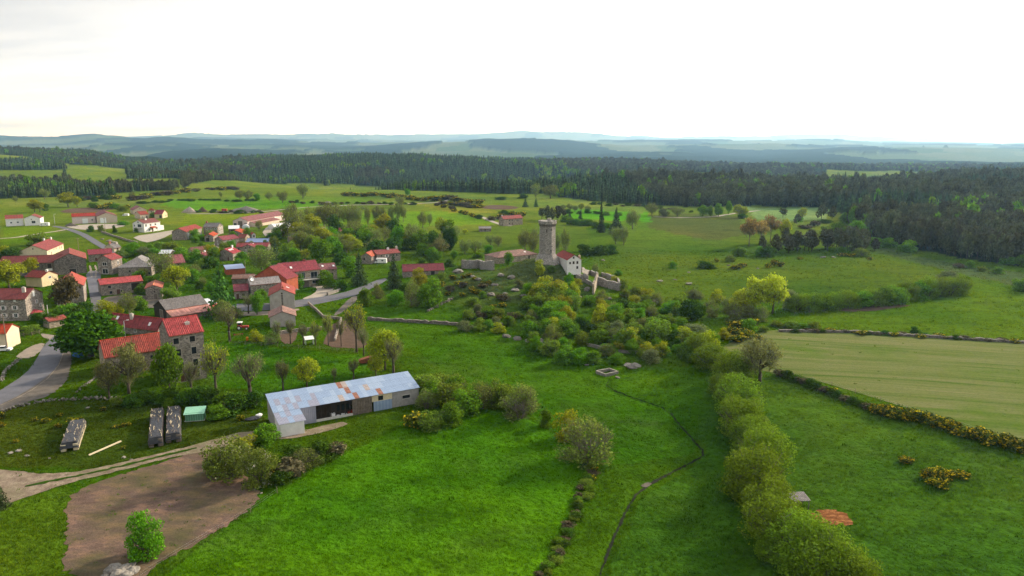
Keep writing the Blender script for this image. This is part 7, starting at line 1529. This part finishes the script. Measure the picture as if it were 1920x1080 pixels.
far_t = [(65,398,26,26,'yellow_tree'),(75,398,20,24,'yellow_tree'),(86,395,12,14,'dark_shrub'),(128,388,40,30,'yellow_tree'),(145,388,20,20,'yellow_tree'),(178,378,14,12,'dark_shrub'),(84,374,22,22,'bud_tree'),(30,380,12,14,'bud_tree'),(210,370,16,18,'dark_shrub'),(230,396,20,12,'olive_shrub'),(248,374,12,16,'bud_tree'),(175,390,20,12,'shrub'),(450,374,22,20,'bud_tree'),(465,376,22,22,'bud_tree'),(482,376,14,14,'bright_tree'),(505,376,16,18,'bud_tree'),(530,380,24,24,'bud_tree'),(568,372,26,30,'bud_tree'),(414,372,8,14,'bud_tree'),(680,396,12,12,'bud_tree'),(750,388,20,22,'bud_tree'),(1004,370,22,28,'bud_tree'),(1032,372,34,28,'bud_tree'),(980,372,20,10,'dark_shrub'),(940,374,26,6,'dark_shrub'),(765,366,12,14,'bright_tree'),(1068,396,14,16,'bud_tree'),(1078,397,14,14,'bud_tree'),(1090,397,16,18,'yellow_tree'),(1102,398,14,14,'bud_tree'),(1055,396,14,14,'bud_tree'),(1222,404,26,26,'bud_tree'),(1245,406,22,18,'grey_shrub'),(1270,406,28,20,'bud_tree'),(1318,406,24,22,'broadleaf'),(1332,406,12,22,'broadleaf'),(1347,406,18,26,'broadleaf'),(1366,402,12,26,'broadleaf'),(1385,408,26,26,'yellow_tree'),(1396,408,16,22,'yellow_tree'),(1392,410,20,10,'dark_shrub'),(1504,412,20,24,'yellow_tree'),(1498,416,16,12,'shrub'),(1540,410,24,28,'pine'),(1560,410,22,28,'pine'),(1585,420,26,24,'shrub'),(1600,425,24,40,'broadleaf'),(1570,436,30,22,'shrub'),(1550,438,26,18,'olive_shrub'),(1605,446,34,34,'broadleaf'),(1640,460,30,18,'shrub'),(1665,464,34,22,'shrub'),(1700,472,36,24,'shrub'),(1525,424,24,12,'heath'),(1545,418,30,8,'dark_shrub'),(1510,428,30,8,'heath'),(1890,496,30,18,'shrub'),(1820,502,20,16,'shrub'),(1840,508,20,12,'olive_shrub'),(1800,502,24,10,'heath'),(1870,512,26,14,'shrub'),(1915,500,24,24,'broadleaf')]
for u, v, w, h, k in far_t: plant(k, u, v, w, h, ADJ.get(k, k)+' along the far field edges below the forest', ADJ.get(k, k)+'s along the far field edges')
for pl_, ks, sp, w, h, lab in (
  ([(640,366),(700,368),(760,372),(800,378)], ('gorse', 'heath', 'gorse'), 11, 20, 8, 'low gorse and heather clump on the plateau heath'),
  ([(800,375),(850,376),(900,382)], ('gorse', 'gorse', 'heath'), 9, 22, 9, 'flowering gorse clump beside the plateau track'),
  ([(825,384),(860,386),(900,390)], ('gorse', 'heath'), 10, 22, 8, 'gorse clump between track and sloping field'),
  ([(940,402),(985,408)], ('gorse', 'gorse', 'dark_shrub'), 9, 18, 9, 'gorse bush on the bank above the far farmhouse'),
  ([(920,412),(950,408)], ('gorse', 'heath'), 8, 16, 8, 'gorse bush beside the far farm track'),
  ([(820,385),(850,396),(880,404),(905,414)], ('heath', 'dark_shrub', 'gorse'), 8, 14, 8, 'bush of the hedge slanting down to the far farm'),
  ([(150,376),(190,374),(230,372)], ('gorse', 'heath', 'dark_shrub'), 9, 18, 8, 'gorse and rock scrub before the pine strip'),
  ([(245,378),(290,368),(340,362),(370,358)], ('gorse', 'heath', 'heath'), 8, 20, 9, 'heather scrub on the rocky rise before the pine strip'),
  ([(185,392),(210,390),(240,392)], ('gorse', 'shrub'), 8, 18, 10, 'gorse and bushes beyond the pink farm hall'),
  ([(385,356),(430,356),(450,357)], ('gorse', 'heath'), 9, 18, 7, 'gorse on the skyline of the plateau'),
  ([(255,382),(330,377),(400,376),(480,378)], ('dark_shrub',), 10, 12, 4, 'low bush on the field boundary of the plateau'),
  ([(540,380),(620,383),(700,383),(780,384)], ('dark_shrub', 'heath'), 12, 14, 6, 'bush along the wall of the plateau track'),
  ([(350,398),(400,398),(460,400),(500,398)], ('dark_shrub', 'heath'), 10, 14, 5, 'low scrub along the quarry heaps'),
  ([(1110,384),(1160,386),(1210,388),(1300,398)], ('dark_shrub', 'heath'), 12, 14, 5, 'bush on the field boundary before the big wood'),
  ([(1050,398),(1120,402),(1200,404)], ('dark_shrub', 'shrub'), 13, 14, 7, 'bush along the bright green field beyond the tower'),
  ([(1480,622),(1540,622),(1620,626),(1700,630),(1800,636),(1910,642)], ('dark_shrub', 'gorse', 'heath'), 16, 18, 8, 'scrubby bush on the bank at the top of the hay field'),
  ([(1440,610),(1500,618),(1540,618)], ('olive_shrub', 'shrub'), 16, 24, 14, 'olive bush at the corner above the hay field')):
    tot = 0
    for (u0, v0), (u1, v1) in zip(pl_[:-1], pl_[1:]):
        n = max(1, int(math.hypot(u1-u0, v1-v0)/sp))
        for k in range(n):
            f = (k+R.random()*.8)/n; s = .7+.6*R.random(); plant(R.choice(ks), u0+(u1-u0)*f, v0+(v1-v0)*f+R.uniform(-1.5, 1.5), w*s, h*s, lab, lab)
# ---------------------------------------------------------------- grass tufts
m, t, b, o = newmat('grass_blades'); M['blades'] = m
ai = N(t, 'ShaderNodeAttribute'); ai.attribute_type = 'INSTANCER'; ai.attribute_name = 'tint'
g = N(t, 'ShaderNodeNewGeometry'); oi = N(t, 'ShaderNodeObjectInfo')
col = mixc(t, 1.0, ai.outputs['Color'], ramp(t, oi.outputs['Random'], [(0, (.40, .48, .4)), (.35, (.75, .8, .7)), (.75, (1, 1, 1)), (1, (1.0, 1.0, 1.0))]), 'MULTIPLY')
col = mixc(t, 1.0, col, ramp(t, g.outputs['Random Per Island'], [(0, (.75, .75, .75)), (1, (1, 1, 1))]), 'MULTIPLY')
t.nodes.remove(b); d = N(t, 'ShaderNodeBsdfDiffuse'); tr = N(t, 'ShaderNodeBsdfTranslucent'); ms = N(t, 'ShaderNodeMixShader'); ms.inputs[0].default_value = .4
L(t, col, d.inputs[0]); L(t, col, tr.inputs[0]); L(t, d.outputs[0], ms.inputs[1]); L(t, tr.outputs[0], ms.inputs[2]); L(t, ms.outputs[0], o.inputs[0])
def tuft(seed):
    rg = np.random.default_rng(seed); V = []; F = []
    for k in range(11):
        a = rg.random()*6.28; r = .45*rg.random()**.5; x0, y0 = r*math.cos(a), r*math.sin(a); ln = .22+.5*rg.random(); wd = .06+.05*rg.random(); aa = rg.random()*6.28; lean = .3*rg.random(); la = rg.random()*6.28
        bb = len(V); V += [(x0-wd*math.cos(aa), y0-wd*math.sin(aa), -.06), (x0+wd*math.cos(aa), y0+wd*math.sin(aa), -.06), (x0+lean*math.cos(la), y0+lean*math.sin(la), ln)]; F.append((bb, bb+1, bb+2))
    return np_mesh('tuft', V, F, M['blades'])
TUFTS = [tuft(s) for s in range(5)]
rg = np.random.default_rng(77); gxs, gys, gss = [], [], []
for y0, y1, s, k in ((78, 160, .62, .75), (160, 260, .95, .95), (260, 420, 1.7, 1.3)):
    gx, gy = grid_pts(-.78*y1, .78*y1, y0, y1, s, rg); q = np.abs(gx) < gy*.78; gx, gy = gx[q], gy[q]; gxs.append(gx); gys.append(gy); gss.append(np.full(gx.size, k))
gx = np.concatenate(gxs); gy = np.concatenate(gys); gs_ = np.concatenate(gss); keep = np.ones(gx.size, bool)
for ob in bpy.data.objects:
    if ob.get('kind') == 'structure' and ob.name != 'ground' and not ob.name.startswith(('grass_strip', 'stream')):
        co = np.array([v_.co[:2] for v_ in ob.data.vertices]); 
        if co[:, 1].min() > 420: continue
        lo, hi = co.min(0), co.max(0); sel = np.where(keep & (gx > lo[0]) & (gx < hi[0]) & (gy > lo[1]) & (gy < hi[1]))[0]
        if not len(sel): continue
        # boundary loop of the sheet
        ed = {}
        for p_ in ob.data.polygons:
            for ek in p_.edge_keys: ed[ek] = ed.get(ek, 0)+1
        nb = {}
        for (i_, j_), c_ in ed.items():
            if c_ == 1: nb.setdefault(i_, []).append(j_); nb.setdefault(j_, []).append(i_)
        st_ = next(iter(nb)); loop = [st_]; prev, cur = None, st_
        while True:
            nx = [q_ for q_ in nb[cur] if q_ != prev]
            if not nx or nx[0] == st_ or len(loop) > 5000: break
            prev, cur = cur, nx[0]; loop.append(cur)
        ins = in_poly(gx[sel], gy[sel], [tuple(co[i_]) for i_ in loop])
        rm = sel[ins]
        if ob.name.startswith(('bare_soil', 'hay_field')): rm = rm[rg.random(rm.size) > (.06 if ob.name.startswith('bare') else .012)]
        if ob.name.startswith('farm_track'): rm = rm[rg.random(rm.size) > .06]
        keep[rm] = False
for key, (e_, hl_, hw_, _, _) in HOUSES.items():
    c_, s_ = math.cos(e_.rotation_euler[2]), math.sin(e_.rotation_euler[2]); dx, dy = gx-e_.location.x, gy-e_.location.y
    keep &= ~((np.abs(dx*c_+dy*s_) < hl_) & (np.abs(-dx*s_+dy*c_) < hw_))
x_, y_, th_, Ln_, Wd_, _, _ = FIT['barn']; th_ = math.radians(th_); dx, dy = gx-x_, gy-y_; keep &= ~((np.abs(dx*math.cos(th_)+dy*math.sin(th_)) < Ln_/2) & (np.abs(-dx*math.sin(th_)+dy*math.cos(th_)) < Wd_/2+.3))
keep &= ~forest_mask(gx, gy)
patch = fbm(gx/6, gy/6, 3, 123); keep &= rg.random(gx.size) < np.clip(.25+1.5*(patch-.25), .15, 1)
sdist = seg_dist(gx/K, gy/K, STREAM)*K; keep &= sdist > .22
gx, gy, gs_, patch = gx[keep], gy[keep], gs_[keep], patch[keep]
zcol = zone_colour(gx, gy); zcol = np.clip(zcol*np.array([2.1, 1.75, 1.3]), 0, 1)
hz_ = (.35+.9*np.clip(patch-.2, 0, 1))*(.7+.6*rg.random(gx.size)); big = rg.random(gx.size) < .012; hz_ = np.where(big, hz_*2.0, hz_)
sc_ = np.stack([gs_*np.where(big, 1.5, 1), gs_*np.where(big, 1.5, 1), gs_*hz_*1.0], 1)
zcol = np.where(big[:, None], zcol*np.array([.55, .62, .8]), zcol)
gob = gn_scatter('meadow_grass', np.stack([gx, gy, terrain(gx, gy)], 1), sc_, rg.random(gx.size)*6.28, rg.integers(0, 5, gx.size), TUFTS, 'tufted green meadow grass around the village', 'grass')
ta = gob.data.color_attributes.new('tint', 'FLOAT_COLOR', 'POINT'); tcol = np.ones((gx.size, 4), np.float32); tcol[:, :3] = zcol; ta.data.foreach_set('color', tcol.ravel())
print('tufts', gx.size)

# ---------------------------------------------------------------- haze
m = bpy.data.materials.new('haze'); m.use_nodes = True; t = m.node_tree; t.nodes.clear()
o = N(t, 'ShaderNodeOutputMaterial'); pv = N(t, 'ShaderNodeVolumePrincipled')
pv.inputs['Color'].default_value = (0.34, 0.62, 1.0, 1); pv.inputs['Density'].default_value = 5.6e-5; pv.inputs['Anisotropy'].default_value = 0.5
pv.inputs['Absorption Color'].default_value = (1, 1, 1, 1)
L(t, pv.outputs[0], o.inputs['Volume'])
zt = float(GZ.max()); 
hb = MB().box(-29000, 29000, -29000, 29000, float(GZ.min())-2, max(zt, CAMZ)+30).build('haze', m)
setp(hb, 'pale blue haze over the distant hills', 'haze', kind='stuff')
